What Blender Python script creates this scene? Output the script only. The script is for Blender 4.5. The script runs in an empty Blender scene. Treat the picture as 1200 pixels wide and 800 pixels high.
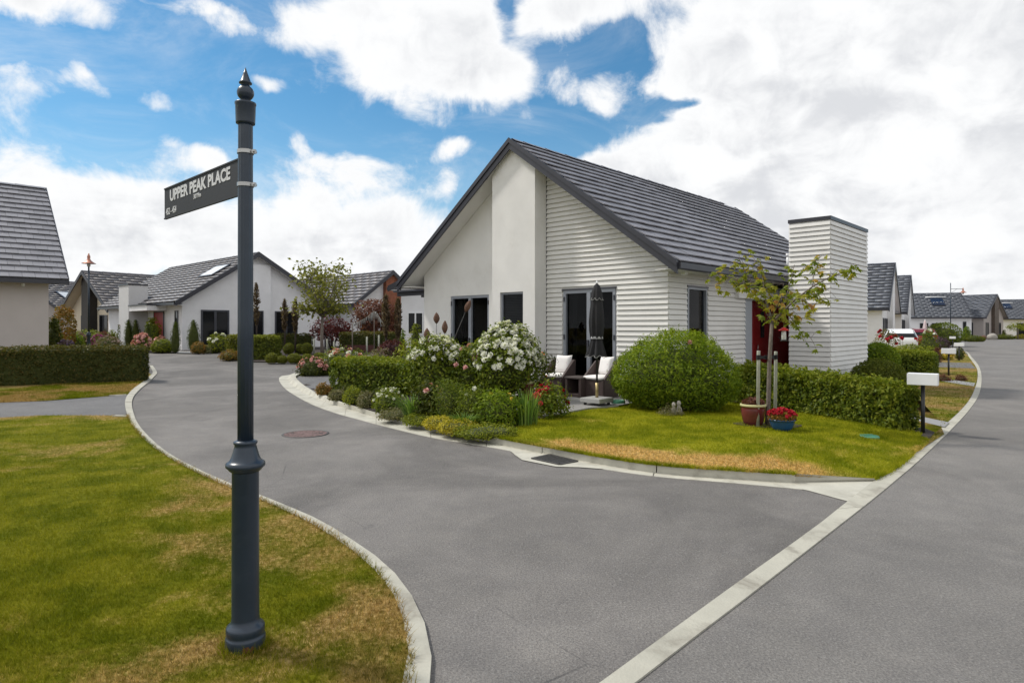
import bpy, bmesh, math, random
import numpy as np
from mathutils import Vector, Matrix, noise as mnoise
from mathutils.geometry import delaunay_2d_cdt

random.seed(7)
RNG = np.random.default_rng(11)
SC = bpy.context.scene
COL = SC.collection
PI = math.pi

# ------------------------------------------------------------------ camera
EYE = 1.65
F = 760.0 / 1200.0
cam_d = bpy.data.cameras.new('camera')
cam_d.sensor_width = 36.0
cam_d.lens = 36.0 * F
cam_d.shift_y = -17.0 / 1200.0
cam_d.clip_start = 0.05
cam_d.clip_end = 3000.0
cam = bpy.data.objects.new('camera', cam_d)
COL.objects.link(cam)
cam.location = (0, 0, EYE)
cam.rotation_euler = (PI / 2, 0, 0)
SC.camera = cam

# ------------------------------------------------------------------ light
SUN_EL = math.radians(50)
SUN_H = Vector((-0.93, 0.36, 0)).normalized()
SUN_DIR = Vector((SUN_H.x * math.cos(SUN_EL), SUN_H.y * math.cos(SUN_EL), math.sin(SUN_EL)))
sun_d = bpy.data.lights.new('sun', 'SUN')
sun_d.energy = 2.0
sun_d.angle = math.radians(6)
sun_d.color = (1.0, 0.95, 0.87)
sun = bpy.data.objects.new('sun', sun_d)
COL.objects.link(sun)
sun.rotation_euler = SUN_DIR.to_track_quat('Z', 'Y').to_euler()
sun.location = SUN_DIR * 60

SC.view_settings.view_transform = 'Standard'
SC.view_settings.look = 'None'
SC.view_settings.exposure = 0.62
SC.view_settings.gamma = 1.0
SC.view_settings.use_curve_mapping = False
SC.cycles.max_bounces = 6
SC.cycles.transparent_max_bounces = 8
SC.cycles.use_denoising = True


class NT:
    """Small helper round a node tree."""
    def __init__(s, tree):
        s.t = tree
        s.n = tree.nodes
        s.l = tree.links

    def add(s, kind, **kw):
        n = s.n.new(kind)
        for k, v in kw.items():
            setattr(n, k, v)
        return n

    def put(s, sock, v):
        if isinstance(v, bpy.types.NodeSocket):
            s.l.new(v, sock)
        elif v is not None:
            if hasattr(sock.default_value, '__len__') and not hasattr(v, '__len__'):
                v = (v,) * len(sock.default_value)
            if hasattr(sock.default_value, '__len__') and len(sock.default_value) == 4 and len(v) == 3:
                v = tuple(v) + (1,)
            sock.default_value = v

    def math(s, op, a, b=None, c=None, clamp=False):
        n = s.add('ShaderNodeMath', operation=op, use_clamp=clamp)
        s.put(n.inputs[0], a)
        if b is not None: s.put(n.inputs[1], b)
        if c is not None: s.put(n.inputs[2], c)
        return n.outputs[0]

    def vmath(s, op, a, b=None):
        n = s.add('ShaderNodeVectorMath', operation=op)
        s.put(n.inputs[0], a)
        if b is not None: s.put(n.inputs[1], b)
        return n.outputs['Value'] if op in ('LENGTH', 'DOT_PRODUCT', 'DISTANCE') else n.outputs['Vector']

    def noise(s, vec, scale, detail=4, rough=0.55, dist=0.0):
        n = s.add('ShaderNodeTexNoise')
        if vec is not None: s.put(n.inputs['Vector'], vec)
        n.inputs['Scale'].default_value = scale
        n.inputs['Detail'].default_value = detail
        n.inputs['Roughness'].default_value = rough
        n.inputs['Distortion'].default_value = dist
        return n.outputs['Fac']

    def rng(s, v, a, b, c=0.0, d=1.0, smooth=True):
        n = s.add('ShaderNodeMapRange', clamp=True)
        n.interpolation_type = 'SMOOTHSTEP' if smooth else 'LINEAR'
        s.put(n.inputs[0], v)
        for i, x in enumerate((a, b, c, d)):
            s.put(n.inputs[1 + i], x)
        return n.outputs[0]

    def mix(s, fac, a, b, blend='MIX'):
        n = s.add('ShaderNodeMix', data_type='RGBA', blend_type=blend)
        s.put(n.inputs[0], fac)
        s.put(n.inputs[6], a)
        s.put(n.inputs[7], b)
        return n.outputs[2]

    def ramp(s, fac, stops):
        n = s.add('ShaderNodeValToRGB')
        r = n.color_ramp
        while len(r.elements) < len(stops): r.elements.new(0.5)
        for e, (p, c) in zip(r.elements, stops):
            e.position = p
            e.color = tuple(c) + (1,)
        s.put(n.inputs[0], fac)
        return n.outputs[0]

    def bump(s, h, dist, strength=1.0):
        n = s.add('ShaderNodeBump')
        n.inputs['Strength'].default_value = strength
        n.inputs['Distance'].default_value = dist
        s.put(n.inputs['Height'], h)
        return n.outputs[0]


# ------------------------------------------------------------------ sky
def make_world():
    w = bpy.data.worlds.new('World')
    SC.world = w
    w.use_nodes = True
    t = NT(w.node_tree)
    t.n.clear()
    out = t.add('ShaderNodeOutputWorld')
    bg = t.add('ShaderNodeBackground')
    t.l.new(bg.outputs[0], out.inputs[0])
    sky = t.add('ShaderNodeTexSky', sky_type='NISHITA')
    sky.sun_disc = False
    sky.sun_elevation = SUN_EL
    sky.sun_rotation = math.atan2(SUN_DIR.x, SUN_DIR.y)
    sky.altitude = 50
    sky.air_density = 1.0
    sky.dust_density = 0.35
    sky.ozone_density = 1.6
    d = t.vmath('NORMALIZE', t.add('ShaderNodeTexCoord').outputs['Generated'])
    sep = t.add('ShaderNodeSeparateXYZ')
    t.put(sep.inputs[0], d)
    dz = t.math('MAXIMUM', sep.outputs[2], 0.0)
    k = t.math('DIVIDE', 1.0, t.math('ADD', dz, 0.32))
    comb = t.add('ShaderNodeCombineXYZ')
    t.put(comb.inputs[0], t.math('MULTIPLY', sep.outputs[0], k))
    t.put(comb.inputs[1], t.math('MULTIPLY', sep.outputs[1], k))
    t.put(comb.inputs[2], t.math('MULTIPLY', dz, 1.2))
    p = comb.outputs[0]
    wob = t.add('ShaderNodeTexNoise')
    t.put(wob.inputs['Vector'], d)
    wob.inputs['Scale'].default_value = 6.0
    wob.inputs['Detail'].default_value = 5
    dw = t.vmath('ADD', d, t.vmath('SCALE', t.vmath('SUBTRACT', wob.outputs['Color'], (0.5, 0.5, 0.5))))
    # (the SCALE factor is its own socket)
    for n in t.n:
        if n.bl_idname == 'ShaderNodeVectorMath' and n.operation == 'SCALE':
            n.inputs['Scale'].default_value = 0.11
    # the day's cloud banks: direction, half widths, weight
    banks = [
        (50, -5, 100, 42, .62), (20, 8, 40, 30, .2), (262, 30, 66, 24, .62), (88, 85, 36, 20, .58), (12, 105, 40, 40, .45), (60, 245, 200, 105, .60), (180, 290, 200, 80, .42),
        (240, 178, 46, 24, .60), (180, 105, 32, 24, .50), (350, 20, 40, 40, .3), (500, 45, 150, 84, .80), (440, 20, 120, 60, .45), (585, 92, 70, 30, .45),
        (690, 115, 44, 30, .62), (620, 140, 28, 16, .34), (680, 12, 110, 40, .66), (420, 235, 120, 85, .60), (395, 185, 50, 34, .35), (300, 290, 240, 60, .36),
        (450, 300, 130, 70, .46), (527, 168, 30, 18, .52), (520, 210, 30, 22, .46), (312, 98, 24, 15, .55), (355, 150, 24, 26, .45), (900, 60, 170, 130, .9), (760, 215, 110, 50, .8), (690, 190, 40, 26, .45),
        (1040, 190, 340, 250, .80), (880, 190, 170, 110, .55), (1180, 60, 220, 180, .55), (1000, 330, 330, 90, .45),
        (200, 75, 110, 30, -.25), (410, 145, 110, 36, -.35), (715, 60, 40, 22, -.35), (650, 165, 80, 40, -.45), (300, 150, 60, 50, -.2),
        (800, 108, 60, 14, -.75), (860, 110, 26, 8, -.3), (750, 130, 30, 16, -.4), (585, 20, 22, 36, -.5), (570, 230, 40, 50, -.35), (150, 70, 60, 26, -.3), (60, 125, 50, 20, -.2), (700, 78, 60, 10, -.25),
    ]
    tot = None
    for px, py, hw, hh, amp in banks:
        c = Vector(((px - 600) / 760, 1, (383 - py) / 760))
        L = c.length
        c /= L
        v = t.vmath('SUBTRACT', dw, tuple(c))
        v = t.vmath('MULTIPLY', v, (760 * L / hw, 1.6, 760 * L / hh))
        g = t.rng(t.vmath('LENGTH', v), 1.25, 0.0, 0.0, amp)
        tot = g if tot is None else t.math('ADD', tot, g)
    # low horizon cloud; unseen cloud overhead and behind is thickened to brighten the walls
    low = t.rng(dz, 0.18, 0.02, 0.0, 0.36)
    tot = t.math('MAXIMUM', tot, t.math('ADD', t.math('MULTIPLY', tot, 0.4), low))
    back = t.rng(sep.outputs[1], 0.55, 0.1, 0.0, 0.75)
    tot = t.math('ADD', tot, back)
    n1 = t.noise(p, 2.6, 9, 0.58, 0.35)
    n2 = t.noise(d, 11.0, 10, 0.66, 0.45)
    dens = t.math('ADD', t.math('ADD', tot, t.math('MULTIPLY', t.math('SUBTRACT', n1, 0.5), 1.15)),
                  t.math('MULTIPLY', t.math('SUBTRACT', n2, 0.5), 1.25))
    cover = t.rng(dens, 0.10, 0.56)
    veil = t.math('MULTIPLY', t.rng(t.noise(p, 2.2, 8, 0.66, 0.8), 0.42, 0.80, 0.0, 0.5), t.rng(tot, -0.35, 0.25, 0.25, 1.0))
    cover = t.math('MAXIMUM', cover, veil)
    thick = t.rng(dens, 0.42, 1.15)
    shade = t.math('ADD', t.math('MULTIPLY', t.noise(p, 3.4, 6, 0.55, 0.3), 0.62), t.math('MULTIPLY', t.noise(d, 16.0, 6, 0.6, 0.5), 0.38))
    # thicker cloud turns grey in patches set by noise
    grey = t.math('MULTIPLY', thick, t.rng(shade, 0.42, 0.62))
    cloud = t.mix(grey, (6.5, 6.55, 6.6), (4.8, 4.9, 5.1))
    gain = t.mix(1.0, sky.outputs[0], (0.38, 0.69, 0.78), "MULTIPLY")
    hz = t.rng(dz, 0.0, 0.34, 0.6, 0.0)
    gain = t.mix(hz, gain, (4.2, 5.1, 5.8))
    col = t.mix(cover, gain, cloud)
    t.put(bg.inputs[0], col)
    bg.inputs[1].default_value = 0.10
    return w


make_world()

# ------------------------------------------------------------------ places
def sstep(a, b, x):
    x = np.clip((x - a) / (b - a), 0, 1)
    return x * x * (3 - 2 * x)


def zt(x, y):
    """Height of the land: it climbs a little towards the houses on the left."""
    return float(0.40 * sstep(19, 33, y) * (1 - sstep(-2, 7, x)))


def G(px, py, off=0.0):
    """Ground point that a sight line of the survey grid meets."""
    z = off
    for _ in range(60):
        Y = 760 * (EYE - z) / max(py - 383, 1e-3)
        X = (px - 600) / 760 * Y
        z = 0.65 * z + 0.35 * (zt(X, Y) + off)
    return Vector((X, Y, z))


def at(px, Y, py=None, z=None):
    return Vector(((px - 600) / 760 * Y, Y, z if z is not None else EYE + (383 - py) / 760 * Y))


def spec(px, py, wpx, top, off=0.12):
    g = G(px, py, off)
    return g, wpx * g.y / 760, EYE + (383 - top) / 760 * g.y - g.z


# ------------------------------------------------------------------ tagging
def tag(o, label=None, cat=None, group=None, kind=None):
    if label: o['label'] = label
    if cat: o['category'] = cat
    if group: o['group'] = group
    if kind: o['kind'] = kind
    return o


def empty(name, loc, rz=0.0, label=None, cat=None, group=None):
    o = bpy.data.objects.new(name, None)
    o.empty_display_size = 0.2
    COL.objects.link(o)
    o.location = loc
    o.rotation_euler = (0, 0, rz)
    return tag(o, label, cat, group)


def link(name, me, parent=None, loc=None):
    o = bpy.data.objects.new(name, me)
    COL.objects.link(o)
    if parent is not None: o.parent = parent
    if loc is not None: o.location = loc
    return o


def copy_tree(o, parent=None, kids=None):
    c = o.copy()
    COL.objects.link(c)
    c.parent = parent
    for ch in list(o.children):
        copy_tree(ch, c)
    return c


def dup(o, loc, rz=0.0, label=None, group=None, scale=1.0):
    c = copy_tree(o)
    c.location = loc
    c.rotation_euler = (0, 0, rz)
    c.scale = (scale,) * 3 if not hasattr(scale, '__len__') else scale
    if label: c['label'] = label
    if group: c['group'] = group
    return c


# ------------------------------------------------------------------ meshes
class MB:
    def __init__(s):
        s.v, s.f, s.m, s.s = [], [], [], []

    def add(s, vs, fs, mi=0, smooth=False):
        b = len(s.v)
        s.v += [tuple(v) for v in vs]
        for f in fs:
            s.f.append(tuple(i + b for i in f))
            s.m.append(mi)
            s.s.append(smooth)
        return s

    def box(s, x0, x1, y0, y1, z0, z1, mi=0):
        if x0 > x1: x0, x1 = x1, x0
        if y0 > y1: y0, y1 = y1, y0
        if z0 > z1: z0, z1 = z1, z0
        v = [(x, y, z) for z in (z0, z1) for y in (y0, y1) for x in (x0, x1)]
        return s.add(v, [(0, 2, 3, 1), (4, 5, 7, 6), (0, 1, 5, 4), (2, 6, 7, 3), (0, 4, 6, 2), (1, 3, 7, 5)], mi)

    def beam(s, a, b, w, h, mi=0, up=(0, 0, 1)):
        a, b = Vector(a), Vector(b)
        d = (b - a).normalized()
        r = d.cross(Vector(up))
        if r.length < 1e-4: r = d.cross(Vector((1, 0, 0)))
        r.normalize()
        u = r.cross(d)
        v = []
        for p in (a, b):
            for i, j in ((-1, -1), (1, -1), (1, 1), (-1, 1)):
                v.append(p + r * (i * w / 2) + u * (j * h / 2))
        return s.add(v, [(0, 1, 2, 3), (7, 6, 5, 4), (0, 4, 5, 1), (1, 5, 6, 2), (2, 6, 7, 3), (3, 7, 4, 0)], mi)

    def prism(s, poly, ext, mi=0, smooth=False):
        """Closed polygon (3-D points) pushed along ext."""
        n = len(poly)
        e = Vector(ext)
        P = [Vector(p) for p in poly]
        v = P + [p + e for p in P]
        s.add(v, [tuple(range(n))[::-1], tuple(range(n, 2 * n))], mi)
        b = len(s.v) - 2 * n
        for i in range(n):
            j = (i + 1) % n
            s.f.append((b + i, b + j, b + n + j, b + n + i))
            s.m.append(mi)
            s.s.append(smooth)
        return s

    def quad(s, a, b, c, d, mi=0):
        return s.add([a, b, c, d], [(0, 1, 2, 3)], mi)

    def lathe(s, prof, n=24, mi=0, c=(0, 0, 0), rf=None, smooth=True, cap=True):
        v, f = [], []
        for r, z in prof:
            for i in range(n):
                a = 2 * PI * i / n
                q = r * (rf(a, z) if rf else 1)
                v.append((c[0] + q * math.cos(a), c[1] + q * math.sin(a), c[2] + z))
        for k in range(len(prof) - 1):
            for i in range(n):
                j = (i + 1) % n
                f.append((k * n + i, k * n + j, (k + 1) * n + j, (k + 1) * n + i))
        s.add(v, f, mi, smooth)
        if cap:
            b = len(s.v) - len(v)
            s.f.append(tuple(b + i for i in range(n))[::-1]); s.m.append(mi); s.s.append(False)
            t = b + (len(prof) - 1) * n
            s.f.append(tuple(t + i for i in range(n))); s.m.append(mi); s.s.append(False)
        return s

    def tube(s, pts, rad, n=8, mi=0, smooth=True):
        P = [Vector(p) for p in pts]
        R = rad if hasattr(rad, '__len__') else [rad] * len(P)
        v, f = [], []
        pu = None
        for i, p in enumerate(P):
            d = (P[min(i + 1, len(P) - 1)] - P[max(i - 1, 0)]).normalized()
            u = pu if pu is not None else (Vector((1, 0, 0)) if abs(d.x) < 0.8 else Vector((0, 1, 0)))
            u = (u - d * u.dot(d)).normalized()
            pu = u
            w = d.cross(u)
            for k in range(n):
                a = 2 * PI * k / n
                v.append(p + (u * math.cos(a) + w * math.sin(a)) * R[i])
        for i in range(len(P) - 1):
            for k in range(n):
                j = (k + 1) % n
                f.append((i * n + k, i * n + j, (i + 1) * n + j, (i + 1) * n + k))
        s.add(v, f, mi, smooth)
        b = len(s.v) - len(v)
        s.f.append(tuple(b + i for i in range(n))[::-1]); s.m.append(mi); s.s.append(False)
        t = b + (len(P) - 1) * n
        s.f.append(tuple(t + i for i in range(n))); s.m.append(mi); s.s.append(False)
        return s

    def pillow(s, c, sx, sy, sz, mi=0, p=4.0, R=None, n=20, m=10):
        """Rounded cushion: a super-ellipsoid."""
        def sp(x, e): return math.copysign(abs(x) ** e, x)
        v, f = [], []
        e1, e2 = 0.75, 2 / p
        for j in range(m + 1):
            a = -PI / 2 + PI * j / m
            for i in range(n):
                b = 2 * PI * i / n
                q = Vector((sx * sp(math.cos(a), e1) * sp(math.cos(b), e2), sy * sp(math.cos(a), e1) * sp(math.sin(b), e2), sz * sp(math.sin(a), e1)))
                if R is not None: q = R @ q
                v.append(q + Vector(c))
        for j in range(m):
            for i in range(n):
                k = (i + 1) % n
                f.append((j * n + i, j * n + k, (j + 1) * n + k, (j + 1) * n + i))
        return s.add(v, f, mi, True)

    def mesh(s, name, mats):
        me = bpy.data.meshes.new(name)
        me.from_pydata(s.v, [], s.f)
        for m in (mats if isinstance(mats, (list, tuple)) else [mats]):
            me.materials.append(m)
        if s.f:
            me.polygons.foreach_set('material_index', s.m)
            me.polygons.foreach_set('use_smooth', s.s)
        me.update()
        return me

    def build(s, name, mats, parent=None, loc=None, fix=True):
        me = s.mesh(name, mats)
        if fix:
            bm = bmesh.new()
            bm.from_mesh(me)
            bmesh.ops.recalc_face_normals(bm, faces=bm.faces)
            bm.to_mesh(me)
            bm.free()
        return link(name, me, parent, loc)


def bevel(o, w=0.01, seg=2):
    m = o.modifiers.new('bevel', 'BEVEL')
    m.width = w
    m.segments = seg
    m.limit_method = 'ANGLE'
    m.angle_limit = math.radians(50)
    return o


# ------------------------------------------------------------------ materials
MATS = {}


def mat(name, col, rough=0.6, var=0.12, scale=6.0, bump=0.0, bscale=60.0, metal=0.0, spec=0.5, coord='Object', dirt=None):
    if name in MATS: return MATS[name]
    m = bpy.data.materials.new(name)
    m.use_nodes = True
    t = NT(m.node_tree)
    b = t.n['Principled BSDF']
    vec = t.add('ShaderNodeTexCoord').outputs['Object'] if coord == 'Object' else t.add('ShaderNodeNewGeometry').outputs['Position']
    nz = t.noise(vec, scale, 5, 0.6)
    c0 = tuple(max(0, x * (1 - var)) for x in col)
    c1 = tuple(min(1, x * (1 + var)) for x in col)
    c = t.mix(t.rng(nz, 0.3, 0.7, 0, 1, False), c0, c1)
    if dirt:
        dn = t.noise(vec, dirt[0], 6, 0.65, 0.4)
        c = t.mix(t.rng(dn, dirt[2], dirt[3], 0, dirt[4]), c, dirt[1])
    t.put(b.inputs['Base Color'], c)
    b.inputs['Roughness'].default_value = rough
    b.inputs['Metallic'].default_value = metal
    b.inputs['Specular IOR Level'].default_value = spec
    if bump:
        t.put(b.inputs['Normal'], t.bump(t.noise(vec, bscale, 3, 0.6), bump))
    MATS[name] = m
    return m


def leafmat(name, stops, trans=0.38, rough=0.55):
    """Leaf colours spread over the leaf by leaf 'tint'."""
    if name in MATS: return MATS[name]
    m = bpy.data.materials.new(name)
    m.use_nodes = True
    t = NT(m.node_tree)
    b = t.n['Principled BSDF']
    out = t.n['Material Output']
    a = t.add('ShaderNodeAttribute', attribute_name='tint')
    n = len(stops)
    c = t.ramp(a.outputs['Fac'], [(i / (n - 1), s) for i, s in enumerate(stops)])
    t.put(b.inputs['Base Color'], c)
    b.inputs['Roughness'].default_value = rough
    b.inputs['Specular IOR Level'].default_value = 0.2
    tr = t.add('ShaderNodeBsdfTranslucent')
    t.put(tr.inputs[0], t.mix(1.0, c, (1.15, 1.2, 0.6), 'MULTIPLY'))
    mx = t.add('ShaderNodeMixShader')
    mx.inputs[0].default_value = trans
    t.l.new(b.outputs[0], mx.inputs[1])
    t.l.new(tr.outputs[0], mx.inputs[2])
    t.l.new(mx.outputs[0], out.inputs[0])
    MATS[name] = m
    return m


def grass_color(t, bias=0.0, gain=1.0):
    pos = t.add('ShaderNodeNewGeometry').outputs['Position']
    a = t.noise(pos, 0.55, 5, 0.6, 0.6)
    b = t.noise(pos, 2.2, 5, 0.65, 0.3)
    c = t.noise(pos, 26.0, 4, 0.7)
    green = t.mix(t.rng(b, 0.34, 0.66), (0.086, 0.108, 0.004), (0.168, 0.178, 0.011))
    dry = t.mix(t.rng(c, 0.3, 0.7), (0.20, 0.118, 0.040), (0.40, 0.285, 0.115))
    worn = t.add('ShaderNodeAttribute', attribute_name='dry').outputs['Fac']
    mask = t.math('ADD', t.math('MULTIPLY', a, 0.58), t.math('ADD', t.math('MULTIPLY', b, 0.26), t.math('MULTIPLY', c, 0.16)))
    mask = t.math('ADD', mask, t.math('MULTIPLY', worn, 0.17))
    if gain != 1.0:
        green = t.mix(1.0, green, (gain * 1.08, gain, gain * 1.1), 'MULTIPLY')
        dry = t.mix(1.0, dry, (gain, gain, gain), 'MULTIPLY')
    col = t.mix(t.rng(mask, 0.49 - bias, 0.62 - bias), green, dry)
    return t.mix(t.rng(c, 0.25, 0.75, 0.0, 1.0), t.mix(1.0, col, (0.72, 0.74, 0.7), 'MULTIPLY'), t.mix(1.0, col, (1.22, 1.2, 1.2), 'MULTIPLY'))


def grassmat(name, bias=0.0, blade=False, gain=1.0):
    if name in MATS: return MATS[name]
    m = bpy.data.materials.new(name)
    m.use_nodes = True
    t = NT(m.node_tree)
    b = t.n['Principled BSDF']
    c = grass_color(t, bias, gain)
    if blade:
        a = t.add('ShaderNodeAttribute', attribute_name='tint').outputs['Fac']
        c = t.mix(1.0, c, t.ramp(a, [(0, (0.85, 0.9, 0.7)), (0.6, (1.3, 1.3, 1.1)), (0.9, (1.6, 1.45, 1.5)), (1, (2.0, 1.75, 2.2))]), 'MULTIPLY')
    t.put(b.inputs['Base Color'], c)
    b.inputs['Roughness'].default_value = 0.9
    b.inputs['Specular IOR Level'].default_value = 0.05
    if blade:
        tr = t.add('ShaderNodeBsdfTranslucent')
        t.put(tr.inputs[0], c)
        mx = t.add('ShaderNodeMixShader')
        mx.inputs[0].default_value = 0.45
        t.l.new(b.outputs[0], mx.inputs[1])
        t.l.new(tr.outputs[0], mx.inputs[2])
        t.l.new(mx.outputs[0], t.n['Material Output'].inputs[0])
    if not blade:
        pos = t.add('ShaderNodeNewGeometry').outputs['Position']
        h = t.math('ADD', t.noise(pos, 55, 4, 0.7), t.noise(pos, 9, 3, 0.6))
        t.put(b.inputs['Normal'], t.bump(h, 0.03))
    MATS[name] = m
    return m


def asphalt(name, col, patch):
    m = bpy.data.materials.new(name)
    m.use_nodes = True
    t = NT(m.node_tree)
    b = t.n['Principled BSDF']
    pos = t.add('ShaderNodeNewGeometry').outputs['Position']
    big = t.noise(pos, 0.35, 6, 0.62, 0.8)
    mid = t.noise(pos, 2.4, 5, 0.65, 0.3)
    fine = t.noise(pos, 70, 3, 0.8)
    st = t.add('ShaderNodeTexVoronoi', feature='F1')
    t.put(st.inputs['Vector'], pos)
    st.inputs['Scale'].default_value = 95
    c = t.mix(t.rng(big, 0.35, 0.66), tuple(x * (1 - patch) for x in col), tuple(x * (1 + patch) for x in col))
    c = t.mix(t.rng(mid, 0.3, 0.75, 0.0, 1.0), t.mix(1.0, c, (0.91, 0.91, 0.92), 'MULTIPLY'), t.mix(1.0, c, (1.08, 1.08, 1.07), 'MULTIPLY'))
    c = t.mix(t.rng(fine, 0.3, 0.72, 0.0, 1.0), t.mix(1.0, c, (0.70, 0.70, 0.70), 'MULTIPLY'), t.mix(1.0, c, (1.34, 1.33, 1.30), 'MULTIPLY'))
    stones = t.add('ShaderNodeSeparateColor')
    t.put(stones.inputs[0], st.outputs['Color'])
    c = t.mix(t.rng(stones.outputs[0], 0.88, 0.97, 0.0, 0.32), c, (0.30, 0.29, 0.275))
    # wheel wear drawn out along the street, grit patches
    sv = t.vmath('MULTIPLY', pos, (1.0, 0.22, 1.0))
    wear = t.noise(sv, 1.5, 6, 0.6, 0.7)
    c = t.mix(t.rng(wear, 0.54, 0.74, 0.0, 0.55), c, t.mix(1.0, c, (0.74, 0.73, 0.73), 'MULTIPLY'))
    grit = t.noise(pos, 0.9, 7, 0.7, 0.5)
    c = t.mix(t.rng(grit, 0.58, 0.72, 0.0, 0.28), c, t.mix(1.0, c, (1.25, 1.22, 1.16), 'MULTIPLY'))
    # a few oil marks and old scuffs
    oil = t.noise(pos, 1.1, 4, 0.5, 1.0)
    c = t.mix(t.rng(oil, 0.67, 0.78, 0.0, 0.5), c, (0.045, 0.045, 0.05))
    ck = t.add('ShaderNodeTexVoronoi', feature='DISTANCE_TO_EDGE')
    wv = t.vmath('ADD', pos, t.vmath('MULTIPLY', t.add('ShaderNodeTexNoise').outputs['Color'], (0.5, 0.5, 0.0)))
    t.put(ck.inputs['Vector'], wv)
    ck.inputs['Scale'].default_value = 0.22
    line = t.rng(ck.outputs['Distance'], 0.0, 0.0022, 1.0, 0.0)
    line = t.math('MULTIPLY', line, t.rng(t.noise(pos, 0.5, 2), 0.52, 0.62, 0.0, 0.55))
    c = t.mix(line, c, (0.04, 0.04, 0.042))
    t.put(b.inputs['Base Color'], c)
    b.inputs['Roughness'].default_value = 0.82
    b.inputs['Specular IOR Level'].default_value = 0.3
    t.put(b.inputs['Normal'], t.bump(t.math('ADD', fine, t.math('MULTIPLY', st.outputs['Distance'], 0.6)), 0.006))
    return m


def clear_glass(name):
    m = bpy.data.materials.new(name)
    m.use_nodes = True
    t = NT(m.node_tree)
    out = t.n['Material Output']
    t.n.remove(t.n['Principled BSDF'])
    tr = t.add('ShaderNodeBsdfTransparent')
    tr.inputs[0].default_value = (0.50, 0.53, 0.55, 1)
    gl = t.add('ShaderNodeBsdfGlossy')
    gl.inputs['Roughness'].default_value = 0.01
    fr = t.add('ShaderNodeFresnel')
    fr.inputs[0].default_value = 1.22
    mx = t.add('ShaderNodeMixShader')
    t.l.new(fr.outputs[0], mx.inputs[0])
    t.l.new(tr.outputs[0], mx.inputs[1])
    t.l.new(gl.outputs[0], mx.inputs[2])
    t.l.new(mx.outputs[0], out.inputs[0])
    return m


STUCCO = mat('stucco', (0.74, 0.73, 0.71), 0.85, 0.05, 1.5, 0.004, 130, dirt=(0.9, (0.50, 0.48, 0.44), 0.52, 0.8, 0.35))
STUCCO_W = mat('white_stucco', (0.76, 0.76, 0.78), 0.85, 0.05, 1.5, 0.004, 120, dirt=(0.8, (0.55, 0.54, 0.52), 0.52, 0.8, 0.3))
STUCCO_P = mat('pinkish_grey_stucco', (0.50, 0.455, 0.435), 0.88, 0.05, 1.2, 0.004, 120)
STUCCO_C = mat('cream_stucco', (0.66, 0.58, 0.45), 0.85, 0.05, 1.2, 0.004, 120)
STUCCO_T = mat('taupe_stucco', (0.40, 0.36, 0.34), 0.85, 0.06, 1.2)
BOARD = mat('painted_weatherboard', (0.69, 0.68, 0.655), 0.55, 0.04, 2.0, 0.0015, 90, dirt=(1.4, (0.47, 0.45, 0.41), 0.5, 0.82, 0.35))
TRIM = mat('charcoal_trim', (0.030, 0.031, 0.042), 0.38, 0.12, 3.0)
TRIM2 = mat('charcoal_flashing', (0.045, 0.046, 0.06), 0.32, 0.12, 3.0)
FRAME = mat('silver_grey_joinery', (0.27, 0.29, 0.33), 0.35, 0.05, 4.0, metal=0.2)
FRAME_D = mat('dark_joinery', (0.05, 0.053, 0.066), 0.4, 0.08, 4.0)
GLASS = clear_glass('window_glass')
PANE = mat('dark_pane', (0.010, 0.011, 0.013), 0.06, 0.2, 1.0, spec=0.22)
INSIDE = mat('dim_room', (0.05, 0.045, 0.04), 0.9, 0.2, 1.0)
BLIND = mat('venetian_blind', (0.10, 0.10, 0.105), 0.5, 0.1, 3.0)
CURTAIN = mat('curtain_cloth', (0.12, 0.115, 0.11), 0.9, 0.2, 3.0)
REDDOOR = mat('red_door_paint', (0.34, 0.016, 0.018), 0.35, 0.1, 2.0)
BLACKWALL = mat('black_boards', (0.016, 0.013, 0.012), 0.6, 0.2, 3.0)
BRONZEWALL = mat('brown_boards', (0.10, 0.075, 0.06), 0.6, 0.2, 3.0)
BRICK = mat('red_brick', (0.25, 0.092, 0.052), 0.85, 0.3, 5.0, 0.003, 40)
MORTAR = mat('mortar', (0.30, 0.24, 0.20), 0.9, 0.1, 10)
STEEL = mat('brushed_steel', (0.42, 0.42, 0.41), 0.36, 0.1, 9.0, metal=0.9)
POLE = mat('pole_paint', (0.020, 0.033, 0.052), 0.33, 0.10, 5.0, 0.0006, 40, dirt=(6.0, (0.045, 0.060, 0.080), 0.5, 0.75, 0.5))
RUST = mat('rust_patch', (0.13, 0.045, 0.022), 0.85, 0.4, 60.0, 0.001, 200)
SIGN = mat('sign_face', (0.017, 0.019, 0.025), 0.7, 0.06, 3.0)
LETTER = mat('sign_lettering', (0.62, 0.62, 0.63), 0.5, 0.02, 3.0)
COPPER = mat('copper', (0.44, 0.20, 0.14), 0.45, 0.2, 6.0, metal=0.55)
CONC = mat('kerb_concrete', (0.43, 0.415, 0.35), 0.88, 0.13, 2.2, 0.004, 60, coord='W', dirt=(2.6, (0.17, 0.15, 0.12), 0.46, 0.74, 0.75))
CONC2 = mat('channel_concrete', (0.47, 0.455, 0.39), 0.88, 0.12, 2.6, 0.004, 70, coord='W', dirt=(2.2, (0.20, 0.18, 0.14), 0.48, 0.76, 0.75))
PATH = mat('path_concrete', (0.26, 0.26, 0.26), 0.88, 0.12, 1.5, 0.003, 90, coord='W')
PATIO = mat('patio_aggregate', (0.24, 0.235, 0.225), 0.85, 0.28, 38.0, 0.004, 120, coord='W')
SOIL = mat('bark_mulch', (0.040, 0.030, 0.024), 0.95, 0.5, 25.0, 0.03, 40, coord='W')
ROAD1 = asphalt('side_road_asphalt', (0.168, 0.158, 0.150), 0.22)
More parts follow.
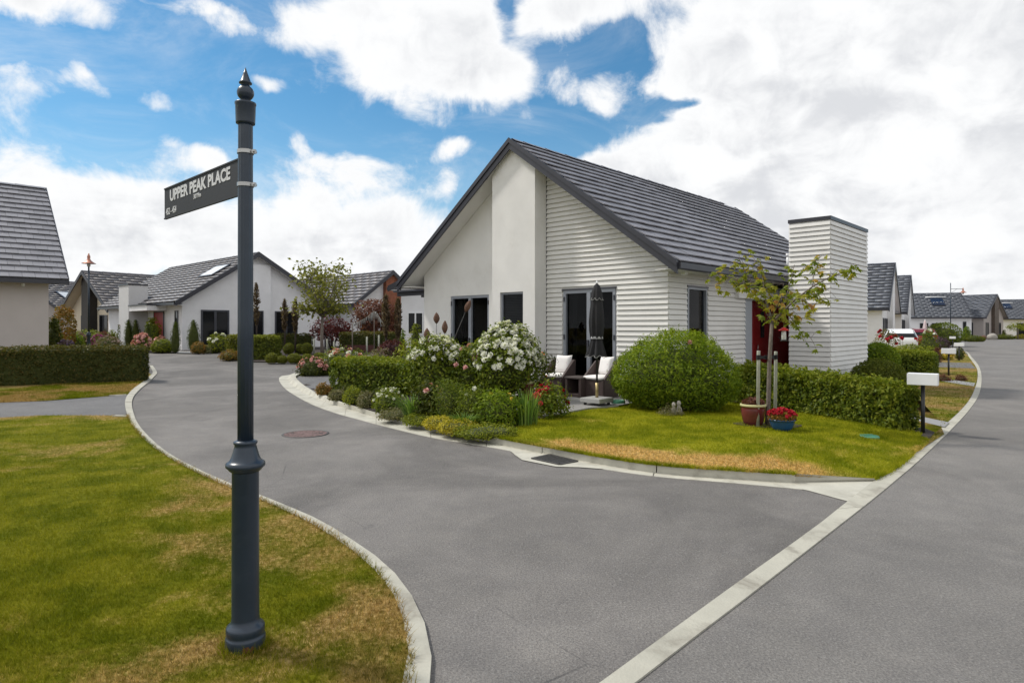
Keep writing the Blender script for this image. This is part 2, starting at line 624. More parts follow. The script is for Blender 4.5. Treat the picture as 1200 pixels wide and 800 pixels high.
ROAD2 = asphalt('main_road_asphalt', (0.182, 0.173, 0.165), 0.13)
DRIVE = asphalt('drive_asphalt', (0.150, 0.148, 0.150), 0.08)
LAWN = grassmat('lawn_turf', 0.0, False, 1.22)
LAWN_B = grassmat('dry_turf', 0.06)
BLADE = grassmat('grass_blade', 0.0, True, 1.22)
LAWN_F = grassmat('front_turf', -0.01, False, 1.8)
BLADE_F = grassmat('front_grass_blade', -0.01, True, 1.8)
STUCCO_G = mat('grey_stucco', (0.58, 0.58, 0.59), 0.85, 0.05, 1.5)
BLADE_B = grassmat('dry_grass_blade', 0.05, True)
TIMBER = mat('treated_timber', (0.36, 0.37, 0.31), 0.85, 0.22, 12.0, 0.002, 70)
TIMBER_R = mat('red_stained_timber', (0.085, 0.030, 0.026), 0.8, 0.25, 8.0)
BARK = mat('tree_bark', (0.15, 0.125, 0.105), 0.9, 0.35, 22.0, 0.006, 60)
BARK_D = mat('dark_bark', (0.06, 0.045, 0.038), 0.9, 0.35, 22.0, 0.006, 60)
RATTAN = mat('brown_rattan', (0.060, 0.040, 0.037), 0.6, 0.25, 70.0, 0.004, 130)
WHITEC = mat('white_cushion', (0.80, 0.78, 0.76), 0.9, 0.04, 8.0, 0.002, 90)
BLACKC = mat('black_canopy_cloth', (0.010, 0.010, 0.012), 0.85, 0.15, 9.0, 0.002, 90)
PIPING = mat('pale_piping', (0.34, 0.34, 0.33), 0.8)
GRANITE = mat('granite', (0.33, 0.33, 0.32), 0.7, 0.35, 90.0)
BRASS = mat('brass', (0.42, 0.33, 0.16), 0.4, 0.1, 5.0, metal=0.6)
IRON = mat('cast_iron', (0.075, 0.072, 0.070), 0.7, 0.3, 30.0, 0.003, 90, metal=0.3)
LID = mat('manhole_aggregate', (0.13, 0.082, 0.076), 0.9, 0.85, 30.0, 0.006, 40)
GREENP = mat('green_plastic', (0.10, 0.32, 0.21), 0.55, 0.1, 5.0)
WHITEM = mat('white_enamel', (0.80, 0.81, 0.82), 0.3, 0.03, 3.0)
BLACKM = mat('black_metal', (0.012, 0.012, 0.013), 0.4, 0.1, 3.0)
MAROON = mat('maroon_glaze', (0.125, 0.026, 0.026), 0.25, 0.25, 6.0)
BLUEG = mat('blue_glaze', (0.012, 0.065, 0.17), 0.25, 0.15, 4.0)
CREAM_RIM = mat('pale_rim', (0.46, 0.44, 0.22), 0.8, 0.1, 12.0)
RUSTM = mat('rusted_steel', (0.115, 0.058, 0.036), 0.85, 0.45, 25.0, 0.002, 60)
STONE = mat('pale_stone', (0.32, 0.30, 0.27), 0.9, 0.2, 10.0, 0.004, 50)
CARW = mat('white_car_paint', (0.78, 0.79, 0.80), 0.22, 0.02, 1.0)
CARR = mat('red_car_paint', (0.33, 0.014, 0.010), 0.22, 0.05, 1.0)
RUBBER = mat('tyre_rubber', (0.015, 0.015, 0.016), 0.9, 0.1, 9.0)
TAILR = mat('tail_lamp', (0.35, 0.01, 0.01), 0.2, 0.1, 4.0)
SOLAR = mat('solar_tubes', (0.012, 0.03, 0.075), 0.15, 0.2, 4.0)
REDP = mat('red_feeder_roof', (0.55, 0.025, 0.02), 0.4, 0.1, 5.0)
PINKC = mat('pale_pink_cloth', (0.62, 0.50, 0.50), 0.9, 0.08, 7.0)


def tilemat(name, col):
    m = bpy.data.materials.new(name)
    m.use_nodes = True
    t = NT(m.node_tree)
    b = t.n['Principled BSDF']
    a = t.add('ShaderNodeAttribute', attribute_name='tint').outputs['Fac']
    rnd = t.add('ShaderNodeObjectInfo').outputs['Random']
    pos = t.add('ShaderNodeNewGeometry').outputs['Position']
    nz = t.noise(pos, 3.0, 5, 0.65)
    mixv = t.math('ADD', t.math('MULTIPLY', t.math('FRACT', t.math('ADD', a, rnd)), 0.5), t.math('MULTIPLY', nz, 0.5))
    c = t.mix(t.rng(mixv, 0.2, 0.8, 0, 1, False), tuple(x * 0.86 for x in col), tuple(x * 1.14 for x in col))
    t.put(b.inputs['Base Color'], c)
    b.inputs['Roughness'].default_value = 0.48
    b.inputs['Specular IOR Level'].default_value = 0.55
    t.put(b.inputs['Normal'], t.bump(t.noise(pos, 45, 3, 0.7), 0.004))
    return m


TILE = tilemat('charcoal_tile', (0.215, 0.213, 0.235))
TILE_W = tilemat('weathered_tile', (0.19, 0.18, 0.185))
TILE_B = tilemat('slate_blue_tile', (0.115, 0.125, 0.148))

# foliage palettes
L_HEDGE = leafmat('hedge_leaf', [(0.030, 0.040, 0.008), (0.056, 0.066, 0.011), (0.085, 0.086, 0.018), (0.150, 0.110, 0.032)])
L_BALL = leafmat('clipped_ball_leaf', [(0.085, 0.105, 0.012), (0.165, 0.180, 0.018), (0.250, 0.245, 0.032)])
L_GREEN = leafmat('green_leaf', [(0.054, 0.090, 0.010), (0.137, 0.181, 0.015), (0.254, 0.271, 0.025)])
L_BUSH = leafmat('bright_green_leaf', [(0.068, 0.123, 0.009), (0.167, 0.244, 0.013), (0.304, 0.360, 0.024)])
L_LIME = leafmat('lime_leaf', [(0.092, 0.123, 0.012), (0.200, 0.232, 0.020), (0.338, 0.334, 0.037)])
L_DARK = leafmat('dark_leaf', [(0.031, 0.046, 0.009), (0.072, 0.087, 0.013), (0.133, 0.135, 0.021)])
L_CONIF = leafmat('conifer_leaf', [(0.031, 0.050, 0.007), (0.068, 0.096, 0.011), (0.122, 0.144, 0.018)])
L_BOX = leafmat('box_leaf', [(0.060, 0.085, 0.010), (0.125, 0.150, 0.015), (0.200, 0.210, 0.028)])
L_RED = leafmat('burgundy_leaf', [(0.043, 0.014, 0.015), (0.100, 0.023, 0.027), (0.177, 0.051, 0.049)])
L_RUSSET = leafmat('russet_leaf', [(0.085, 0.032, 0.025), (0.154, 0.061, 0.044), (0.231, 0.109, 0.071)])
L_BRONZE = leafmat('bronze_leaf', [(0.069, 0.046, 0.032), (0.131, 0.090, 0.057), (0.184, 0.138, 0.086)])
L_ORANGE = leafmat('orange_leaf', [(0.115, 0.102, 0.018), (0.231, 0.145, 0.030), (0.400, 0.174, 0.049)])
L_GREY = leafmat('grey_leaf', [(0.092, 0.099, 0.047), (0.184, 0.174, 0.084), (0.307, 0.261, 0.148)])
L_MAPLE = leafmat('maple_leaf', [(0.132, 0.181, 0.019), (0.247, 0.284, 0.030), (0.368, 0.327, 0.046), (0.527, 0.241, 0.069)], 0.4)
L_TREE = leafmat('olive_leaf', [(0.111, 0.129, 0.025), (0.210, 0.219, 0.039), (0.309, 0.281, 0.054)], 0.35)
L_YELLOW = leafmat('golden_leaf', [(0.211, 0.200, 0.027), (0.423, 0.362, 0.034), (0.691, 0.544, 0.046)])
L_SWORD = leafmat('sword_leaf', [(0.060, 0.117, 0.026), (0.124, 0.217, 0.035), (0.220, 0.311, 0.064)])
L_PURPLE = leafmat('purple_leaf', [(0.046, 0.029, 0.037), (0.092, 0.058, 0.080), (0.154, 0.102, 0.136)])
P_WHITE = leafmat('white_petal', [(0.72, 0.72, 0.64), (0.80, 0.80, 0.75), (0.84, 0.83, 0.80)], 0.25)
P_PINK = leafmat('pink_petal', [(0.55, 0.22, 0.22), (0.70, 0.36, 0.34), (0.80, 0.55, 0.52)], 0.25)
P_RED = leafmat('red_petal', [(0.30, 0.008, 0.018), (0.46, 0.014, 0.03), (0.55, 0.03, 0.05)], 0.2)
P_MAG = leafmat('magenta_petal', [(0.28, 0.05, 0.16), (0.38, 0.09, 0.22), (0.45, 0.18, 0.28)], 0.2)
P_YEL = leafmat('yellow_petal', [(0.55, 0.36, 0.03), (0.70, 0.50, 0.06), (0.75, 0.62, 0.15)], 0.2)
P_LAV = leafmat('lavender_petal', [(0.11, 0.075, 0.16), (0.18, 0.13, 0.23), (0.26, 0.20, 0.30)], 0.2)
P_DUST = leafmat('dusty_petal', [(0.30, 0.20, 0.19), (0.40, 0.29, 0.26), (0.50, 0.40, 0.35)], 0.2)
TWIG = mat('inner_twigs', (0.055, 0.066, 0.014), 0.95, 0.4, 30.0)
TWIG_R = mat('red_inner_twigs', (0.022, 0.010, 0.011), 0.95, 0.4, 30.0)

# ------------------------------------------------------------------ foliage
def lump(P, scale, seed):
    r = np.random.default_rng(seed)
    K = r.normal(size=(6, 3)) * scale
    ph = r.uniform(0, 6.28, 6)
    return np.sin(P @ K.T + ph).mean(axis=1)


def quad_mesh(name, V, Q, mats, tint=None):
    me = bpy.data.meshes.new(name)
    nv, nf = len(V), len(Q)
    k = Q.shape[1]
    me.vertices.add(nv)
    me.vertices.foreach_set('co', V.astype(np.float32).ravel())
    me.loops.add(nf * k)
    me.loops.foreach_set('vertex_index', Q.astype(np.int32).ravel())
    me.polygons.add(nf)
    me.polygons.foreach_set('loop_start', np.arange(0, nf * k, k, dtype=np.int32))
    me.polygons.foreach_set('loop_total', np.full(nf, k, dtype=np.int32))
    if tint is not None:
        at_ = me.attributes.new('tint', 'FLOAT', 'POINT')
        at_.data.foreach_set('value', tint.astype(np.float32))
    for m in (mats if isinstance(mats, (list, tuple)) else [mats]): me.materials.append(m)
    me.update(calc_edges=True)
    return me


def norm(a):
    return a / np.maximum(np.linalg.norm(a, axis=1, keepdims=True), 1e-6)


def leaf_mesh(name, C, N, size, asp, tint, m, T=None, fold=0.12):
    n = len(C)
    N = norm(N)
    R = RNG.normal(size=(n, 3)) if T is None else T
    B = norm(np.cross(N, R))
    T = norm(np.cross(B, N))
    S = (size * RNG.uniform(0.7, 1.3, n))[:, None]
    V = np.empty((n, 4, 3))
    V[:, 0] = C - T * S * 0.5
    V[:, 1] = C + B * S * asp * 0.5 + N * S * fold - T * S * 0.05
    V[:, 2] = C + T * S * 0.5
    V[:, 3] = C - B * S * asp * 0.5 + N * S * fold - T * S * 0.05
    return quad_mesh(name, V.reshape(-1, 3), np.arange(n * 4).reshape(n, 4), m, np.repeat(np.clip(tint, 0, 1), 4))


def sphere_dirs(n, zmin=-1.0):
    z = RNG.uniform(zmin, 1, n)
    a = RNG.uniform(0, 2 * PI, n)
    r = np.sqrt(1 - z * z)
    return np.stack([r * np.cos(a), r * np.sin(a), z], 1)


def core_mesh(name, fn, m, sub=3):
    bm = bmesh.new()
    bmesh.ops.create_icosphere(bm, subdivisions=sub, radius=1)
    D = np.array([v.co[:] for v in bm.verts])
    P = fn(norm(D))
    for v, p in zip(bm.verts, P): v.co = p
    me = bpy.data.meshes.new(name)
    bm.to_mesh(me)
    bm.free()
    me.materials.append(m)
    me.polygons.foreach_set('use_smooth', [True] * len(me.polygons))
    return me


def blooms_mesh(name, C, N, size, m):
    """Small many-petalled flowers joined together."""
    n = len(C)
    k = 9
    N = norm(N)
    CC, NN, SS = [], [], []
    for j in range(k):
        d = norm(N * (1.2 if j < 3 else 0.35) + RNG.normal(size=(n, 3)) * 0.7)
        CC.append(C + d * (size * 0.26)[:, None])
        NN.append(d + RNG.normal(size=(n, 3)) * 0.25)
        SS.append(size * 0.72)
    C2, N2, S2 = np.concatenate(CC), np.concatenate(NN), np.concatenate(SS)
    return leaf_mesh(name, C2, N2, S2, 0.95, RNG.uniform(0, 1, len(C2)), m, fold=0.16)


def rose_head_mesh(name, m, n=16):
    """One rose about 0.1 m across with its petals."""
    C, N, T = [], [], []
    r = np.random.default_rng(len(name) * 37)
    for ring, (cnt, rad, tilt, z) in enumerate(((6, 0.034, -0.35, -0.012), (6, 0.030, 0.15, 0.0), (5, 0.020, 0.6, 0.010), (4, 0.010, 1.0, 0.018))):
        for i in range(cnt):
            a = 2 * PI * (i + 0.5 * ring + r.uniform(-0.15, 0.15)) / cnt
            o = np.array([math.cos(a), math.sin(a), 0])
            C.append(o * rad + np.array([0, 0, z]))
            N.append(np.array([-o[0] * tilt, -o[1] * tilt, 1.0]))
            T.append(o + np.array([0, 0, tilt]))
    C, N, T = np.array(C), np.array(N), np.array(T)
    return leaf_mesh(name, C, N, np.full(len(C), 0.055), 1.0, r.uniform(0, 1, len(C)), m, T=T, fold=-0.14)


class Shape:
    """Samples a plant's surface: dome, ball, cone (cypress) or box (hedge)."""
    def __init__(s, kind, w, d, h, seed, rough=0.12, lscale=2.2, skirt=0.0):
        s.kind, s.w, s.d, s.h, s.seed, s.rough, s.ls, s.skirt = kind, w, d, h, seed, rough, lscale, skirt

    def place(s, D):
        """Unit directions to surface points and normals."""
        w, d, h = s.w / 2, s.d / 2, s.h
        L = 1 + s.rough * lump(D, s.ls * 1.6, s.seed) + 0.45 * s.rough * lump(D, s.ls * 4.5, s.seed + 1)
        L = L[:, None]
        if s.kind == 'ball':
            P = D * np.array([w, d, h / 2]) * L + np.array([0, 0, h / 2])
            N = D / np.array([w, d, h / 2])
        elif s.kind == 'dome':
            z0 = h * 0.38
            up = D[:, 2:3] > 0
            P = np.where(up, D * np.array([w, d, h - z0]), D * np.array([w * 0.98, d * 0.98, z0 * 1.02])) * L + np.array([0, 0, z0])
            N = np.where(up, D / np.array([w, d, h - z0]), D / np.array([w, d, z0 * 1.6]))
        elif s.kind == 'cone':
            t = np.clip((D[:, 2:3] + 1) / 2, 0, 1)
            prof = np.where(t < 0.12, (t / 0.12) ** 0.5 * 0.85, np.where(t < 0.4, 0.85 + 0.15 * np.sin((t - 0.12) / 0.28 * PI / 2), np.cos((t - 0.4) / 0.6 * PI / 2) ** 0.75))
            H = norm(D * np.array([1, 1, 0.0001]))
            P = np.concatenate([H[:, :1] * w * prof, H[:, 1:2] * d * prof, t * h], 1)
            P[:, :2] *= L
            N = H + np.array([0, 0, 0.45])
        else:
            Dm = np.abs(D)
            q = D / np.maximum(Dm.max(axis=1, keepdims=True), 1e-6)
            P = q * np.array([w, d, h / 2])
            N = np.zeros_like(D)
            k = Dm.argmax(axis=1)
            N[np.arange(len(D)), k] = np.sign(D[np.arange(len(D)), k])
            P = P + np.array([0, 0, h / 2])
            P = P + N * (s.rough * 0.5 * lump(P, s.ls * 1.6, s.seed))[:, None]
        return P, norm(N)

    def sample(s, n):
        if s.kind != 'box':
            zmin = -0.75 if s.kind == 'dome' else (-0.98 if s.kind == 'cone' else -0.9)
            D = sphere_dirs(n, zmin)
            return s.place(D)
        w, d, h = s.w, s.d, s.h
        areas = np.array([w * h, w * h, d * h, d * h, w * d])
        k = RNG.choice(5, n, p=areas / areas.sum())
        u, v = RNG.uniform(-0.5, 0.5, n), RNG.uniform(-0.5, 0.5, n)
        P = np.zeros((n, 3))
        N = np.zeros((n, 3))
        for f, (nx, ny, nz) in enumerate(((0, -1, 0), (0, 1, 0), (-1, 0, 0), (1, 0, 0), (0, 0, 1))):
            i = k == f
            N[i] = (nx, ny, nz)
            if f < 2:
                P[i] = np.stack([u[i] * w, np.full(i.sum(), ny * d / 2), (v[i] + 0.5) * h], 1)
            elif f < 4:
                P[i] = np.stack([np.full(i.sum(), nx * w / 2), u[i] * d, (v[i] + 0.5) * h], 1)
            else:
                P[i] = np.stack([u[i] * w, v[i] * d, np.full(i.sum(), h)], 1)
        # rounded shoulders
        c = np.abs(P[:, :2]) - (np.array([w, d]) / 2 - 0.10)
        over = np.clip(c, 0, None).sum(1)
        top = P[:, 2] > h - 0.1
        P[top, 2] -= over[top] * 0.45
        P = P + N * (s.rough * (lump(P, s.ls * 1.6, s.seed) + 0.6 * lump(P, s.ls * 5, s.seed + 3)))[:, None]
        return P, N

    def core(s, name, m, f=0.86):
        if s.kind == 'box':
            t = max(0.06, s.rough * 1.6)
            b = MB()
            nx, ny, nz = max(2, int(s.w / 0.25)), 3, 4
            bm = bmesh.new()
            bmesh.ops.create_cube(bm, size=1)
            bmesh.ops.subdivide_edges(bm, edges=[e for e in bm.edges if abs(e.verts[0].co.x - e.verts[1].co.x) > 0.5], cuts=nx, use_grid_fill=True)
            bmesh.ops.subdivide_edges(bm, edges=[e for e in bm.edges if abs(e.verts[0].co.z - e.verts[1].co.z) > 0.2], cuts=nz, use_grid_fill=True)
            for v in bm.verts:
                p = Vector((v.co.x * (s.w - 2 * t), v.co.y * (s.d - 2 * t), (v.co.z + 0.5) * (s.h - t)))
                p += Vector((0, 1, 0.4)) * (0.03 * mnoise.noise(p * 4))
                v.co = p
            me = bpy.data.meshes.new(name)
            bm.to_mesh(me)
            bm.free()
            me.materials.append(m)
            return me
        return core_mesh(name, lambda D: s.place(D)[0] * np.array([f, f, f if s.kind != 'cone' else 0.95]) + (np.array([0, 0, s.h * (1 - f) * 0.45]) if s.kind == 'ball' else 0), m)


def leaves_on(shape, n, size, depth=0.08, up=0.35, jit=0.75, topbias=0.0):
    P, N = shape.sample(n)
    k = RNG.exponential(depth, n)[:, None]
    C = P - N * np.minimum(k, depth * 3) + N * RNG.uniform(0, depth * 0.8, n)[:, None]
    ND = norm(N + RNG.normal(size=(n, 3)) * jit + np.array([0, 0, up]))
    clump = lump(C, 5.0 / max(0.25, min(shape.w, shape.h)), shape.seed + 9)
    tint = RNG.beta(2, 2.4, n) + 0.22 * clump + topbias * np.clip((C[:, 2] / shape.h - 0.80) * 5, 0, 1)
    keep = C[:, 2] > 0.005
    return C[keep], ND[keep], tint[keep]


def plant(name, label, cat, loc, shape, n, lsize, lm, rz=0.0, asp=0.5, core=TWIG, depth=0.08, up=0.35, jit=0.75, topbias=0.0, group=None,
          flowers=(), corefac=0.80, shoots=0, shoot_len=0.12, part='foliage'):
    e = empty(name, loc, rz, label, cat, group)
    C, N, t = leaves_on(shape, n, lsize, depth, up, jit, topbias)
    if shoots:
        P, M_ = shape.sample(shoots)
        k = 6
        d = norm(M_ * 0.8 + RNG.normal(size=P.shape) * 0.3 + np.array([0, 0, 0.75]))
        L = shoot_len * RNG.uniform(0.35, 1.3, (shoots, 1))
        S = np.concatenate([P + d * L * (i + 0.5) / k + RNG.normal(size=P.shape) * lsize * 0.22 for i in range(k)])
        ok = S[:, 2] > 0.05
        C = np.concatenate([C, S[ok]])
        N = np.concatenate([N, norm(np.tile(M_, (k, 1)) + RNG.normal(size=S.shape) * 0.7)[ok]])
        t = np.concatenate([t, RNG.uniform(0.35, 1.0, ok.sum())])
    tag(link(part, leaf_mesh(part, C, N, np.full(len(C), lsize), asp, t, lm), e), kind='stuff')
    if core is not None:
        link('inner_branches', shape.core('inner_branches', core, corefac), e)
    for fname, cnt, fsize, fm, zmin, single in flowers:
        P, N = shape.sample(cnt * 6)
        ok = (P[:, 2] > zmin * shape.h)
        P, N = P[ok][:cnt], N[ok][:cnt]
        P = P + N * 0.03
        if single:
            heads = [rose_head_mesh(fname, fm) for _ in range(2)]
            for i in range(len(P)):
                o = link(fname, heads[i % 2], e, P[i])
                nn = Vector(N[i]) + Vector((0, 0, 0.6)) + Vector(RNG.normal(size=3) * 0.25)
                o.rotation_euler = nn.to_track_quat('Z', 'Y').to_euler()
                s = fsize / 0.1 * random.uniform(0.75, 1.2)
                o.scale = (s, s, s)
        else:
            tag(link(fname, blooms_mesh(fname, P, N + np.array([0, 0, 0.5]), np.full(len(P), fsize) * RNG.uniform(0.7, 1.2, len(P)), fm), e), kind='stuff')
    return e


def blade_plant(name, label, cat, loc, n, length, width, spread, lm, droop=0.5, group=None, flowers=(), rw=0.15):
    """Clump of long strap or sword leaves."""
    e = empty(name, loc, 0, label, cat, group)
    V, Q, T = [], [], []
    for i in range(n):
        a = random.uniform(0, 2 * PI)
        r0 = random.uniform(0, rw)
        L = length * random.uniform(0.65, 1.1)
        d = Vector((math.cos(a), math.sin(a), 0))
        p = d * r0
        side = d.cross(Vector((0, 0, 1)))
        b = len(V)
        seg = 4
        tt = random.random()
        out = spread * random.uniform(0.4, 1.2)
        for k in range(seg + 1):
            f = k / seg
            q = p + d * (out * L * f ** 1.6) + Vector((0, 0, L * (f - droop * 0.55 * f * f * f)))
            w = width * (1 - f ** 2.2) * 0.5 + 0.0008
            V += [q - side * w, q + side * w]
            T += [tt, tt]
        for k in range(seg):
            Q.append((b + 2 * k, b + 2 * k + 1, b + 2 * k + 3, b + 2 * k + 2))
    tag(link('leaves', quad_mesh('leaves', np.array([v[:] for v in V]), np.array(Q), lm, np.array(T)), e), kind='stuff')
    for fname, cnt, fsize, fm, z0, z1, rad in flowers:
        P = np.stack([RNG.normal(0, rad, cnt), RNG.normal(0, rad, cnt), RNG.uniform(z0, z1, cnt)], 1)
        st = MB()
        for p in P: st.tube([(p[0] * 0.4, p[1] * 0.4, 0), tuple(p)], 0.004, 4)
        st.build('flower_stem', L_GREEN, e)
        tag(link(fname, blooms_mesh(fname, P, np.tile([0, -0.3, 1.0], (cnt, 1)), np.full(cnt, fsize), fm), e), kind='stuff')
    return e


def wander(a, b, n, amp):
    a, b = Vector(a), Vector(b)
    L = (b - a).length
    o = random.uniform(0, 100)
    return [a.lerp(b, i / n) + Vector((mnoise.noise((i * 0.7, o, 0)), mnoise.noise((i * 0.7, o, 5)), mnoise.noise((i * 0.7, o, 9)) * 0.5)) * (amp * L * math.sin(PI * min(1, i / n * 1.0)) ** 0.5 if 0 < i < n else 0)
            for i in range(n + 1)]


def push(g, d, z):
    """Plant centre: d further along the ground from the foot point g, away from the road."""
    return Vector((g.x * (g.y + d) / g.y, g.y + d, z))


# ------------------------------------------------------------------ land, roads, kerbs
def sheet(name, poly, off, m, step=1.5, parent=None, kind='structure', zfun=None, dry=None):
    """Polygon laid on the land, triangulated finely enough to follow it."""
    pts = [Vector((p[0], p[1])) for p in poly]
    n = len(pts)
    edges = [(i, (i + 1) % n) for i in range(n)]
    x0, x1 = min(p.x for p in pts), max(p.x for p in pts)
    y0, y1 = min(p.y for p in pts), max(p.y for p in pts)

    def inside(x, y):
        c = False
        j = n - 1
        for i in range(n):
            if (pts[i].y > y) != (pts[j].y > y) and x < (pts[j].x - pts[i].x) * (y - pts[i].y) / (pts[j].y - pts[i].y) + pts[i].x:
                c = not c
            j = i
        return c
    k = 0
    y = y0 + step / 2
    while y < y1:
        x = x0 + step / 2 + (step / 2 if k % 2 else 0)
        while x < x1:
            if inside(x, y): pts.append(Vector((x, y)))
            x += step
        y += step
        k += 1
    vs, es, fs, *_ = delaunay_2d_cdt(pts, edges, [list(range(n))], 1, 1e-5)
    zf = zfun or (lambda x, y: zt(x, y))
    me = bpy.data.meshes.new(name)
    me.from_pydata([(v.x, v.y, zf(v.x, v.y) + off) for v in vs], [], [tuple(f) for f in fs])
    bm = bmesh.new()
    bm.from_mesh(me)
    for f in bm.faces:
        if f.normal.z < 0: f.normal_flip()
    bm.to_mesh(me)
    bm.free()
    me.materials.append(m)
    if dry:
        at_ = me.attributes.new('dry', 'FLOAT', 'POINT')
        at_.data.foreach_set('value', np.array([dry(v.co.x, v.co.y) for v in me.vertices], dtype=np.float32))
    o = link(name, me, parent)
    return tag(o, kind=kind)


def smooth(pts, n=60):
    """Catmull-Rom through the points, even steps."""
    P = [Vector((p[0], p[1], 0)) for p in pts]
    Q = [P[0] * 2 - P[1]] + P + [P[-1] * 2 - P[-2]]
    out = []
    for i in range(1, len(Q) - 2):
        for k in range(12):
            t = k / 12
            a, b, c, d = Q[i - 1], Q[i], Q[i + 1], Q[i + 2]
            out.append(0.5 * ((2 * b) + (c - a) * t + (2 * a - 5 * b + 4 * c - d) * t * t + (3 * b - a - 3 * c + d) * t ** 3))
    out.append(P[-1])
    L = [0]
    for i in range(1, len(out)): L.append(L[-1] + (out[i] - out[i - 1]).length)
    res, j = [], 0
    for i in range(n):
        s = L[-1] * i / (n - 1)
        while j < len(L) - 2 and L[j + 1] < s: j += 1
        f = (s - L[j]) / max(1e-6, L[j + 1] - L[j])
        res.append(out[j].lerp(out[j + 1], min(1, f)))
    return res


def smooth_rails(rails, n):
    """Catmull-Rom on several matching lines with one shared parameter."""
    m = len(rails[0])
    assert all(len(r) == m for r in rails)

    def ev(r, s):
        i = min(int(s), m - 2)
        t = s - i
        P = [Vector((p[0], p[1], 0)) for p in r]
        b, c = P[i], P[i + 1]
        a = P[i - 1] if i > 0 else b * 2 - c
        d = P[i + 2] if i + 2 < m else c * 2 - b
        return 0.5 * ((2 * b) + (c - a) * t + (2 * a - 5 * b + 4 * c - d) * t * t + (3 * b - a - 3 * c + d) * t ** 3)
    S = [k / 10 for k in range((m - 1) * 10 + 1)]
    mid = [sum((ev(r, s) for r in rails), Vector()) / len(rails) for s in S]
    L = [0]
    for i in range(1, len(mid)): L.append(L[-1] + (mid[i] - mid[i - 1]).length)
    out = [[] for _ in rails]
    j = 0
    for i in range(n):
        q = L[-1] * i / (n - 1)
        while j < len(L) - 2 and L[j + 1] < q: j += 1
        s = S[j] + (S[j + 1] - S[j]) * min(1, (q - L[j]) / max(1e-6, L[j + 1] - L[j]))
        for o, r in zip(out, rails): o.append(ev(r, s))
    return out


def kerb_run(rails, zs, n, cuts, m, parent, gap=0.013, drop=0.12):
    """rails: lines of points across the profile (from road side to garden side); zs: heights. Split at cuts (fractions)."""
    R = smooth_rails(rails, n)
    cuts = [0.0] + sorted(cuts) + [1.0]
    for c0, c1 in zip(cuts[:-1], cuts[1:]):
        i0, i1 = c0 * (n - 1), c1 * (n - 1)
        ids = [i0] + [k for k in range(int(i0) + 1, int(math.ceil(i1))) if i0 + 0.15 < k < i1 - 0.15] + [i1]
        rows = []
        for q, i in enumerate(ids):
            k = min(int(i), n - 2)
            f = i - k
            row = []
            ps = [r[k].lerp(r[k + 1], f) for r in R]
            tang = (R[0][k + 1] - R[0][k]).normalized()
            sh = tang * (gap / 2 if q == 0 and c0 > 0 else (-gap / 2 if q == len(ids) - 1 and c1 < 1 else 0))
            for p, z in zip(ps, zs):
                p = p + sh
                row.append((p.x, p.y, zt(p.x, p.y) + z))
            a, b = ps[0] + sh, ps[-1] + sh
            row = [(a.x, a.y, zt(a.x, a.y) - drop)] + row + [(b.x, b.y, zt(b.x, b.y) - drop)]
            rows.append(row)
        b = MB()
        w = len(rows[0])
        vs = [p for r in rows for p in r]
        fs = []
        for i in range(len(rows) - 1):
            for j in range(w - 1):
                fs.append((i * w + j, i * w + j + 1, (i + 1) * w + j + 1, (i + 1) * w + j))
        b.add(vs, fs)
        for r in (rows[0], rows[-1]):
            zf_ = min(r[0][2], r[-1][2])
            for p, q in zip(r[1:-2], r[2:-1]):
                b.quad(p, q, (q[0], q[1], zf_), (p[0], p[1], zf_))
        b.build('kerb_section', m, parent)


ground = MB()
ground.quad((-900, -900, -0.35), (900, -900, -0.35), (900, 900, -0.35), (-900, 900, -0.35))
tag(ground.build('ground', LAWN_B), kind='structure')

GP = lambda l, off=0.0: [G(x, y, off) for x, y in l]

# near kerb round the corner lawn: road side and lawn side
nk_out = [(184, 437), (181, 441.5), (173.5, 449), (164.5, 456.5), (157, 465), (154.5, 474), (157, 487), (163, 500), (178, 517), (199, 534), (232, 552), (272, 570), (320, 589), (373, 612), (404, 631), (433, 650), (459, 672), (478, 696), (492, 720), (501, 748), (506, 778), (508, 800)]
nk_in = [(179, 437), (175, 442), (166, 449.5), (156.5, 456.5), (149, 465), (146.5, 474), (149, 487), (155, 500), (170, 518), (190, 534), (222, 552), (262, 571), (308, 590), (355, 611.5), (384, 629), (410, 647), (434, 668), (453, 690), (466, 713), (475, 742), (479, 772), (480, 800)]
NK_OUT = [p.xy for p in GP(nk_out)]
NK_IN = [p.xy for p in GP(nk_in)]
tail_o = [Vector((-0.42, 2.4)), Vector((-0.75, 1.5)), Vector((-1.5, 0.5)), Vector((-2.8, -0.4)), Vector((-6, -1.9)), Vector((-14, -5.0))]
tail_i = [Vector((-0.58, 2.4)), Vector((-0.91, 1.6)), Vector((-1.62, 0.66)), Vector((-2.9, -0.22)), Vector((-6.1, -1.7)), Vector((-14.1, -4.8))]
head_o = [G(179, 429).xy]
head_i = [G(175.5, 429).xy]
NKO = head_o + NK_OUT + tail_o
NKI = head_i + NK_IN + tail_i
kerb = tag(empty('kerb', (0, 0, 0)), kind='structure')
kerb_run([NKO, NKI], [0.030, 0.036], 110, [0.24, 0.33, 0.415, 0.47, 0.53, 0.62, 0.72, 0.8], CONC, kerb)

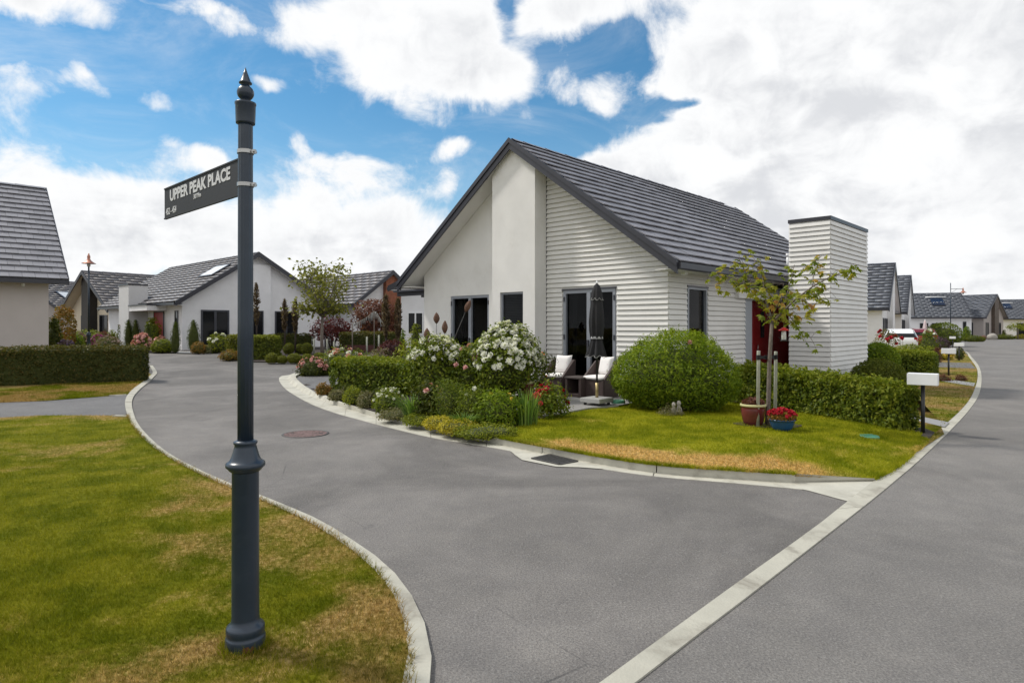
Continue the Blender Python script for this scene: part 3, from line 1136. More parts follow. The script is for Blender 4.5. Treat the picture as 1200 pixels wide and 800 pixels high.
# mountable kerb and channel in front of the garden
hk_out = [(330, 440.6), (327, 443.4), (328.5, 448.5), (335, 456), (347, 464), (367.5, 474.7), (395, 484.6), (420, 491.5), (450, 499.5), (505, 512.6), (560, 521.5), (598, 528.5), (660, 541.5), (705, 549.6), (772, 558.8), (860, 566.3), (940, 573.6)]
hk_mid = [(340, 439.3), (337, 442), (338.5, 446.5), (345, 453), (356, 460.5), (375, 468.6), (398, 476.5), (420, 483), (450, 491.5), (505, 504.7), (560, 514.4), (600, 522.5), (660, 535), (707, 543.6), (774, 552.2), (860, 558.6), (933, 565.4)]
hk_back = [(352, 437.8), (347, 440.4), (347.5, 443.3), (353, 448.8), (362, 454.8), (380, 462.5), (400, 471), (422, 477.8), (450, 485.7), (505, 497.4), (560, 508.2), (602, 516.5), (660, 527), (708, 535.6), (776, 545.0), (860, 550.8), (932, 555.2)]
HK_OUT, HK_MID, HK_BACK = ([p.xy for p in GP(l)] for l in (hk_out, hk_mid, hk_back))
HK_BACK_T = [p.xy for p in GP(hk_back, 0.10)]
face = [a.lerp(b, 0.42) for a, b in zip(HK_MID, HK_BACK_T)]
kerb2 = tag(empty('kerb', (0, 0, 0)), kind='structure')
kerb_run([HK_OUT, HK_MID, face, HK_BACK_T], [0.006, 0.012, 0.095, 0.105], 110, [0.18, 0.30, 0.37, 0.44, 0.52, 0.60, 0.70, 0.77, 0.83, 0.92], CONC2, kerb2)
# triangular end of that kerb where it meets the flush strip
TRI = GP([(940, 573.6), (947, 575), (994.5, 588), (1024.5, 563), (933, 565.4)])
tb = MB()
e0, e1, e2 = G(932, 555.2, 0.10), G(1025, 560.5, 0.04), G(1024.5, 563, 0.012)
tb.add([(TRI[0].x, TRI[0].y, 0.006), (TRI[1].x, TRI[1].y, 0.006), (TRI[2].x, TRI[2].y, 0.006), tuple(e2), (TRI[4].x, TRI[4].y, 0.012)], [(0, 1, 2, 3, 4)])
m_ = TRI[4].lerp(e0, 0.42)
tb.add([(TRI[4].x, TRI[4].y, 0.012), tuple(e2), tuple(e1 + Vector((0, 0, -0.005))), (m_.x, m_.y, 0.095)], [(0, 1, 2, 3)])
tb.add([(m_.x, m_.y, 0.095), tuple(e1 + Vector((0, 0, -0.005))), tuple(e1), tuple((e0.x, e0.y, 0.105))], [(0, 1, 2, 3)])
tb.build('kerb_end', CONC2, kerb2)

# flush concrete strip between the two roads, running on as the main road's kerb
st_l = [(707, 800), (850, 695), (956, 618.5), (994.7, 587.5), (1026.7, 562.7), (1050.7, 548), (1069, 532.6), (1090.5, 513.5), (1107, 498.7), (1122.7, 484.5), (1135, 470.5), (1141.5, 458), (1145.5, 444), (1145, 433), (1141, 426), (1135.5, 418.5), (1129.5, 411.5)]
st_r = [(746, 800), (880, 697), (978.7, 620), (1026.7, 582.4), (1051, 562), (1069, 547), (1088, 529.5), (1108, 510), (1122, 496), (1134.5, 482), (1144.5, 468), (1149, 456), (1150.3, 443), (1149, 434), (1145.5, 426.5), (1139.2, 419), (1131.8, 411.7)]
ST_L = [p.xy for p in GP(st_l)]
ST_R = [p.xy for p in GP(st_r)]
dl = (ST_L[0] - ST_L[1]).normalized()
ST_L = [ST_L[0] + dl * 8, ST_L[0] + dl * 3] + ST_L + [Vector((33.5, 50.5)), Vector((33, 60)), Vector((28, 68)), Vector((16, 72))]
ST_R = [ST_R[0] + dl * 8, ST_R[0] + dl * 3] + ST_R + [Vector((34.2, 50.5)), Vector((33.8, 60.5)), Vector((28.5, 68.6)), Vector((16, 72.8))]
strip = tag(empty('kerb', (0, 0, 0)), kind='structure')
kerb_run([ST_R, ST_L], [0.010, 0.016], 150, [0.02, 0.05, 0.08, 0.12, 0.2, 0.3, 0.4, 0.5, 0.6], CONC, strip)

# the two roads (the strip lies over their seam)
mid_strip = [(a + b) / 2 for a, b in zip(ST_L, ST_R)]
side_poly = [(-60, -12), (mid_strip[0].x, -12)] + [tuple(p) for p in mid_strip[:7]] + [tuple(HK_MID[-1])] + [tuple(p) for p in HK_MID[::-1]] + [tuple(G(352, 438).xy), (2, 26), (2, 46), (-60, 46)]
tag(sheet('side_road', side_poly, 0.0, ROAD1, 1.6), kind='structure')
main_poly = [(mid_strip[0].x, -12)] + [tuple(p) for p in mid_strip[:-3]] + [(34, 72), (20, 74.5), (20, 90), (140, 90), (140, -12)]
tag(sheet('main_road', main_poly, 0.0, ROAD2, 3.0), kind='structure')

# near lawn, driveway, lawn under the far hedge
inner = smooth_rails([NKO, NKI], 140)[1]
i_a = min(range(140), key=lambda i: (inner[i].xy - G(148.5, 488).xy).length)
i_b = min(range(140), key=lambda i: (inner[i].xy - G(149, 463).xy).length)
i_c = min(range(140), key=lambda i: (inner[i].xy - G(176, 440).xy).length)


def lawn_z(x, y):
    return zt(x, y) + 0.012 * mnoise.noise((x * 0.9, y * 0.9, 2))


near_poly = [p.xy for p in inner[i_a:]] + [Vector((-40, -9)), Vector((-40, 11.4)), G(0, 491).xy, G(48, 488.3).xy]
near_poly = [tuple(p) for p in near_poly]
def near_line(line, r0, r1):
    P = np.array([p[:2] for p in line])
    def f(x, y):
        d = np.sqrt(((P - np.array([x, y])) ** 2).sum(1).min())
        return float(1 - sstep(r0, r1, d))
    return f


_nd = near_line([p for p in inner if p.y < 6.2], 0.1, 0.9)
near_dry = lambda x, y: 0.22 * _nd(x, y) + 0.55 * math.exp(-((x + 1.352) ** 2 + (y - 3.29) ** 2) / 0.03) + 0.55 * math.exp(-((x + 1.75) ** 2 + (y - 2.9) ** 2) / 0.35) - 0.45 * (1 - sstep(-3.6, -2.2, x)) * (1 - sstep(5.5, 8, y))
sheet('lawn', near_poly, 0.03, LAWN, 0.5, zfun=lawn_z, dry=near_dry)
drive_poly = [tuple(p.xy) for p in inner[i_b:i_a + 1]] + [tuple(G(48, 488.3).xy), tuple(G(0, 491).xy), (-40, 11.4), (-40, 13.1), tuple(G(0, 473).xy), tuple(G(53, 471).xy)]
sheet('driveway', drive_poly, 0.022, DRIVE, 1.2)
far_poly = [tuple(p.xy) for p in inner[i_c:i_b + 1]] + [tuple(G(53, 471).xy), tuple(G(0, 473).xy), (-40, 13.1), (-40, 40), (-24, 40), (-13.4, 23.5)]
sheet('lawn', far_poly, 0.03, LAWN_B, 1.0)
eb = MB()
for a, b_ in (((148, 463), (128, 464)), ((149, 488.3), (134, 487.8))):
    p, q = G(*a, 0.02), G(*b_, 0.02)
    eb.beam(p, q, 0.10, 0.044)
tag(eb.build('driveway_edging', CONC), kind='structure')

# front garden: soil, lawn, patio
kb = [Vector((p.x, p.y)) for p in smooth_rails([HK_OUT, HK_BACK_T], 80)[1]]
i_s = min(range(80), key=lambda i: (kb[i] - G(362, 455).xy).length)
i_l = min(range(80), key=lambda i: (kb[i] - G(582, 512, 0.1).xy).length)
lawn_edge = GP([(600, 503), (622, 495), (640, 490), (660, 483.5), (690, 479), (722, 477)], 0.1)
bed_poly = [tuple(p) for p in kb[i_s:i_l + 1]] + [tuple(p.xy) for p in lawn_edge] + [(2.9, 14.2), (-2.6, 19.4), (2.6, 24.7), (-2, 30.5), (-7.0, 24.5), tuple(G(390, 443, 0.1).xy)]
sheet('garden_bed', bed_poly, 0.10, SOIL, 0.6, zfun=lambda x, y: 0.035 * mnoise.noise((x * 1.7, y * 1.7, 4)) + zt(x, y))
rise = lambda x, y: 0.05 * math.exp(-((x - 2.6) ** 2 + (y - 10.4) ** 2) / 4) + 0.012 * mnoise.noise((x * 0.9, y * 0.9, 2))
lawn_right = [G(1025, 560.8, 0.03), G(1050, 546.5, 0.03), G(1067, 531, 0.04), G(1084, 515, 0.05), G(1076, 508, 0.08)]
front_poly = [tuple(p) for p in kb[i_l:]] + [tuple(p.xy) for p in lawn_right] + [(6.3, 9.9), (4.7, 13.4), (3.4, 13.5), (2.6, 13.3)] + [tuple(p.xy) for p in lawn_edge[::-1]]
FRONT_POLY = front_poly


def front_z(x, y):
    # the verge falls to the flush strip at its right-hand end
    dist = (x - 3.86) * -0.763 + (y - 6.89) * 0.646
    t = 1 - sstep(-0.05, 1.1, dist)
    return float(rise(x, y) * (1 - t) + 0.10 - 0.072 * t)


_fd = near_line(kb[i_l:], 0.15, 1.1)
front_dry = lambda x, y: 1.25 * _fd(x, y) * float(sstep(0.2, 1.2, x)) - 0.35 * float(sstep(8.0, 9.5, y))
sheet('lawn', front_poly, 0.0, LAWN_F, 0.35, zfun=front_z, dry=front_dry)
patio_poly = [tuple(G(634, 489, 0.13).xy), tuple(G(690, 478.5, 0.13).xy), tuple(G(724, 476, 0.13).xy), (3.0, 13.6), (3.32, 13.72), (-2.4, 19.1), (-1.5, 17.5), tuple(G(612, 468, 0.13).xy)]
sheet('patio', patio_poly, 0.15, PATIO, 1.0)
pe = MB()
for a, b_ in zip(patio_poly[:3], patio_poly[1:3]):
    pe.beam((a[0], a[1], 0.10), (b_[0], b_[1], 0.10), 0.05, 0.099)
pe.build('patio_edging', PATH, tag(empty('patio_border', (0, 0, 0)), kind='structure'))
side_drive = [tuple(G(362, 455, .1).xy), tuple(G(353, 449, .1).xy), tuple(G(347.5, 443.3, .1).xy), tuple(G(352, 440.3, .1).xy), tuple(G(390, 440, .1).xy), (-2.5, 24), (-4.6, 20.6), tuple(G(372, 461, .1).xy)]
sheet('driveway', side_drive, 0.108, DRIVE, 1.2)

sheet('garden_bed', [(2.6, 13.3), (3.4, 13.5), (4.7, 13.4), (5.6, 11.2), (6.0, 10.6), (6.6, 11.6), (11.6, 19.5), (13, 26), (2, 26), (-2.6, 19.4), (2.9, 14.2)], 0.06, SOIL, 1.5)
# verge along the main road, its paths and drive
vl = [Vector((p.x, p.y)) for p in ST_L[6:-3]]
verge_poly = [tuple(p) for p in vl] + [(33, 62), (24, 66), (12, 66), (12, 20), (7.6, 11.6), (6.6, 9.9)]
sheet('lawn', verge_poly, 0.020, LAWN_B, 1.2)
sheet('mulch', [tuple(G(*p, .03).xy) for p in ((1096, 506.5), (1088, 514), (1076, 508.5), (1070, 503), (1080, 500))], 0.032, SOIL, 0.5)
sheet('footpath', [tuple(G(*p, .03).xy) for p in ((1112.5, 494.5), (1107, 500), (1086, 495), (1066, 490), (1066, 484), (1086, 489))], 0.028, PATH, 1.0)
sheet('footpath', [tuple(G(*p, .03).xy) for p in ((1143, 448.5), (1141, 452.3), (1100, 445.6), (1070, 443), (1070, 440), (1100, 442.6))], 0.028, PATH, 1.0)
sheet('driveway', [tuple(G(*p, .03).xy) for p in ((1143.5, 431.5), (1137, 425), (1088, 424), (1040, 422), (1040, 428), (1090, 429.5))], 0.028, DRIVE, 1.5)
# gardens of the houses at the back
sheet('garden_bed', [tuple(G(60, 412).xy), tuple(G(206, 414.2).xy), tuple(G(213, 410.5).xy), (-22, 47), (-46, 62), (-45, 38)], 0.03, SOIL, 2.0)
sheet('footpath', [tuple(G(206, 414.4).xy), tuple(G(230, 414.4).xy), tuple(G(217, 409).xy), tuple(G(211, 409).xy)], 0.035, PATH, 2.0)
sheet('garden_bed', [tuple(G(232, 414).xy), tuple(G(255, 414).xy), tuple(G(262, 420).xy), tuple(G(290, 424.5).xy), tuple(G(345, 425.5).xy), (-9.0, 27.5), (-4, 33), (-4, 42), (-14, 42), (-20, 36.5)], 0.035, SOIL, 1.6)
sheet('lawn', [(-4, 42), (-4, 33), (-1, 30), (8, 34), (14, 66), (33, 66), (34, 72), (20, 74.4), (20, 120), (-70, 120), (-60, 46.2)], 0.02, LAWN_B, 5.0)
sheet('lawn', [(34, 90.2), (140, 90.2), (140, 190), (20, 190), (20, 120.2)], 0.03, LAWN_B, 8.0)


# grass blades
def blades(name, poly, n, h, w, zf, m, ymax=99, dry=None, fall=1.0):
    P = np.array(poly)
    x0, y0 = P.min(0)
    x1, y1 = P.max(0)
    x0, x1, y0, y1 = max(x0, -13), x1, max(y0, 1.6), min(y1, ymax)
    N = n * 4
    # more of them close to the viewer
    u = RNG.uniform(0, 1, N)
    y = (y0 ** (1 - fall) + u * (y1 ** (1 - fall) - y0 ** (1 - fall))) ** (1 / (1 - fall)) if fall != 1 else y0 * (y1 / y0) ** u
    x = RNG.uniform(x0, x1, N)
    ok = np.zeros(N, bool)
    j = len(P) - 1
    for i in range(len(P)):
        c = (P[i, 1] > y) != (P[j, 1] > y)
        with np.errstate(divide='ignore', invalid='ignore'):
            xi = (P[j, 0] - P[i, 0]) * (y - P[i, 1]) / (P[j, 1] - P[i, 1]) + P[i, 0]
        ok ^= c & (x < xi)
        j = i
    ok &= (np.abs(x) < y * 0.86 + 0.4)
    x, y = x[ok][:n], y[ok][:n]
    n = len(x)
    z = np.array([zf(a, b) for a, b in zip(x, y)])
    a = RNG.uniform(0, 2 * PI, n)
    L = h * RNG.uniform(0.45, 1.25, n) * (1 + 0.35 * lump(np.stack([x, y, 0 * x], 1), 1.6, 5))
    lean = RNG.normal(0, 0.55, (n, 2))
    V = np.empty((n, 3, 3))
    dx, dy = np.cos(a) * w / 2, np.sin(a) * w / 2
    V[:, 0] = np.stack([x - dx, y - dy, z - 0.004], 1)
    V[:, 1] = np.stack([x + dx, y + dy, z - 0.004], 1)
    V[:, 2] = np.stack([x + lean[:, 0] * L, y + lean[:, 1] * L, z + L], 1)
    me = quad_mesh(name, V.reshape(-1, 3), np.arange(n * 3).reshape(n, 3), m, np.repeat(RNG.beta(1.3, 2.0, n), 3))
    if dry:
        at_ = me.attributes.new('dry', 'FLOAT', 'POINT')
        at_.data.foreach_set('value', np.repeat(np.array([dry(p, q) for p, q in zip(x, y)]), 3).astype(np.float32))
    o = link(name, me)
    tag(o, kind='stuff')
    return o


blades('grass', near_poly, 210000, 0.032, 0.0045, lambda x, y: lawn_z(x, y) + 0.03, BLADE, 12.2, near_dry, fall=1.7)
blades('grass', front_poly, 90000, 0.036, 0.007, front_z, BLADE_F, 14, front_dry, fall=1.0)
blades('grass', far_poly, 26000, 0.04, 0.012, lambda x, y: zt(x, y) + 0.03, BLADE_B, 20, fall=1.0)
blades('grass', verge_poly, 36000, 0.04, 0.012, lambda x, y: zt(x, y) + 0.02, BLADE_B, 30, fall=1.2)


def fringe(name, line, n, h, w, zf, m, off):
    """Tufts that hang over a kerb edge."""
    S = smooth(line, 200)
    x, y = [], []
    for _ in range(n):
        t = random.uniform(0, 198.9)
        p = S[int(t)].lerp(S[int(t) + 1], t % 1)
        x.append(p.x + random.gauss(0, off))
        y.append(p.y + random.gauss(0, off))
    x, y = np.array(x), np.array(y)
    z = np.array([zf(a, b) for a, b in zip(x, y)])
    a = RNG.uniform(0, 2 * PI, n)
    L = h * RNG.uniform(0.4, 1.3, n)
    lean = RNG.normal(0, 0.7, (n, 2))
    V = np.empty((n, 3, 3))
    dx, dy = np.cos(a) * w / 2, np.sin(a) * w / 2
    V[:, 0] = np.stack([x - dx, y - dy, z - 0.004], 1)
    V[:, 1] = np.stack([x + dx, y + dy, z - 0.004], 1)
    V[:, 2] = np.stack([x + lean[:, 0] * L, y + lean[:, 1] * L, z + L], 1)
    tag(link(name, quad_mesh(name, V.reshape(-1, 3), np.arange(n * 3).reshape(n, 3), m, np.repeat(RNG.beta(1.3, 2.0, n), 3))), kind='stuff')


fringe('grass', [p.xy for p in inner[i_a:i_a + 90]], 9000, 0.04, 0.006, lambda x, y: zt(x, y) + 0.028, BLADE_B, 0.012)
fringe('grass', kb[i_l:], 7000, 0.045, 0.007, lambda x, y: 0.098, BLADE_F, 0.015)
fringe('grass', [p.xy for p in lawn_right], 3000, 0.045, 0.008, lambda x, y: 0.026, BLADE_F, 0.02)

# ------------------------------------------------------------------ house building
def wedge(w, c, t0, t1, x0=0.0, y0=0.0, lift=0.0):
    """One flat tile: lower edge thick and raised, tucked under the next at its top."""
    return [(x0, y0, t0 - 0.026 + lift), (x0 + w, y0, t0 - 0.026 + lift), (x0 + w, y0 + c, t1 - 0.026), (x0, y0 + c, t1 - 0.026),
            (x0, y0, t0 + lift), (x0 + w, y0, t0 + lift), (x0 + w, y0 + c, t1), (x0, y0 + c, t1)]


WF = [(0, 3, 2, 1), (4, 5, 6, 7), (0, 1, 5, 4), (1, 2, 6, 5), (2, 3, 7, 6), (3, 0, 4, 7)]


def tiles_joined(name, length, slope, course, tw, m, parent, org, A, U, keep=None, t0=0.052):
    """Courses of tiles as one mesh; org = eave corner, A along the eave, U up the slope."""
    V, Q, T = [], [], []
    A, U = Vector(A), Vector(U)
    Nn = A.cross(U).normalized()
    if Nn.z < 0: Nn = -Nn
    rows, cols = int(math.ceil(slope / course)), int(math.ceil(length / tw))
    for r in range(rows):
        for c in range(-1, cols + 1):
            if keep and not keep(r, c): continue
            x0 = (c + (0.5 if r % 2 else 0)) * tw
            x1 = min(length, x0 + tw - 0.006)
            x0 = max(0, x0)
            if x1 - x0 < 0.03: continue
            y0 = r * course
            cc = min(course * 1.06, slope - y0)
            b = len(V)
            j = random.uniform(-0.003, 0.004)
            for p in wedge(x1 - x0, cc, t0, 0.006, x0, y0, j):
                V.append((Vector(org) + A * p[0] + U * p[1] + Nn * p[2])[:])
            Q += [tuple(b + i for i in f) for f in WF]
            T += [random.random()] * 8
    if not V: return None
    me = quad_mesh(name, np.array(V), np.array(Q), m, np.array([T]).ravel())
    bm = bmesh.new(); bm.from_mesh(me); bmesh.ops.recalc_face_normals(bm, faces=bm.faces); bm.to_mesh(me); bm.free()
    return link(name, me, parent)


def tiles_single(length, slope, course, tw, m, parent, org, A, U, pick, t0=0.052):
    """Each picked tile is an object; alike tiles share their mesh."""
    A, U = Vector(A), Vector(U)
    Nn = A.cross(U).normalized()
    flip = Nn.z < 0
    if flip: Nn = -Nn
    shared = {}
    for r, c in sorted(pick):
        x0 = (c + (0.5 if r % 2 else 0)) * tw
        x1 = min(length, x0 + tw - 0.006)
        x0 = max(0, x0)
        if x1 - x0 < 0.03: continue
        y0 = r * course
        cc = min(course * 1.06, slope - y0)
        key = (round(x1 - x0, 3), round(cc, 3))
        if key not in shared:
            b = MB()
            b.add(wedge(x1 - x0, cc, t0, 0.006), WF)
            me = b.mesh('tile', m)
            bm = bmesh.new(); bm.from_mesh(me); bmesh.ops.recalc_face_normals(bm, faces=bm.faces); bm.to_mesh(me); bm.free()
            shared[key] = me
        o = link('tile', shared[key], parent)
        ax = A if not flip else A
        M = Matrix((ax, U, Nn)).transposed().to_4x4()
        if M.determinant() < 0:
            M = Matrix((-ax, U, Nn)).transposed().to_4x4()
            x0 = x0 + (x1 - x0)
        M.translation = Vector(org) + A * x0 + U * y0 + Nn * random.uniform(-0.003, 0.005)
        o.matrix_basis = M @ Matrix.Rotation(random.gauss(0, 0.006), 4, 'Y')


def grid_cells(length, slope, course, tw):
    rows, cols = int(math.ceil(slope / course)), int(math.ceil(length / tw))
    return [(r, c) for r in range(rows) for c in range(-1, cols + 1)
            if min(length, (c + (0.5 if r % 2 else 0)) * tw + tw - 0.006) - max(0, (c + (0.5 if r % 2 else 0)) * tw) >= 0.03]


def wall_face(b, x0, x1, z0, top, holes, P, mi=0, depth=0.10, ri=None):
    """Flat wall with openings. top(x) gives the head; P maps (x, depth, z) to the house; reveals go inwards."""
    xs = sorted({x0, x1} | {h[0] for h in holes} | {h[1] for h in holes} | ({(x0 + x1) / 2} if abs(top(x0) + top(x1) - 2 * top((x0 + x1) / 2)) > 1e-4 else set()))
    for a, c in zip(xs[:-1], xs[1:]):
        m = (a + c) / 2
        hs = sorted([h for h in holes if h[0] < m < h[1]], key=lambda h: h[2])
        z = z0
        for h in hs:
            if h[2] > z + 1e-4: b.quad(P(a, 0, z), P(c, 0, z), P(c, 0, h[2]), P(a, 0, h[2]), mi)
            z = h[3]
        b.quad(P(a, 0, z), P(c, 0, z), P(c, 0, top(c)), P(a, 0, top(a)), mi)
    for a, c, za, zb in holes:
        d = depth
        b.quad(P(a, 0, za), P(a, d, za), P(a, d, zb), P(a, 0, zb), mi)
        b.quad(P(c, 0, za), P(c, d, za), P(c, d, zb), P(c, 0, zb), mi)
        b.quad(P(a, 0, zb), P(c, 0, zb), P(c, d, zb), P(a, d, zb), mi)
        b.quad(P(a, 0, za), P(c, 0, za), P(c, d, za), P(a, d, za), mi)


def window_unit(name, parent, P, x0, x1, z0, z1, d, fm, gm, fw=0.06, mull=(), trans=(), proud=0.0, ft=0.06):
    """Frame bars with a pane behind them. P maps (x, depth, z)."""
    b = MB()

    def bar(a, c, e, f):
        q = [P(x, y, z) for z in (e, f) for y in (d - proud, d + ft) for x in (a, c)]
        b.add(q, [(0, 2, 3, 1), (4, 5, 7, 6), (0, 1, 5, 4), (2, 6, 7, 3), (0, 4, 6, 2), (1, 3, 7, 5)])
    bar(x0, x0 + fw, z0, z1)
    bar(x1 - fw, x1, z0, z1)
    bar(x0 + fw, x1 - fw, z1 - fw, z1)
    bar(x0 + fw, x1 - fw, z0, z0 + fw)
    for m in mull: bar(m - fw * 0.7, m + fw * 0.7, z0 + fw, z1 - fw)
    for t_ in trans: bar(x0 + fw, x1 - fw, t_ - fw * 0.5, t_ + fw * 0.5)
    f = b.build(name, fm, parent)
    g = MB()
    y = d + ft * 0.55
    q = [P(x, yy, z) for z in (z0 + fw * 0.5, z1 - fw * 0.5) for yy in (y, y + 0.008) for x in (x0 + fw * 0.5, x1 - fw * 0.5)]
    g.add(q, [(0, 2, 3, 1), (4, 5, 7, 6), (0, 1, 5, 4), (2, 6, 7, 3), (0, 4, 6, 2), (1, 3, 7, 5)])
    g.build('pane', gm, f)
    return f


# ------------------------------------------------------------------ the corner house
D2 = Vector((-0.7249, 0.6889, 0))
D1 = Vector((0.6889, 0.7249, 0))
C0 = Vector((3.295, 13.68, 0))
W = 8.15
HO = C0 + D2 * W
RZ = math.atan2(-D2.y, -D2.x)
house = empty('corner_house', HO, RZ, 'pale gabled corner house with weatherboards, dark tiled roof and tall boxed chimney', 'house')
EZ, SLP, OVF, OVS = 2.97, 0.725, 0.55, 0.5
LEN = 12.1
RIDGE = EZ + SLP * (W / 2 + OVS)
rz = lambda x: EZ + SLP * ((x + OVS) if x < W / 2 else (W + OVS - x))
under = lambda x: rz(x) - 0.16
FP = lambda x, d, z: (x, d, z)
PFP = lambda x, d, z: (x, -0.45 + d, z)
SP = lambda u, d, z: (W - d, u, z)
XB = W - 3.355
PX0, PX1 = 3.33, XB
Z0 = 0.08
doorL = (1.19, 2.75, 0.17, 2.52)
doorR = (5.335, 6.835, 0.17, 2.52)
popw = (3.61, 4.405, 0.62, 2.52)
sidew = (0.80, 1.70, 0.75, 2.53)
wb = MB()
wall_face(wb, 0, PX0, Z0, under, [doorL], FP)
wall_face(wb, PX0, PX1, Z0, under, [popw], PFP)
for x, s in ((PX0, -1), (PX1, 1)):
    wb.quad((x, -0.45, Z0), (x, 0, Z0), (x, 0, under(x)), (x, -0.45, under(x)))
wb.quad((0, 0, Z0), (0, LEN, Z0), (0, LEN, under(0)), (0, 0, under(0)))
wb.add([(0, LEN, Z0), (W, LEN, Z0), (W, LEN, under(W)), (W / 2, LEN, under(W / 2)), (0, LEN, under(0))], [(0, 1, 2, 3, 4)])
wb.build('stucco_wall', STUCCO, house)
# lining behind the boards
bw = MB()
wall_face(bw, PX1, W, Z0, under, [doorR], FP)
bw2 = MB()
wall_face(bw2, 0, 3.74, Z0, lambda u: 2.86, [sidew], SP)
bw3 = MB()
wall_face(bw3, 7.9, LEN, Z0, lambda u: 2.86, [], SP)
bw2.quad((W, 3.74, Z0), (W - 0.4, 3.74, Z0), (W - 0.4, 3.74, 2.86), (W, 3.74, 2.86))
backing2 = bw2.build('weatherboard_wall', BOARD, house)
bw3.build('rear_side_wall', BOARD, house)
backing = bw.build('weatherboard_wall', BOARD, house)

PITCH = 0.1145


def board(parent, P, x0, x1, z, top=None, lip=0.042, h=None):
    """A bevel-back weatherboard from x0 to x1 whose lower edge is at z; clipped by top(x) if given."""
    h = h or PITCH
    zt0 = zt1 = z + h - 0.017
    j = random.uniform(-0.0015, 0.0015)
    if top:
        ta, tb_ = top(x0), top(x1)
        if max(ta, tb_) <= z + 0.01: return
        # cut the run where the slope passes under the board
        if min(ta, tb_) < z + 0.02:
            k = (z + 0.02 - ta) / (tb_ - ta)
            xc = x0 + (x1 - x0) * k
            if ta < tb_: x0 = xc
            else: x1 = xc
        zt0, zt1 = min(zt0, top(x0)), min(zt1, top(x1))
    if x1 - x0 < 0.02: return
    b = MB()
    v = [P(x0, -lip + j, z), P(x1, -lip + j, z), P(x1, -0.014, zt1), P(x0, -0.014, zt0), P(x0, 0.002, z), P(x1, 0.002, z), P(x1, 0.002, zt1), P(x0, 0.002, zt0)]
    b.add(v, [(0, 1, 2, 3), (4, 7, 6, 5), (0, 4, 5, 1), (3, 2, 6, 7), (0, 3, 7, 4), (1, 5, 6, 2)])
    b.build('weatherboard', BOARD, parent)


def boards(parent, P, x0, x1, z0, z1, holes=(), top=None, h=None):
    h = h or PITCH
    n = int((z1 - z0) / h)
    for i in range(n):
        z = z0 + i * h
        runs = [(x0, x1)]
        for a, c, za, zb in holes:
            if z + h * 0.5 > za and z + h * 0.5 < zb:
                runs = [r for q in runs for r in ((q[0], min(q[1], a)), (max(q[0], c), q[1])) if r[1] - r[0] > 0.03]
        for a, c in runs: board(parent, P, a, c, z, top, h=h)


boards(backing, FP, PX1 + 0.012, W + 0.012, 0.20, 5.6, [(doorR[0] - 0.035, doorR[1] + 0.035, 0.1, doorR[3] + 0.04)], top=lambda x: under(min(x, W)) - 0.004)
boards(backing2, SP, -0.012, 3.74, 0.20, 2.85, [(sidew[0] - 0.035, sidew[1] + 0.035, sidew[2] - 0.04, sidew[3] + 0.04)])
# scribers and corner stop
cb = MB()
cb.box(PX1 + 0.001, PX1 + 0.012, -0.032, -0.001, 0.2, under(PX1) - 0.02)
cb.build('scriber', TRIM2, house)

# chimney block beside the entry
CX0, CX1, CU0, CU1, CZ = W + 0.73, W + 1.70, 4.807, 7.9, 4.36
ch = MB()
ch.box(CX0, CX1, CU0, CU1, Z0, CZ)
chim = ch.build('chimney', BOARD, house)
CL = lambda a, d, z: (a, CU0 + d, z)
CR = lambda u, d, z: (CX1 - d, u, z)
boards(chim, CL, CX0 - 0.012, CX1 + 0.012, 0.20, CZ - 0.02, h=0.1205)
boards(chim, CR, CU0 - 0.012, CU1, 0.20, CZ - 0.02, h=0.1205)
cc = MB()
cc.box(CX0 - 0.035, CX1 + 0.035, CU0 - 0.035, CU1 + 0.035, CZ - 0.06, CZ + 0.03)
cc.build('chimney_cap', TRIM, chim)
cw = MB()
cw.box(W + 0.002, CX0 - 0.002, 7.75, CU1, Z0, 2.6)
cw.build('chimney_link', BOARD, house)
sb = MB()
sb.box(CX1 - 0.08, CX1 - 0.02, CU1 + 0.001, CU1 + 0.06, 0.15, 2.1)
sb.build('downpipe', TRIM, house)

# openings
blocks = [('glass_door', FP, doorL, 0.05, ((doorL[0] + doorL[1]) / 2,)), ('glass_door', FP, doorR, 0.0, ((doorR[0] + doorR[1]) / 2,))]
for nm, P, o_, d, mu in blocks:
    f = window_unit(nm, house, P, *o_, d, FRAME, GLASS, 0.075, mu, proud=0.03)
    hb = MB()
    mx = mu[0]
    hb.box(mx - 0.02, mx + 0.02, d - 0.075, d - 0.035, 1.05, 1.35)
    for hz_ in (0.4, 1.35, 2.25):
        for hx in (o_[0] + 0.03, o_[1] - 0.03):
            hb.box(hx - 0.012, hx + 0.012, d - 0.055, d - 0.031, hz_, hz_ + 0.12)
    hb.build('hinge', TRIM2, f)
hd = MB()
hd.box(doorR[0] - 0.035, doorR[1] + 0.035, -0.055, -0.002, doorR[3] + 0.002, doorR[3] + 0.035)
hd.box(sidew[0] * 0 + W + 0.002, W + 0.05, sidew[0] - 0.035, sidew[1] + 0.035, sidew[3] + 0.002, sidew[3] + 0.035)
hd.build('head_flashing', TRIM2, house)
f = window_unit('window', house, PFP, *popw, 0.05, FRAME, GLASS, 0.05)
bl = MB()
for i in range(44):
    z = popw[2] + 0.06 + i * 0.042
    if z > popw[3] - 0.05: break
    bl.quad((popw[0] + 0.06, -0.45 + 0.150, z), (popw[1] - 0.06, -0.45 + 0.150, z), (popw[1] - 0.06, -0.45 + 0.185, z + 0.024), (popw[0] + 0.06, -0.45 + 0.185, z + 0.024))
bl.build('blind', BLIND, f)
f = window_unit('window', house, SP, *sidew, 0.0, FRAME, GLASS, 0.05, mull=(), proud=0.028)
bl = MB()
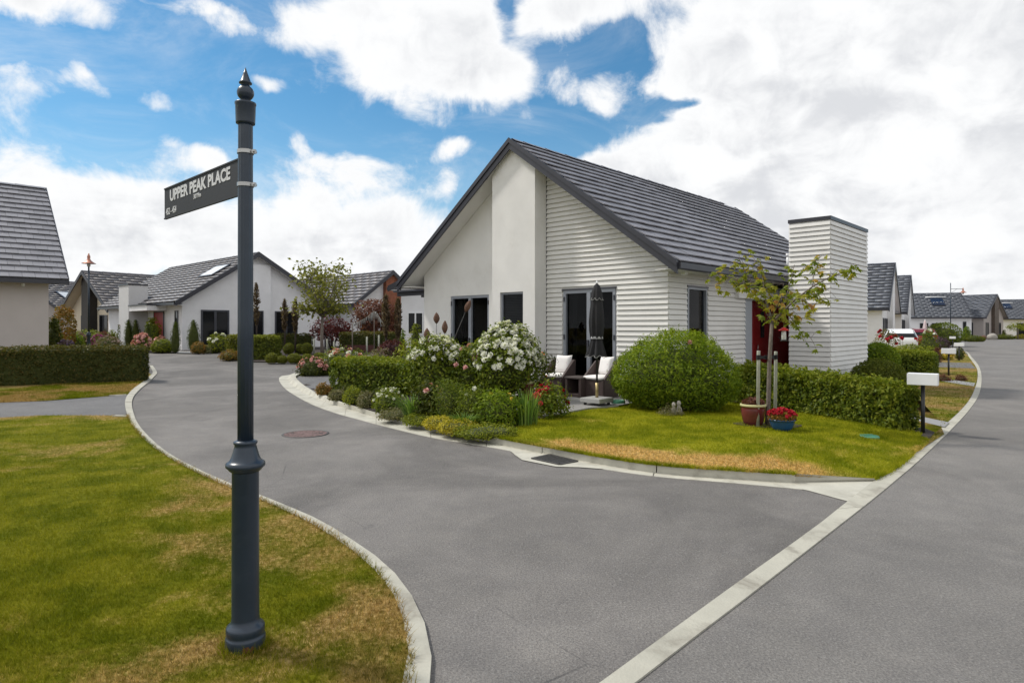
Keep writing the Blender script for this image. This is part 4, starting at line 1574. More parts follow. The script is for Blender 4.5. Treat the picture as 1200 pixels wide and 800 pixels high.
for i in range(44):
    z = 2.45 - i * 0.042
    if z < 0.85: break
    bl.quad((W - 0.130, sidew[0] + 0.06, z), (W - 0.130, sidew[1] - 0.45, z), (W - 0.165, sidew[1] - 0.45, z + 0.024), (W - 0.165, sidew[0] + 0.06, z + 0.024))
bl.build('blind', BLIND, f)
cu = MB()
for (x0, x1) in ((doorR[0] + 0.08, doorR[0] + 0.22), (doorL[0] + 0.08, doorL[0] + 0.3), (doorL[1] - 0.22, doorL[1] - 0.1)):
    n = 14
    for i in range(n):
        a, c = x0 + (x1 - x0) * i / n, x0 + (x1 - x0) * (i + 1) / n
        ya, yc = 0.22 + 0.03 * (i % 2), 0.22 + 0.03 * ((i + 1) % 2)
        cu.quad((a, ya, 0.2), (c, yc, 0.2), (c, yc, 2.5), (a, ya, 2.5))
cu.build('curtain', CURTAIN, house)
fl = MB()
fl.box(0.05, W - 0.05, 0.12, LEN - 0.1, 0.02, 0.165)
fl.box(0.05, W - 0.45, 3.2, 3.3, 0.17, 2.8)
fl.box(4.8, 4.9, 0.13, 3.2, 0.17, 2.8)
fl.box(0.05, W - 0.45, 0.1, LEN - 0.1, 2.72, 2.8)
fl.build('room', INSIDE, house)

# entry: recessed red door, pilaster, canopy
er = MB()
er.box(W - 0.50, W - 0.42, 3.9, 8.2, Z0, 2.62)
er.build('entry_wall', BOARD, house)
dr = MB()
dr.box(W - 0.415, W - 0.37, 5.15, 6.38, 0.17, 2.36)
dr.box(W - 0.415, W - 0.37, 6.40, 7.75, 0.17, 2.36)
door = dr.build('red_door', REDDOOR, house)
gp = MB()
gp.box(W - 0.369, W - 0.362, 5.62, 5.86, 1.35, 2.08)
gp.build('door_glass', PANE, door)
kn = MB()
kn.tube([(W - 0.36, 5.32, 1.02), (W - 0.31, 5.32, 1.02), (W - 0.31, 5.32, 1.16)], 0.012, 8)
kn.build('handle', STEEL, door)
pl = MB()
pl.box(W - 0.41, W + 0.02, 3.745, 4.16, Z0, 2.36)
pl.build('pilaster', mat('grey_blue_paint', (0.36, 0.385, 0.42), 0.5, 0.04), house)
cp = MB()
cp.box(W - 0.40, W + 0.12, 3.16, 5.9, 2.362, 2.63)
cn = cp.build('porch_canopy', STUCCO, house)
cp = MB()
cp.box(W - 0.40, W + 0.15, 3.13, 5.92, 2.632, 2.70)
cp.build('canopy_flashing', TRIM, cn)
st = MB()
st.box(W - 0.4, W + 1.4, 3.8, 5.6, 0.02, 0.15)
st.build('porch_step', PATH, house)

# roof
roof_e = MB()
nx = SLP / math.hypot(1, SLP)
nn_ = 1 / math.hypot(1, SLP)
for s in (0, 1):
    X = (lambda x: x) if s else (lambda x: W - x)
    a, m = W + OVS, W / 2
    y0, y1 = -OVF + 0.02, LEN
    # soffit underside and deck
    for dz_, o_ in ((-0.155, 0), (-0.03, 1)):
        roof_e.quad((X(a), y0, EZ + dz_), (X(a), y1, EZ + dz_), (X(m), y1, RIDGE + dz_), (X(m), y0, RIDGE + dz_), o_)
    roof_e.quad((X(a), y1, EZ - 0.155), (X(m), y1, RIDGE - 0.155), (X(m), y1, RIDGE - 0.03), (X(a), y1, EZ - 0.03), 1)
roof = roof_e.build('roof', [STUCCO, TILE], house)
S_LEN = math.hypot(W / 2 + OVS, RIDGE - EZ)
COURSE = S_LEN / 17
TW = 0.333
RL = LEN + OVF - 0.12
orgR, AR, UR = (W + OVS + 0.03, -OVF + 0.09, EZ - 0.02), (0, 1, 0), (-nn_, 0, nx)
cells = grid_cells(RL, S_LEN, COURSE, TW)
cells.sort(key=lambda rc: rc[1] * TW * 1.0 + (17 - rc[0]) * 0.02)
pick = set(cells[:296])
tiles_single(RL, S_LEN, COURSE, TW, TILE, roof, orgR, AR, UR, pick)
rest = tiles_joined('far_tiles', RL, S_LEN, COURSE, TW, TILE, roof, orgR, AR, UR, keep=lambda r, c: (r, c) not in pick)
tag(rest, kind='stuff')
tag(tiles_joined('rear_tiles', RL, S_LEN, COURSE, TW, TILE, roof, (-OVS - 0.03, -OVF + 0.09, EZ - 0.02), (0, 1, 0), (nn_, 0, nx)), kind='stuff')
rc = MB()
n = int(LEN / 0.42)
for i in range(n):
    y = -OVF + 0.05 + i * 0.42
    t_ = 0.008 * (i % 2)
    for s in (-1, 1):
        rc.quad((W / 2, y, RIDGE + 0.055 + t_), (W / 2, y + 0.425, RIDGE + 0.050), (W / 2 + s * 0.13, y + 0.425, RIDGE - 0.03), (W / 2 + s * 0.13, y, RIDGE - 0.025 + t_))
rc.build('ridge_cap', TILE, roof)
ba = MB()
for y0, y1, zt_, zb in ((-OVF - 0.045, -OVF, 0.03, -0.235), (-OVF - 0.075, -OVF - 0.046, 0.045, -0.075)):
    for s in (0, 1):
        X = (lambda x: x) if s else (lambda x: W - x)
        a, m = W + OVS + 0.04, W / 2
        e = EZ - 0.04 * SLP
        ba.prism([(X(a), y0, e + zb), (X(m), y0, RIDGE + zb), (X(m), y0, RIDGE + zt_), (X(a), y0, e + zt_)], (0, y1 - y0, 0))
    # end verge
for s in (0, 1):
    X = (lambda x: x) if s else (lambda x: W - x)
    ba.prism([(X(W + OVS), LEN + 0.001, EZ - 0.2), (X(W / 2), LEN + 0.001, RIDGE - 0.2), (X(W / 2), LEN + 0.001, RIDGE + 0.03), (X(W + OVS), LEN + 0.001, EZ + 0.03)], (0, 0.05, 0))
ba.build('barge_board', TRIM, roof)
gu = MB()
for x0, x1 in ((W + OVS - 0.02, W + OVS + 0.10), (-OVS - 0.10, -OVS + 0.02)):
    gu.prism([(x0, -OVF + 0.002, EZ - 0.03), (x0, -OVF + 0.002, EZ - 0.15), (x0 + 0.02, -OVF + 0.002, EZ - 0.17), (x1 - 0.02, -OVF + 0.002, EZ - 0.17), (x1, -OVF + 0.002, EZ - 0.15), (x1, -OVF + 0.002, EZ - 0.03)], (0, LEN + OVF - 0.01, 0))
gu.build('gutter', TRIM, roof)
so = MB()
so.box(W + 0.001, W + OVS - 0.021, -OVF + 0.03, LEN, EZ - 0.158, EZ - 0.137)
so.box(-OVS + 0.021, -0.001, -OVF + 0.03, LEN, EZ - 0.158, EZ - 0.137)
so.build('soffit', STUCCO, roof)
vp = MB()
vu, vx = 6.75, W + OVS - 0.55
vz = EZ + SLP * 0.55
vp.tube([(vx, vu, vz - 0.1), (vx, vu, vz + 0.32)], 0.035, 10)
vp.tube([(vx, vu, vz + 0.30), (vx, vu, vz + 0.38)], 0.05, 10)
vp.tube([(vx, vu, vz - 0.03), (vx, vu, vz + 0.015)], 0.075, 10)
vp.build('vent_pipe', WHITEM, roof)
lt = MB()
lt.box(W + 0.14, W + 0.24, 0.28, 0.40, EZ - 0.215, EZ - 0.16)
lt.build('soffit_light', WHITEM, house)
tp = MB()
tp.box(W + 0.026, W + 0.05, 3.55, 3.6, 0.78, 0.88)
tp.build('wall_socket', WHITEM, house)
# bracketed awning on the far side wall
aw = MB()
for y in (0.75, 1.75):
    aw.box(-2.35, -0.002, y, y + 0.08, 2.66, 2.78)
    aw.beam((-0.03, y + 0.04, 2.0), (-0.95, y + 0.04, 2.65), 0.07, 0.07)
aw.box(-2.40, -0.002, 0.62, 1.95, 2.785, 2.84)
aw.build('awning', TRIM, house)


# ------------------------------------------------------------------ the other houses
def gable_house(name, label, corner, e, w, ln, base, eave, ridge, wallm, tilem, group=None, ovf=0.45, ovs=0.45, wins=(), course=0.36, both=True, tile_pick=None,
                stripe=None, skylight=(), solar=(), trim=TRIM, barge=0.26, chimney_box=None, category='house', split_gable=None, ridge_x=None):
    """corner: front-left of the walls; e: direction along the gable wall (left to right seen from the front). Local x along e, y back along the ridge."""
    e = Vector(e).normalized()
    h = empty(name, (corner[0], corner[1], base), math.atan2(e.y, e.x), label, category, group)
    ev, rg = eave - base, ridge - base
    rx = ridge_x if ridge_x is not None else w / 2
    sl = (rg - ev) / (rx + ovs)
    sr = (rg - ev) / (w - rx + ovs)
    rz_ = lambda x: rg - (sl * (rx - x) if x < rx else sr * (x - rx))
    un = lambda x: rz_(x) - 0.15
    FPL = lambda x, d, z: (x, d, z)
    LP = lambda u, d, z: (d, u, z)
    RP = lambda u, d, z: (w - d, u, z)
    b = MB()
    b.add([(0, 0, -0.6), (w, 0, -0.6), (w, 0, un(w)), (rx, 0, un(rx)), (0, 0, un(0))], [(0, 1, 2, 3, 4)])
    b.add([(0, ln, -0.6), (w, ln, -0.6), (w, ln, un(w)), (rx, ln, un(rx)), (0, ln, un(0))], [(0, 1, 2, 3, 4)])
    b.quad((0, 0, -0.6), (0, ln, -0.6), (0, ln, un(0)), (0, 0, un(0)))
    b.quad((w, 0, -0.6), (w, ln, -0.6), (w, ln, un(w)), (w, 0, un(w)))
    b.build('wall', wallm, h)
    if split_gable:
        b = MB()
        x0, x1, dp = split_gable
        b.prism([(x0, -dp, -0.6), (x1, -dp, -0.6), (x1, -dp, un(x1)), (x0, -dp, un(x0))], (0, dp - 0.002, 0))
        b.build('wall_panel', wallm, h)
    if stripe:
        x0, x1, dp, sm, z0 = stripe
        b = MB()
        xm = [x for x in (rx,) if x0 < x < x1]
        top = [(x1, -dp, un(x1))] + [(x, -dp, un(x)) for x in xm] + [(x0, -dp, un(x0))]
        b.prism([(x0, -dp, z0), (x1, -dp, z0)] + top, (0, dp - 0.002, 0))
        pn = b.build('gable_panel', sm, h)
        if sm is BRICK or sm is BLACKWALL or sm is BRONZEWALL:
            c = MB()
            z = max(z0, 0) + 0.1
            step = 0.086 if sm is BRICK else 0.16
            while z < rg - 0.5:
                xa, xb = x0, x1
                while xa < x1 and un(xa) < z + step: xa += 0.05
                while xb > x0 and un(xb) < z + step: xb -= 0.05
                if xb - xa > 0.1:
                    c.box(xa + 0.005, xb - 0.005, -dp - 0.012, -dp - 0.001, z, z + step - 0.012)
                    c.box(x1 + 0.001, x1 + 0.012, -dp + 0.005, -0.004, z, z + step - 0.012) if un(x1) > z + step else None
                z += step
            tag(c.build('cladding_courses', sm, pn), kind='stuff')
    for wn in wins:
        fc, x0, x1, z0, z1 = wn[:5]
        k = wn[5] if len(wn) > 5 else {}
        P = {'f': FPL, 'l': LP, 'r': RP}[fc]
        if 'off' in k:
            P0, of = P, k['off']
            P = (lambda P0, of: lambda x, d, z: P0(x, d - of, z))(P0, of)
        mull = [x0 + (x1 - x0) * i / (k.get('n', 1)) for i in range(1, k.get('n', 1))]
        window_unit(k.get('name', 'window'), h, P, x0, x1, z0, z1, -0.05, k.get('frame', FRAME_D), k.get('pane', PANE), k.get('fw', 0.06), mull, ft=0.048)
    # roof
    r = MB()
    yy0, yy1 = -ovf + 0.03, ln + ovf
    for sgn, xa in ((0, -ovs), (1, w + ovs)):
        for dz_, o_ in ((-0.145, 0), (-0.02, 1)):
            r.quad((xa, yy0, ev + dz_), (xa, yy1, ev + dz_), (rx, yy1, rg + dz_), (rx, yy0, rg + dz_), o_)
    rf = r.build('roof', [wallm, tilem], h)
    for sgn, xa, s_ in ((0, -ovs, sl), (1, w + ovs, sr)):
        run = abs(rx - xa)
        L = math.hypot(run, rg - ev)
        U = ((rx - xa) / L, 0, (rg - ev) / L)
        o = (xa - 0.03 * (1 if sgn == 0 else -1), yy0 + 0.02, ev - 0.012)
        if tile_pick and sgn == tile_pick[0]:
            cl = grid_cells(yy1 - yy0, L, L / round(L / course), TW)
            cl.sort(key=tile_pick[1])
            pk = set(cl[:296])
            tiles_single(yy1 - yy0, L, L / round(L / course), TW, tilem, rf, o, (0, 1, 0), U, pk)
            q = tiles_joined('far_tiles', yy1 - yy0, L, L / round(L / course), TW, tilem, rf, o, (0, 1, 0), U, keep=lambda r_, c_: (r_, c_) not in pk)
            if q: tag(q, kind='stuff')
        else:
            tag(tiles_joined('roof_tiles', yy1 - yy0, L, L / round(L / course), TW * 2.6, tilem, rf, o, (0, 1, 0), U, t0=0.065), kind='stuff')
    bb = MB()
    for y0_, y1_ in ((-ovf - 0.03, -ovf + 0.025), (ln + ovf + 0.002, ln + ovf + 0.05)):
        for xa in (-ovs - 0.03, w + ovs + 0.03):
            bb.prism([(xa, y0_, ev - barge + 0.03), (rx, y0_, rg - barge + 0.05), (rx, y0_, rg + 0.06), (xa, y0_, ev + 0.04)], (0, y1_ - y0_, 0))
    bb.build('barge_board', trim, rf)
    g = MB()
    for xa, xb in ((-ovs - 0.10, -ovs + 0.02), (w + ovs - 0.02, w + ovs + 0.10)):
        g.box(xa, xb, -ovf + 0.028, ln + ovf, ev - 0.16, ev - 0.03)
    g.build('gutter', trim, rf)
    sf = MB()
    sf.box(-ovs + 0.022, -0.002, -ovf + 0.03, ln, ev - 0.17, ev - 0.147)
    sf.box(w + 0.002, w + ovs - 0.022, -ovf + 0.03, ln, ev - 0.17, ev - 0.147)
    sf.build('soffit', wallm, rf)
    rcp = MB()
    n_ = int((yy1 - yy0) / 0.45)
    for i in range(n_):
        y = yy0 + i * (yy1 - yy0) / n_
        dy = (yy1 - yy0) / n_
        for s_ in (-1, 1):
            rcp.quad((rx, y, rg + 0.075 + 0.01 * (i % 2)), (rx, y + dy, rg + 0.07), (rx + s_ * 0.14, y + dy, rg - 0.0), (rx + s_ * 0.14, y, rg + 0.004))
    rcp.build('ridge_cap', tilem, rf)
    for side, y0_, y1_, t0, t1 in skylight:
        s_ = -1 if side == 'l' else 1
        xe = -ovs if side == 'l' else w + ovs
        def pt(y, t, k):
            x = xe + (rx - xe) * t
            z = ev + (rg - ev) * t
            return (x + s_ * 0.5 * k, y, z + k * 0.8)
        sk = MB()
        q = [pt(y, t, k) for k in (0.03, 0.14) for t in (t0, t1) for y in (y0_, y1_)]
        sk.add(q, [(0, 2, 3, 1), (4, 5, 7, 6), (0, 1, 5, 4), (2, 6, 7, 3), (0, 4, 6, 2), (1, 3, 7, 5)])
        fr_ = sk.build('skylight', trim, rf)
        gk = MB()
        dy, dt = (y1_ - y0_) * 0.07, (t1 - t0) * 0.07
        gk.quad(pt(y0_ + dy, t0 + dt, 0.148), pt(y1_ - dy, t0 + dt, 0.148), pt(y1_ - dy, t1 - dt, 0.148), pt(y0_ + dy, t1 - dt, 0.148))
        gk.build('pane', mat('skylight_cloud_tint', (0.62, 0.64, 0.66), 0.4, 0.05, 1.0, spec=1.0), fr_)  # pale base colour stands in for cloud reflected in the pane
    for side, y0_, y1_, t0, t1 in solar:
        s_ = -1 if side == 'l' else 1
        xe = -ovs if side == 'l' else w + ovs
        def pt2(y, t, k):
            x = xe + (rx - xe) * t
            z = ev + (rg - ev) * t
            return Vector((x + s_ * 0.5 * k, y, z + k * 0.8))
        sm_ = MB()
        nt = 12
        for i in range(nt):
            y = y0_ + (y1_ - y0_) * (i + 0.5) / nt
            sm_.tube([pt2(y, t0, 0.15), pt2(y, t1, 0.15)], 0.42 * (y1_ - y0_) / nt, 6)
        so_ = sm_.build('solar_collector', SOLAR, rf)
        tk = MB()
        tk.tube([pt2(y0_ - 0.5, t1 + 0.02, 0.22), pt2(y1_ + 0.5, t1 + 0.02, 0.22)], 0.07, 10)
        tk.build('manifold', WHITEM, so_)
        fk = MB()
        fk.beam(pt2(y0_ - 0.05, t0, 0.08), pt2(y1_ + 0.05, t0, 0.08), 0.12, 0.12)
        fk.build('rail', TRIM, so_)
    return h


# neighbour at the left edge of the picture
e1 = Vector((0.68, -0.73, 0))
b1 = Vector((0.73, 0.68, 0))
tip = at(78, 21.5, z=0)
nw, nl = 8.6, 7.0
rc_ = tip - b1 * 0.45 - e1 * 0.45          # far end of the right-hand wall
fl_ = rc_ - b1 * nl - e1 * nw              # front-left corner
h1 = gable_house('neighbour_house', 'pinkish grey house with dark tiled roof behind the long clipped hedge at the left edge', fl_, e1, nw, nl, 0.12, 3.22, 6.95, STUCCO_P, TILE,
                 wins=[('r', nl - 3.3, nl - 1.72, 1.2, 2.0)], course=0.345, tile_pick=(1, lambda rc: -rc[1]), ovf=0.45, ovs=0.45, barge=0.2)
k = MB()
k.lathe([(0.03, 0), (0.05, 0.03), (0.05, 0.08), (0.02, 0.1)], 10, 0, (nw + 0.2, nl - 0.7, 2.84))
k.build('security_lamp', WHITEM, h1)

# white gabled house in the middle distance
g5 = Vector((-17.3, 34.0, 0))
h5 = gable_house('white_gable_house', 'white stucco gabled house with skylight and box chimney at the end of the side road', g5, D1, 8.3, 13, 0.42, 2.95, 5.82, STUCCO_W, TILE_W,
                 wins=[('f', 0.95, 2.45, 0.05, 2.15, dict(n=2, fw=0.09, name='glass_door')), ('f', 3.6, 4.3, 0.05, 2.15, dict(off=0.22)),
                       ('f', 5.1, 6.5, 0.05, 2.15, dict(n=2, fw=0.07, name='glass_door')),
                       ('l', 0.5, 0.95, 0.3, 2.1, dict()), ('l', 2.6, 4.2, 0.0, 2.1, dict(pane=REDDOOR, name='front_door'))],
                 skylight=[('l', 0.5, 2.4, 0.50, 0.74)], split_gable=(3.2, 4.75, 0.22), ridge_x=3.95)
k = MB()
k.box(-1.0, -0.002, 2.2, 5.2, 2.12, 2.4)
k.build('porch', STUCCO_W, h5)
k = MB()
k.box(-1.05, -0.002, 2.15, 5.25, 2.402, 2.47)
k.build('porch_flashing', TRIM, h5)
k = MB()
k.box(-1.0, -0.002, 5.3, 7.1, -0.5, 3.62)
q = k.build('chimney', STUCCO_G, h5)
k = MB()
k.box(-1.04, 0.0, 5.26, 7.14, 3.622, 3.70)
k.build('chimney_cap', TRIM, q)

# cream house with the dark panel
e4 = Vector((0.82, -0.57, 0)).normalized()
fr = at(131, 45.6, z=0)
fr = fr - e4 * 0.45 + Vector((0.57, 0.82, 0)).normalized() * 0.45
h4 = gable_house('cream_gable_house', 'cream gabled house with a tall black panel under its ridge, beyond the long hedge', fr - e4 * 7.2, e4, 7.2, 16, 0.42, 2.85, 5.75, STUCCO_C, TILE_W,
                 wins=[('f', 1.7, 2.9, 0.3, 2.1, dict(n=2)), ('f', 4.75, 6.0, 0.3, 2.1, dict(n=2))], stripe=(2.95, 4.35, 0.5, BLACKWALL, -0.5), ovf=0.75)

# roof far behind the left neighbour
hb_ = gable_house('tiled_roof_house', 'house with hazy grey tiled roof and skylight between the left neighbour and the cream house', at(58, 56, z=0) + Vector((-6, 0, 0)), Vector((0.95, -0.3, 0)), 10, 12, 0.42, 2.75, 5.7, STUCCO_T, TILE_W,
                  wins=[('f', 3, 5, 0.4, 2.0)], skylight=[('r', 1.2, 3.0, 0.35, 0.62)])
e3 = Vector((0.0, -1, 0))
gable_house('grey_roof_house', 'low grey tiled house whose roof shows right of the white gable behind the slender tree', at(372, 47.5, z=0) + Vector((0, 4.2, 0)), e3, 8.4, 9, 0.42, 3.0, 5.25, STUCCO_W, TILE_W,
            wins=[('r', 0.8, 2.6, 0.25, 2.0, dict(n=2)), ('r', 5.5, 6.5, 0.6, 2.0)])
# brick-fronted house
pk = at(459, 42, z=0)
bk = gable_house('brick_pier_house', 'house with a red brick pier under its gable, just left of the corner house', pk - D1 * 2.6 + D2 * 0.3, D1, 5.2, 12, 0.35, 3.05, 5.25, STUCCO_W, TILE_W,
                 stripe=(2.15, 3.4, 0.32, BRICK, -0.6), ovf=0.5, ovs=0.35,
                 wins=[('f', 0.5, 1.7, 0.3, 2.0)])
bk2 = gable_house('white_wing_house', 'white house wall with a slim double window seen past the corner house eave', at(470, 31, z=0), Vector((0.97, -0.24, 0)), 5.0, 7, 0.30, 3.55, 4.9, STUCCO_W, TILE_W,
                  wins=[('f', 0.35, 1.15, 1.0, 2.05, dict(n=2, frame=WHITEM, fw=0.05))])

# right-hand street houses
for nm, lab, tpx, tY, ed, w_, ln_, ev_, rg_, tm, wl in (
        ('street_house', 'first grey house past the white chimney block, steep slate roof and white wall', 1042, 43, (0.58, 0.815, 0), 7.6, 9.5, 2.9, 6.2, TILE_B, STUCCO_W),
        ('street_house', 'second house past the chimney block, its steep gable rising over the white parked car', 1063.2, 53, (0.58, 0.815, 0), 7.4, 9.5, 2.85, 6.1, TILE_B, STUCCO_W)):
    ee = Vector(ed).normalized()
    bb_ = Vector((-ee.y, ee.x, 0))
    t_ = at(tpx, tY, z=0)
    cnr = t_ + ee * 0.45 + bb_ * 0.45
    gable_house(nm, lab, cnr, ee, w_, ln_, 0.06, ev_, rg_, wl, tm, group='gabled houses along the main road',
                wins=[('f', 0.35, 1.0, 0.4, 2.2, dict(off=0.0)), ('f', 1.6, 3.0, 0.1, 2.2, dict(n=2)), ('l', 1.0, 2.0, 0.6, 2.1), ('l', 3.0, 3.6, 0.1, 2.2)], split_gable=(3.1, 4.6, 0.35))
gable_house('long_roof_house', 'long low white house with solar tubes on its roof at the bend', at(1066, 88, z=0) + Vector((0.3, 0.954, 0)) * 8.6, (-0.3, -0.954, 0), 8.6, 7.2, 0.06, 2.95, 6.35, STUCCO_W, TILE_B,
            group='gabled houses along the main road', wins=[('r', 1.2, 2.2, 0.6, 2.1), ('r', 2.6, 3.8, 0.6, 2.1, dict(n=2)), ('r', 6.2, 6.6, 0.1, 2.3)], solar=[('r', 3.2, 4.7, 0.45, 0.76)], ovf=0.1)
# its neighbour, whose gable turns towards the road
pk_ = at(1169, 90, z=0)
ec = Vector((0.80, 0.60, 0)).normalized()
gable_house('taupe_gable_house', 'taupe house with a brown panel in its gable facing the bend', pk_ - ec * 3.9 + Vector((-ec.y, ec.x, 0)) * 0.45, ec, 7.8, 9.0, 0.06, 2.95, 6.15, STUCCO_T, TILE_B,
            group='gabled houses along the main road', stripe=(3.0, 4.6, 0.4, BRONZEWALL, -0.5),
            wins=[('l', 1.2, 2.6, 0.3, 2.2, dict(n=2)), ('l', 4.2, 5.6, 0.3, 2.2, dict(n=2)), ('f', 0.8, 1.9, 0.1, 2.2), ('f', 5.4, 6.7, 0.1, 2.2, dict(n=2))])
gable_house('end_roof_house', 'pale house with slate roof at the right edge beyond the bend', at(1174, 104, z=0) + Vector((0.3, 0.954, 0)) * 9, (-0.3, -0.954, 0), 9, 22, 0.06, 2.95, 6.15, STUCCO_W, TILE_B,
            group='gabled houses along the main road', wins=[('r', 2.0, 4.2, 0.2, 2.2, dict(n=2)), ('r', 8, 9.6, 0.5, 2.1), ('r', 12, 14, 0.5, 2.1, dict(n=2))], solar=[('r', 0.8, 2.2, 0.5, 0.75)], ovf=0.1)

# ------------------------------------------------------------------ street sign
def text_mesh(body, size, xs, bold=0.0):
    c = bpy.data.curves.new('lettering', 'FONT')
    c.body = body
    c.size = size
    c.offset = bold
    c.extrude = 0.0008
    c.align_x = 'LEFT'
    c.resolution_u = 3
    o = bpy.data.objects.new('lettering', c)
    COL.objects.link(o)
    dg = bpy.context.evaluated_depsgraph_get()
    me = bpy.data.meshes.new_from_object(o.evaluated_get(dg))
    bpy.data.objects.remove(o)
    for v in me.vertices: v.co.x *= xs
    x0 = min(v.co.x for v in me.vertices)
    for v in me.vertices: v.co.x -= x0
    me.materials.clear()
    me.materials.append(LETTER)
    return me


SPX, SPY = -1.352, 3.29
SPZ = 0.028
post = empty('street_sign_post', (SPX, SPY, SPZ), 0, 'dark fluted post with spiked finial and street name blade on the near lawn', 'street sign')
zz = lambda y: 1.65 + 0.00433 * (383 - y) - SPZ
lo = MB()
lo.lathe([(0.096, -0.03), (0.096, zz(745)), (0.093, zz(743)), (0.086, zz(741.5)), (0.092, zz(739)), (0.0925, zz(733)), (0.088, zz(731)), (0.076, zz(729)), (0.068, zz(726)), (0.066, zz(722)), (0.0645, zz(552)), (0.070, zz(550))], 40)
lo.build('base_shaft', POLE, post)
rp = MB()
for a0, z0, s in ((-1.05, 0.015, 1.0),):
    n = 10
    vs = []
    for i in range(n):
        t = 2 * PI * i / n
        aa = a0 + 0.30 * math.cos(t) * (0.9 + 0.2 * math.sin(3 * t))
        zc = 0.022 + 0.028 * math.sin(t) * (0.9 + 0.2 * math.cos(2 * t))
        vs.append((0.0968 * math.cos(aa), 0.0968 * math.sin(aa), zc))
    rp.add(vs, [tuple(range(n))])
rp.build('rust_spot', RUST, post)
cl = MB()
cl.lathe([(0.066, zz(552)), (0.078, zz(550)), (0.082, zz(548.5)), (0.085, zz(547.5)), (0.0935, zz(546)), (0.095, zz(544)), (0.0935, zz(541.5)), (0.084, zz(540)), (0.077, zz(539)), (0.068, zz(535)), (0.060, zz(529)), (0.054, zz(523.5)), (0.051, zz(520.5)), (0.056, zz(519.5)), (0.058, zz(518)), (0.056, zz(516.5)), (0.046, zz(515.5)), (0.040, zz(515))], 40)
cl.build('collar', POLE, post)
us = MB()
flute = lambda a, z: 1 - 0.055 * (0.5 + 0.5 * math.cos(12 * a)) ** 2.5
us.lathe([(0.0385, zz(516)), (0.0375, zz(380)), (0.0362, zz(250)), (0.0352, zz(150)), (0.0352, zz(143))], 120, rf=flute)
us.build('fluted_shaft', POLE, post)
cp = MB()
cp.lathe([(0.036, zz(146)), (0.0455, zz(145.5)), (0.0465, zz(144)), (0.049, zz(124)), (0.0515, zz(123)), (0.0515, zz(121)), (0.044, zz(120.3)), (0.022, zz(119.8)), (0.020, zz(117.5))], 36)
cp.build('post_cap', POLE, post)
fi = MB()
prof = [(0.021, zz(118.6)), (0.026, zz(118.0))]
for i in range(1, 12):
    t = -PI / 2 + PI * i / 12
    prof.append((max(0.02, 0.0415 * math.cos(t)), zz(109.3 - 9.2 * math.sin(t))))
prof += [(0.018, zz(100.5)), (0.018, zz(99.2)), (0.031, zz(98.4)), (0.0315, zz(97.2)), (0.026, zz(96)), (0.012, zz(87)), (0.001, zz(79.5))]
fi.lathe(prof, 32)
fi.build('finial', POLE, post)
for yy in (178.5, 217):
    cb = MB()
    r0 = 0.0375
    n = 40
    vs, fs = [], []
    for i in range(n):
        a = 2 * PI * i / n
        for rr, z in ((r0, zz(yy) - 0.0095), (r0 + 0.003, zz(yy) - 0.0095), (r0 + 0.003, zz(yy) + 0.0095), (r0, zz(yy) + 0.0095)):
            vs.append((rr * math.cos(a), rr * math.sin(a), z))
    for i in range(n):
        j = (i + 1) % n
        for k_ in range(4):
            l = (k_ + 1) % 4
            fs.append((i * 4 + k_, j * 4 + k_, j * 4 + l, i * 4 + l))
    cb.add(vs, fs, 0, False)
    for s in (1, -1):
        d = D2 * s if s > 0 else D1 * 0.6 - D2
        d = d.normalized()
        q = d.cross(Vector((0, 0, 1)))
        cb.beam(d * 0.036 + Vector((0, 0, zz(yy))), d * 0.058 + Vector((0, 0, zz(yy))), 0.016, 0.02)
        cb.tube([d * 0.05 - q * 0.016 + Vector((0, 0, zz(yy))), d * 0.05 + q * 0.016 + Vector((0, 0, zz(yy)))], 0.006, 8)
    cb.build('clamp', STEEL, post)
bladeL = 1.10
zb, ztp = zz(225.5), zz(184.5)
sd = MB()
nrm = -D1
a0 = D2 * 0.045
for (t, m_) in ((0.0, 0),):
    p = [a0 - nrm * 0.003, a0 + D2 * bladeL - nrm * 0.003, a0 + D2 * bladeL + nrm * 0.003, a0 + nrm * 0.003]
    sd.prism([(q.x, q.y, zb) for q in p], (0, 0, ztp - zb))
    for z in (zb - 0.004, ztp + 0.004):
        sd.beam(a0 + Vector((0, 0, z)), a0 + D2 * bladeL + Vector((0, 0, z)), 0.014, 0.008)
blade = sd.build('name_blade', SIGN, post)
# letters stand on the blade's near face, read from its far end towards the post
Rm = Matrix((-D2, Vector((0, 0, 1)), nrm)).transposed().to_4x4()
H = ztp - zb
for body, size, xs, bold, u, v in (('UPPER PEAK PLACE', 0.092, None, 0.0034, 0.098, 0.54), ('30779m', 0.036, 0.95, 0.0008, 0.475, 0.32), ('452 - 454', 0.056, 0.80, 0.0012, 0.03, 0.09)):
    me = text_mesh(body, size, 1.0, bold)
    wdt = max(vv.co.x for vv in me.vertices)
    k = (0.885 * bladeL - 0.098) / wdt if xs is None else xs
    for vv in me.vertices: vv.co.x *= k
    o = link('lettering', me, blade)
    M = Rm.copy()
    M.translation = a0 + D2 * (bladeL - u) + nrm * 0.0042 + Vector((0, 0, zb + v * H))
    o.matrix_basis = M


ring_ = [(SPX + 0.105 * math.cos(t * PI / 8), SPY + 0.105 * math.sin(t * PI / 8)) for t in range(17)]
fringe('grass', ring_, 700, 0.055, 0.004, lambda x, y: lawn_z(x, y) + 0.028, BLADE, 0.016)


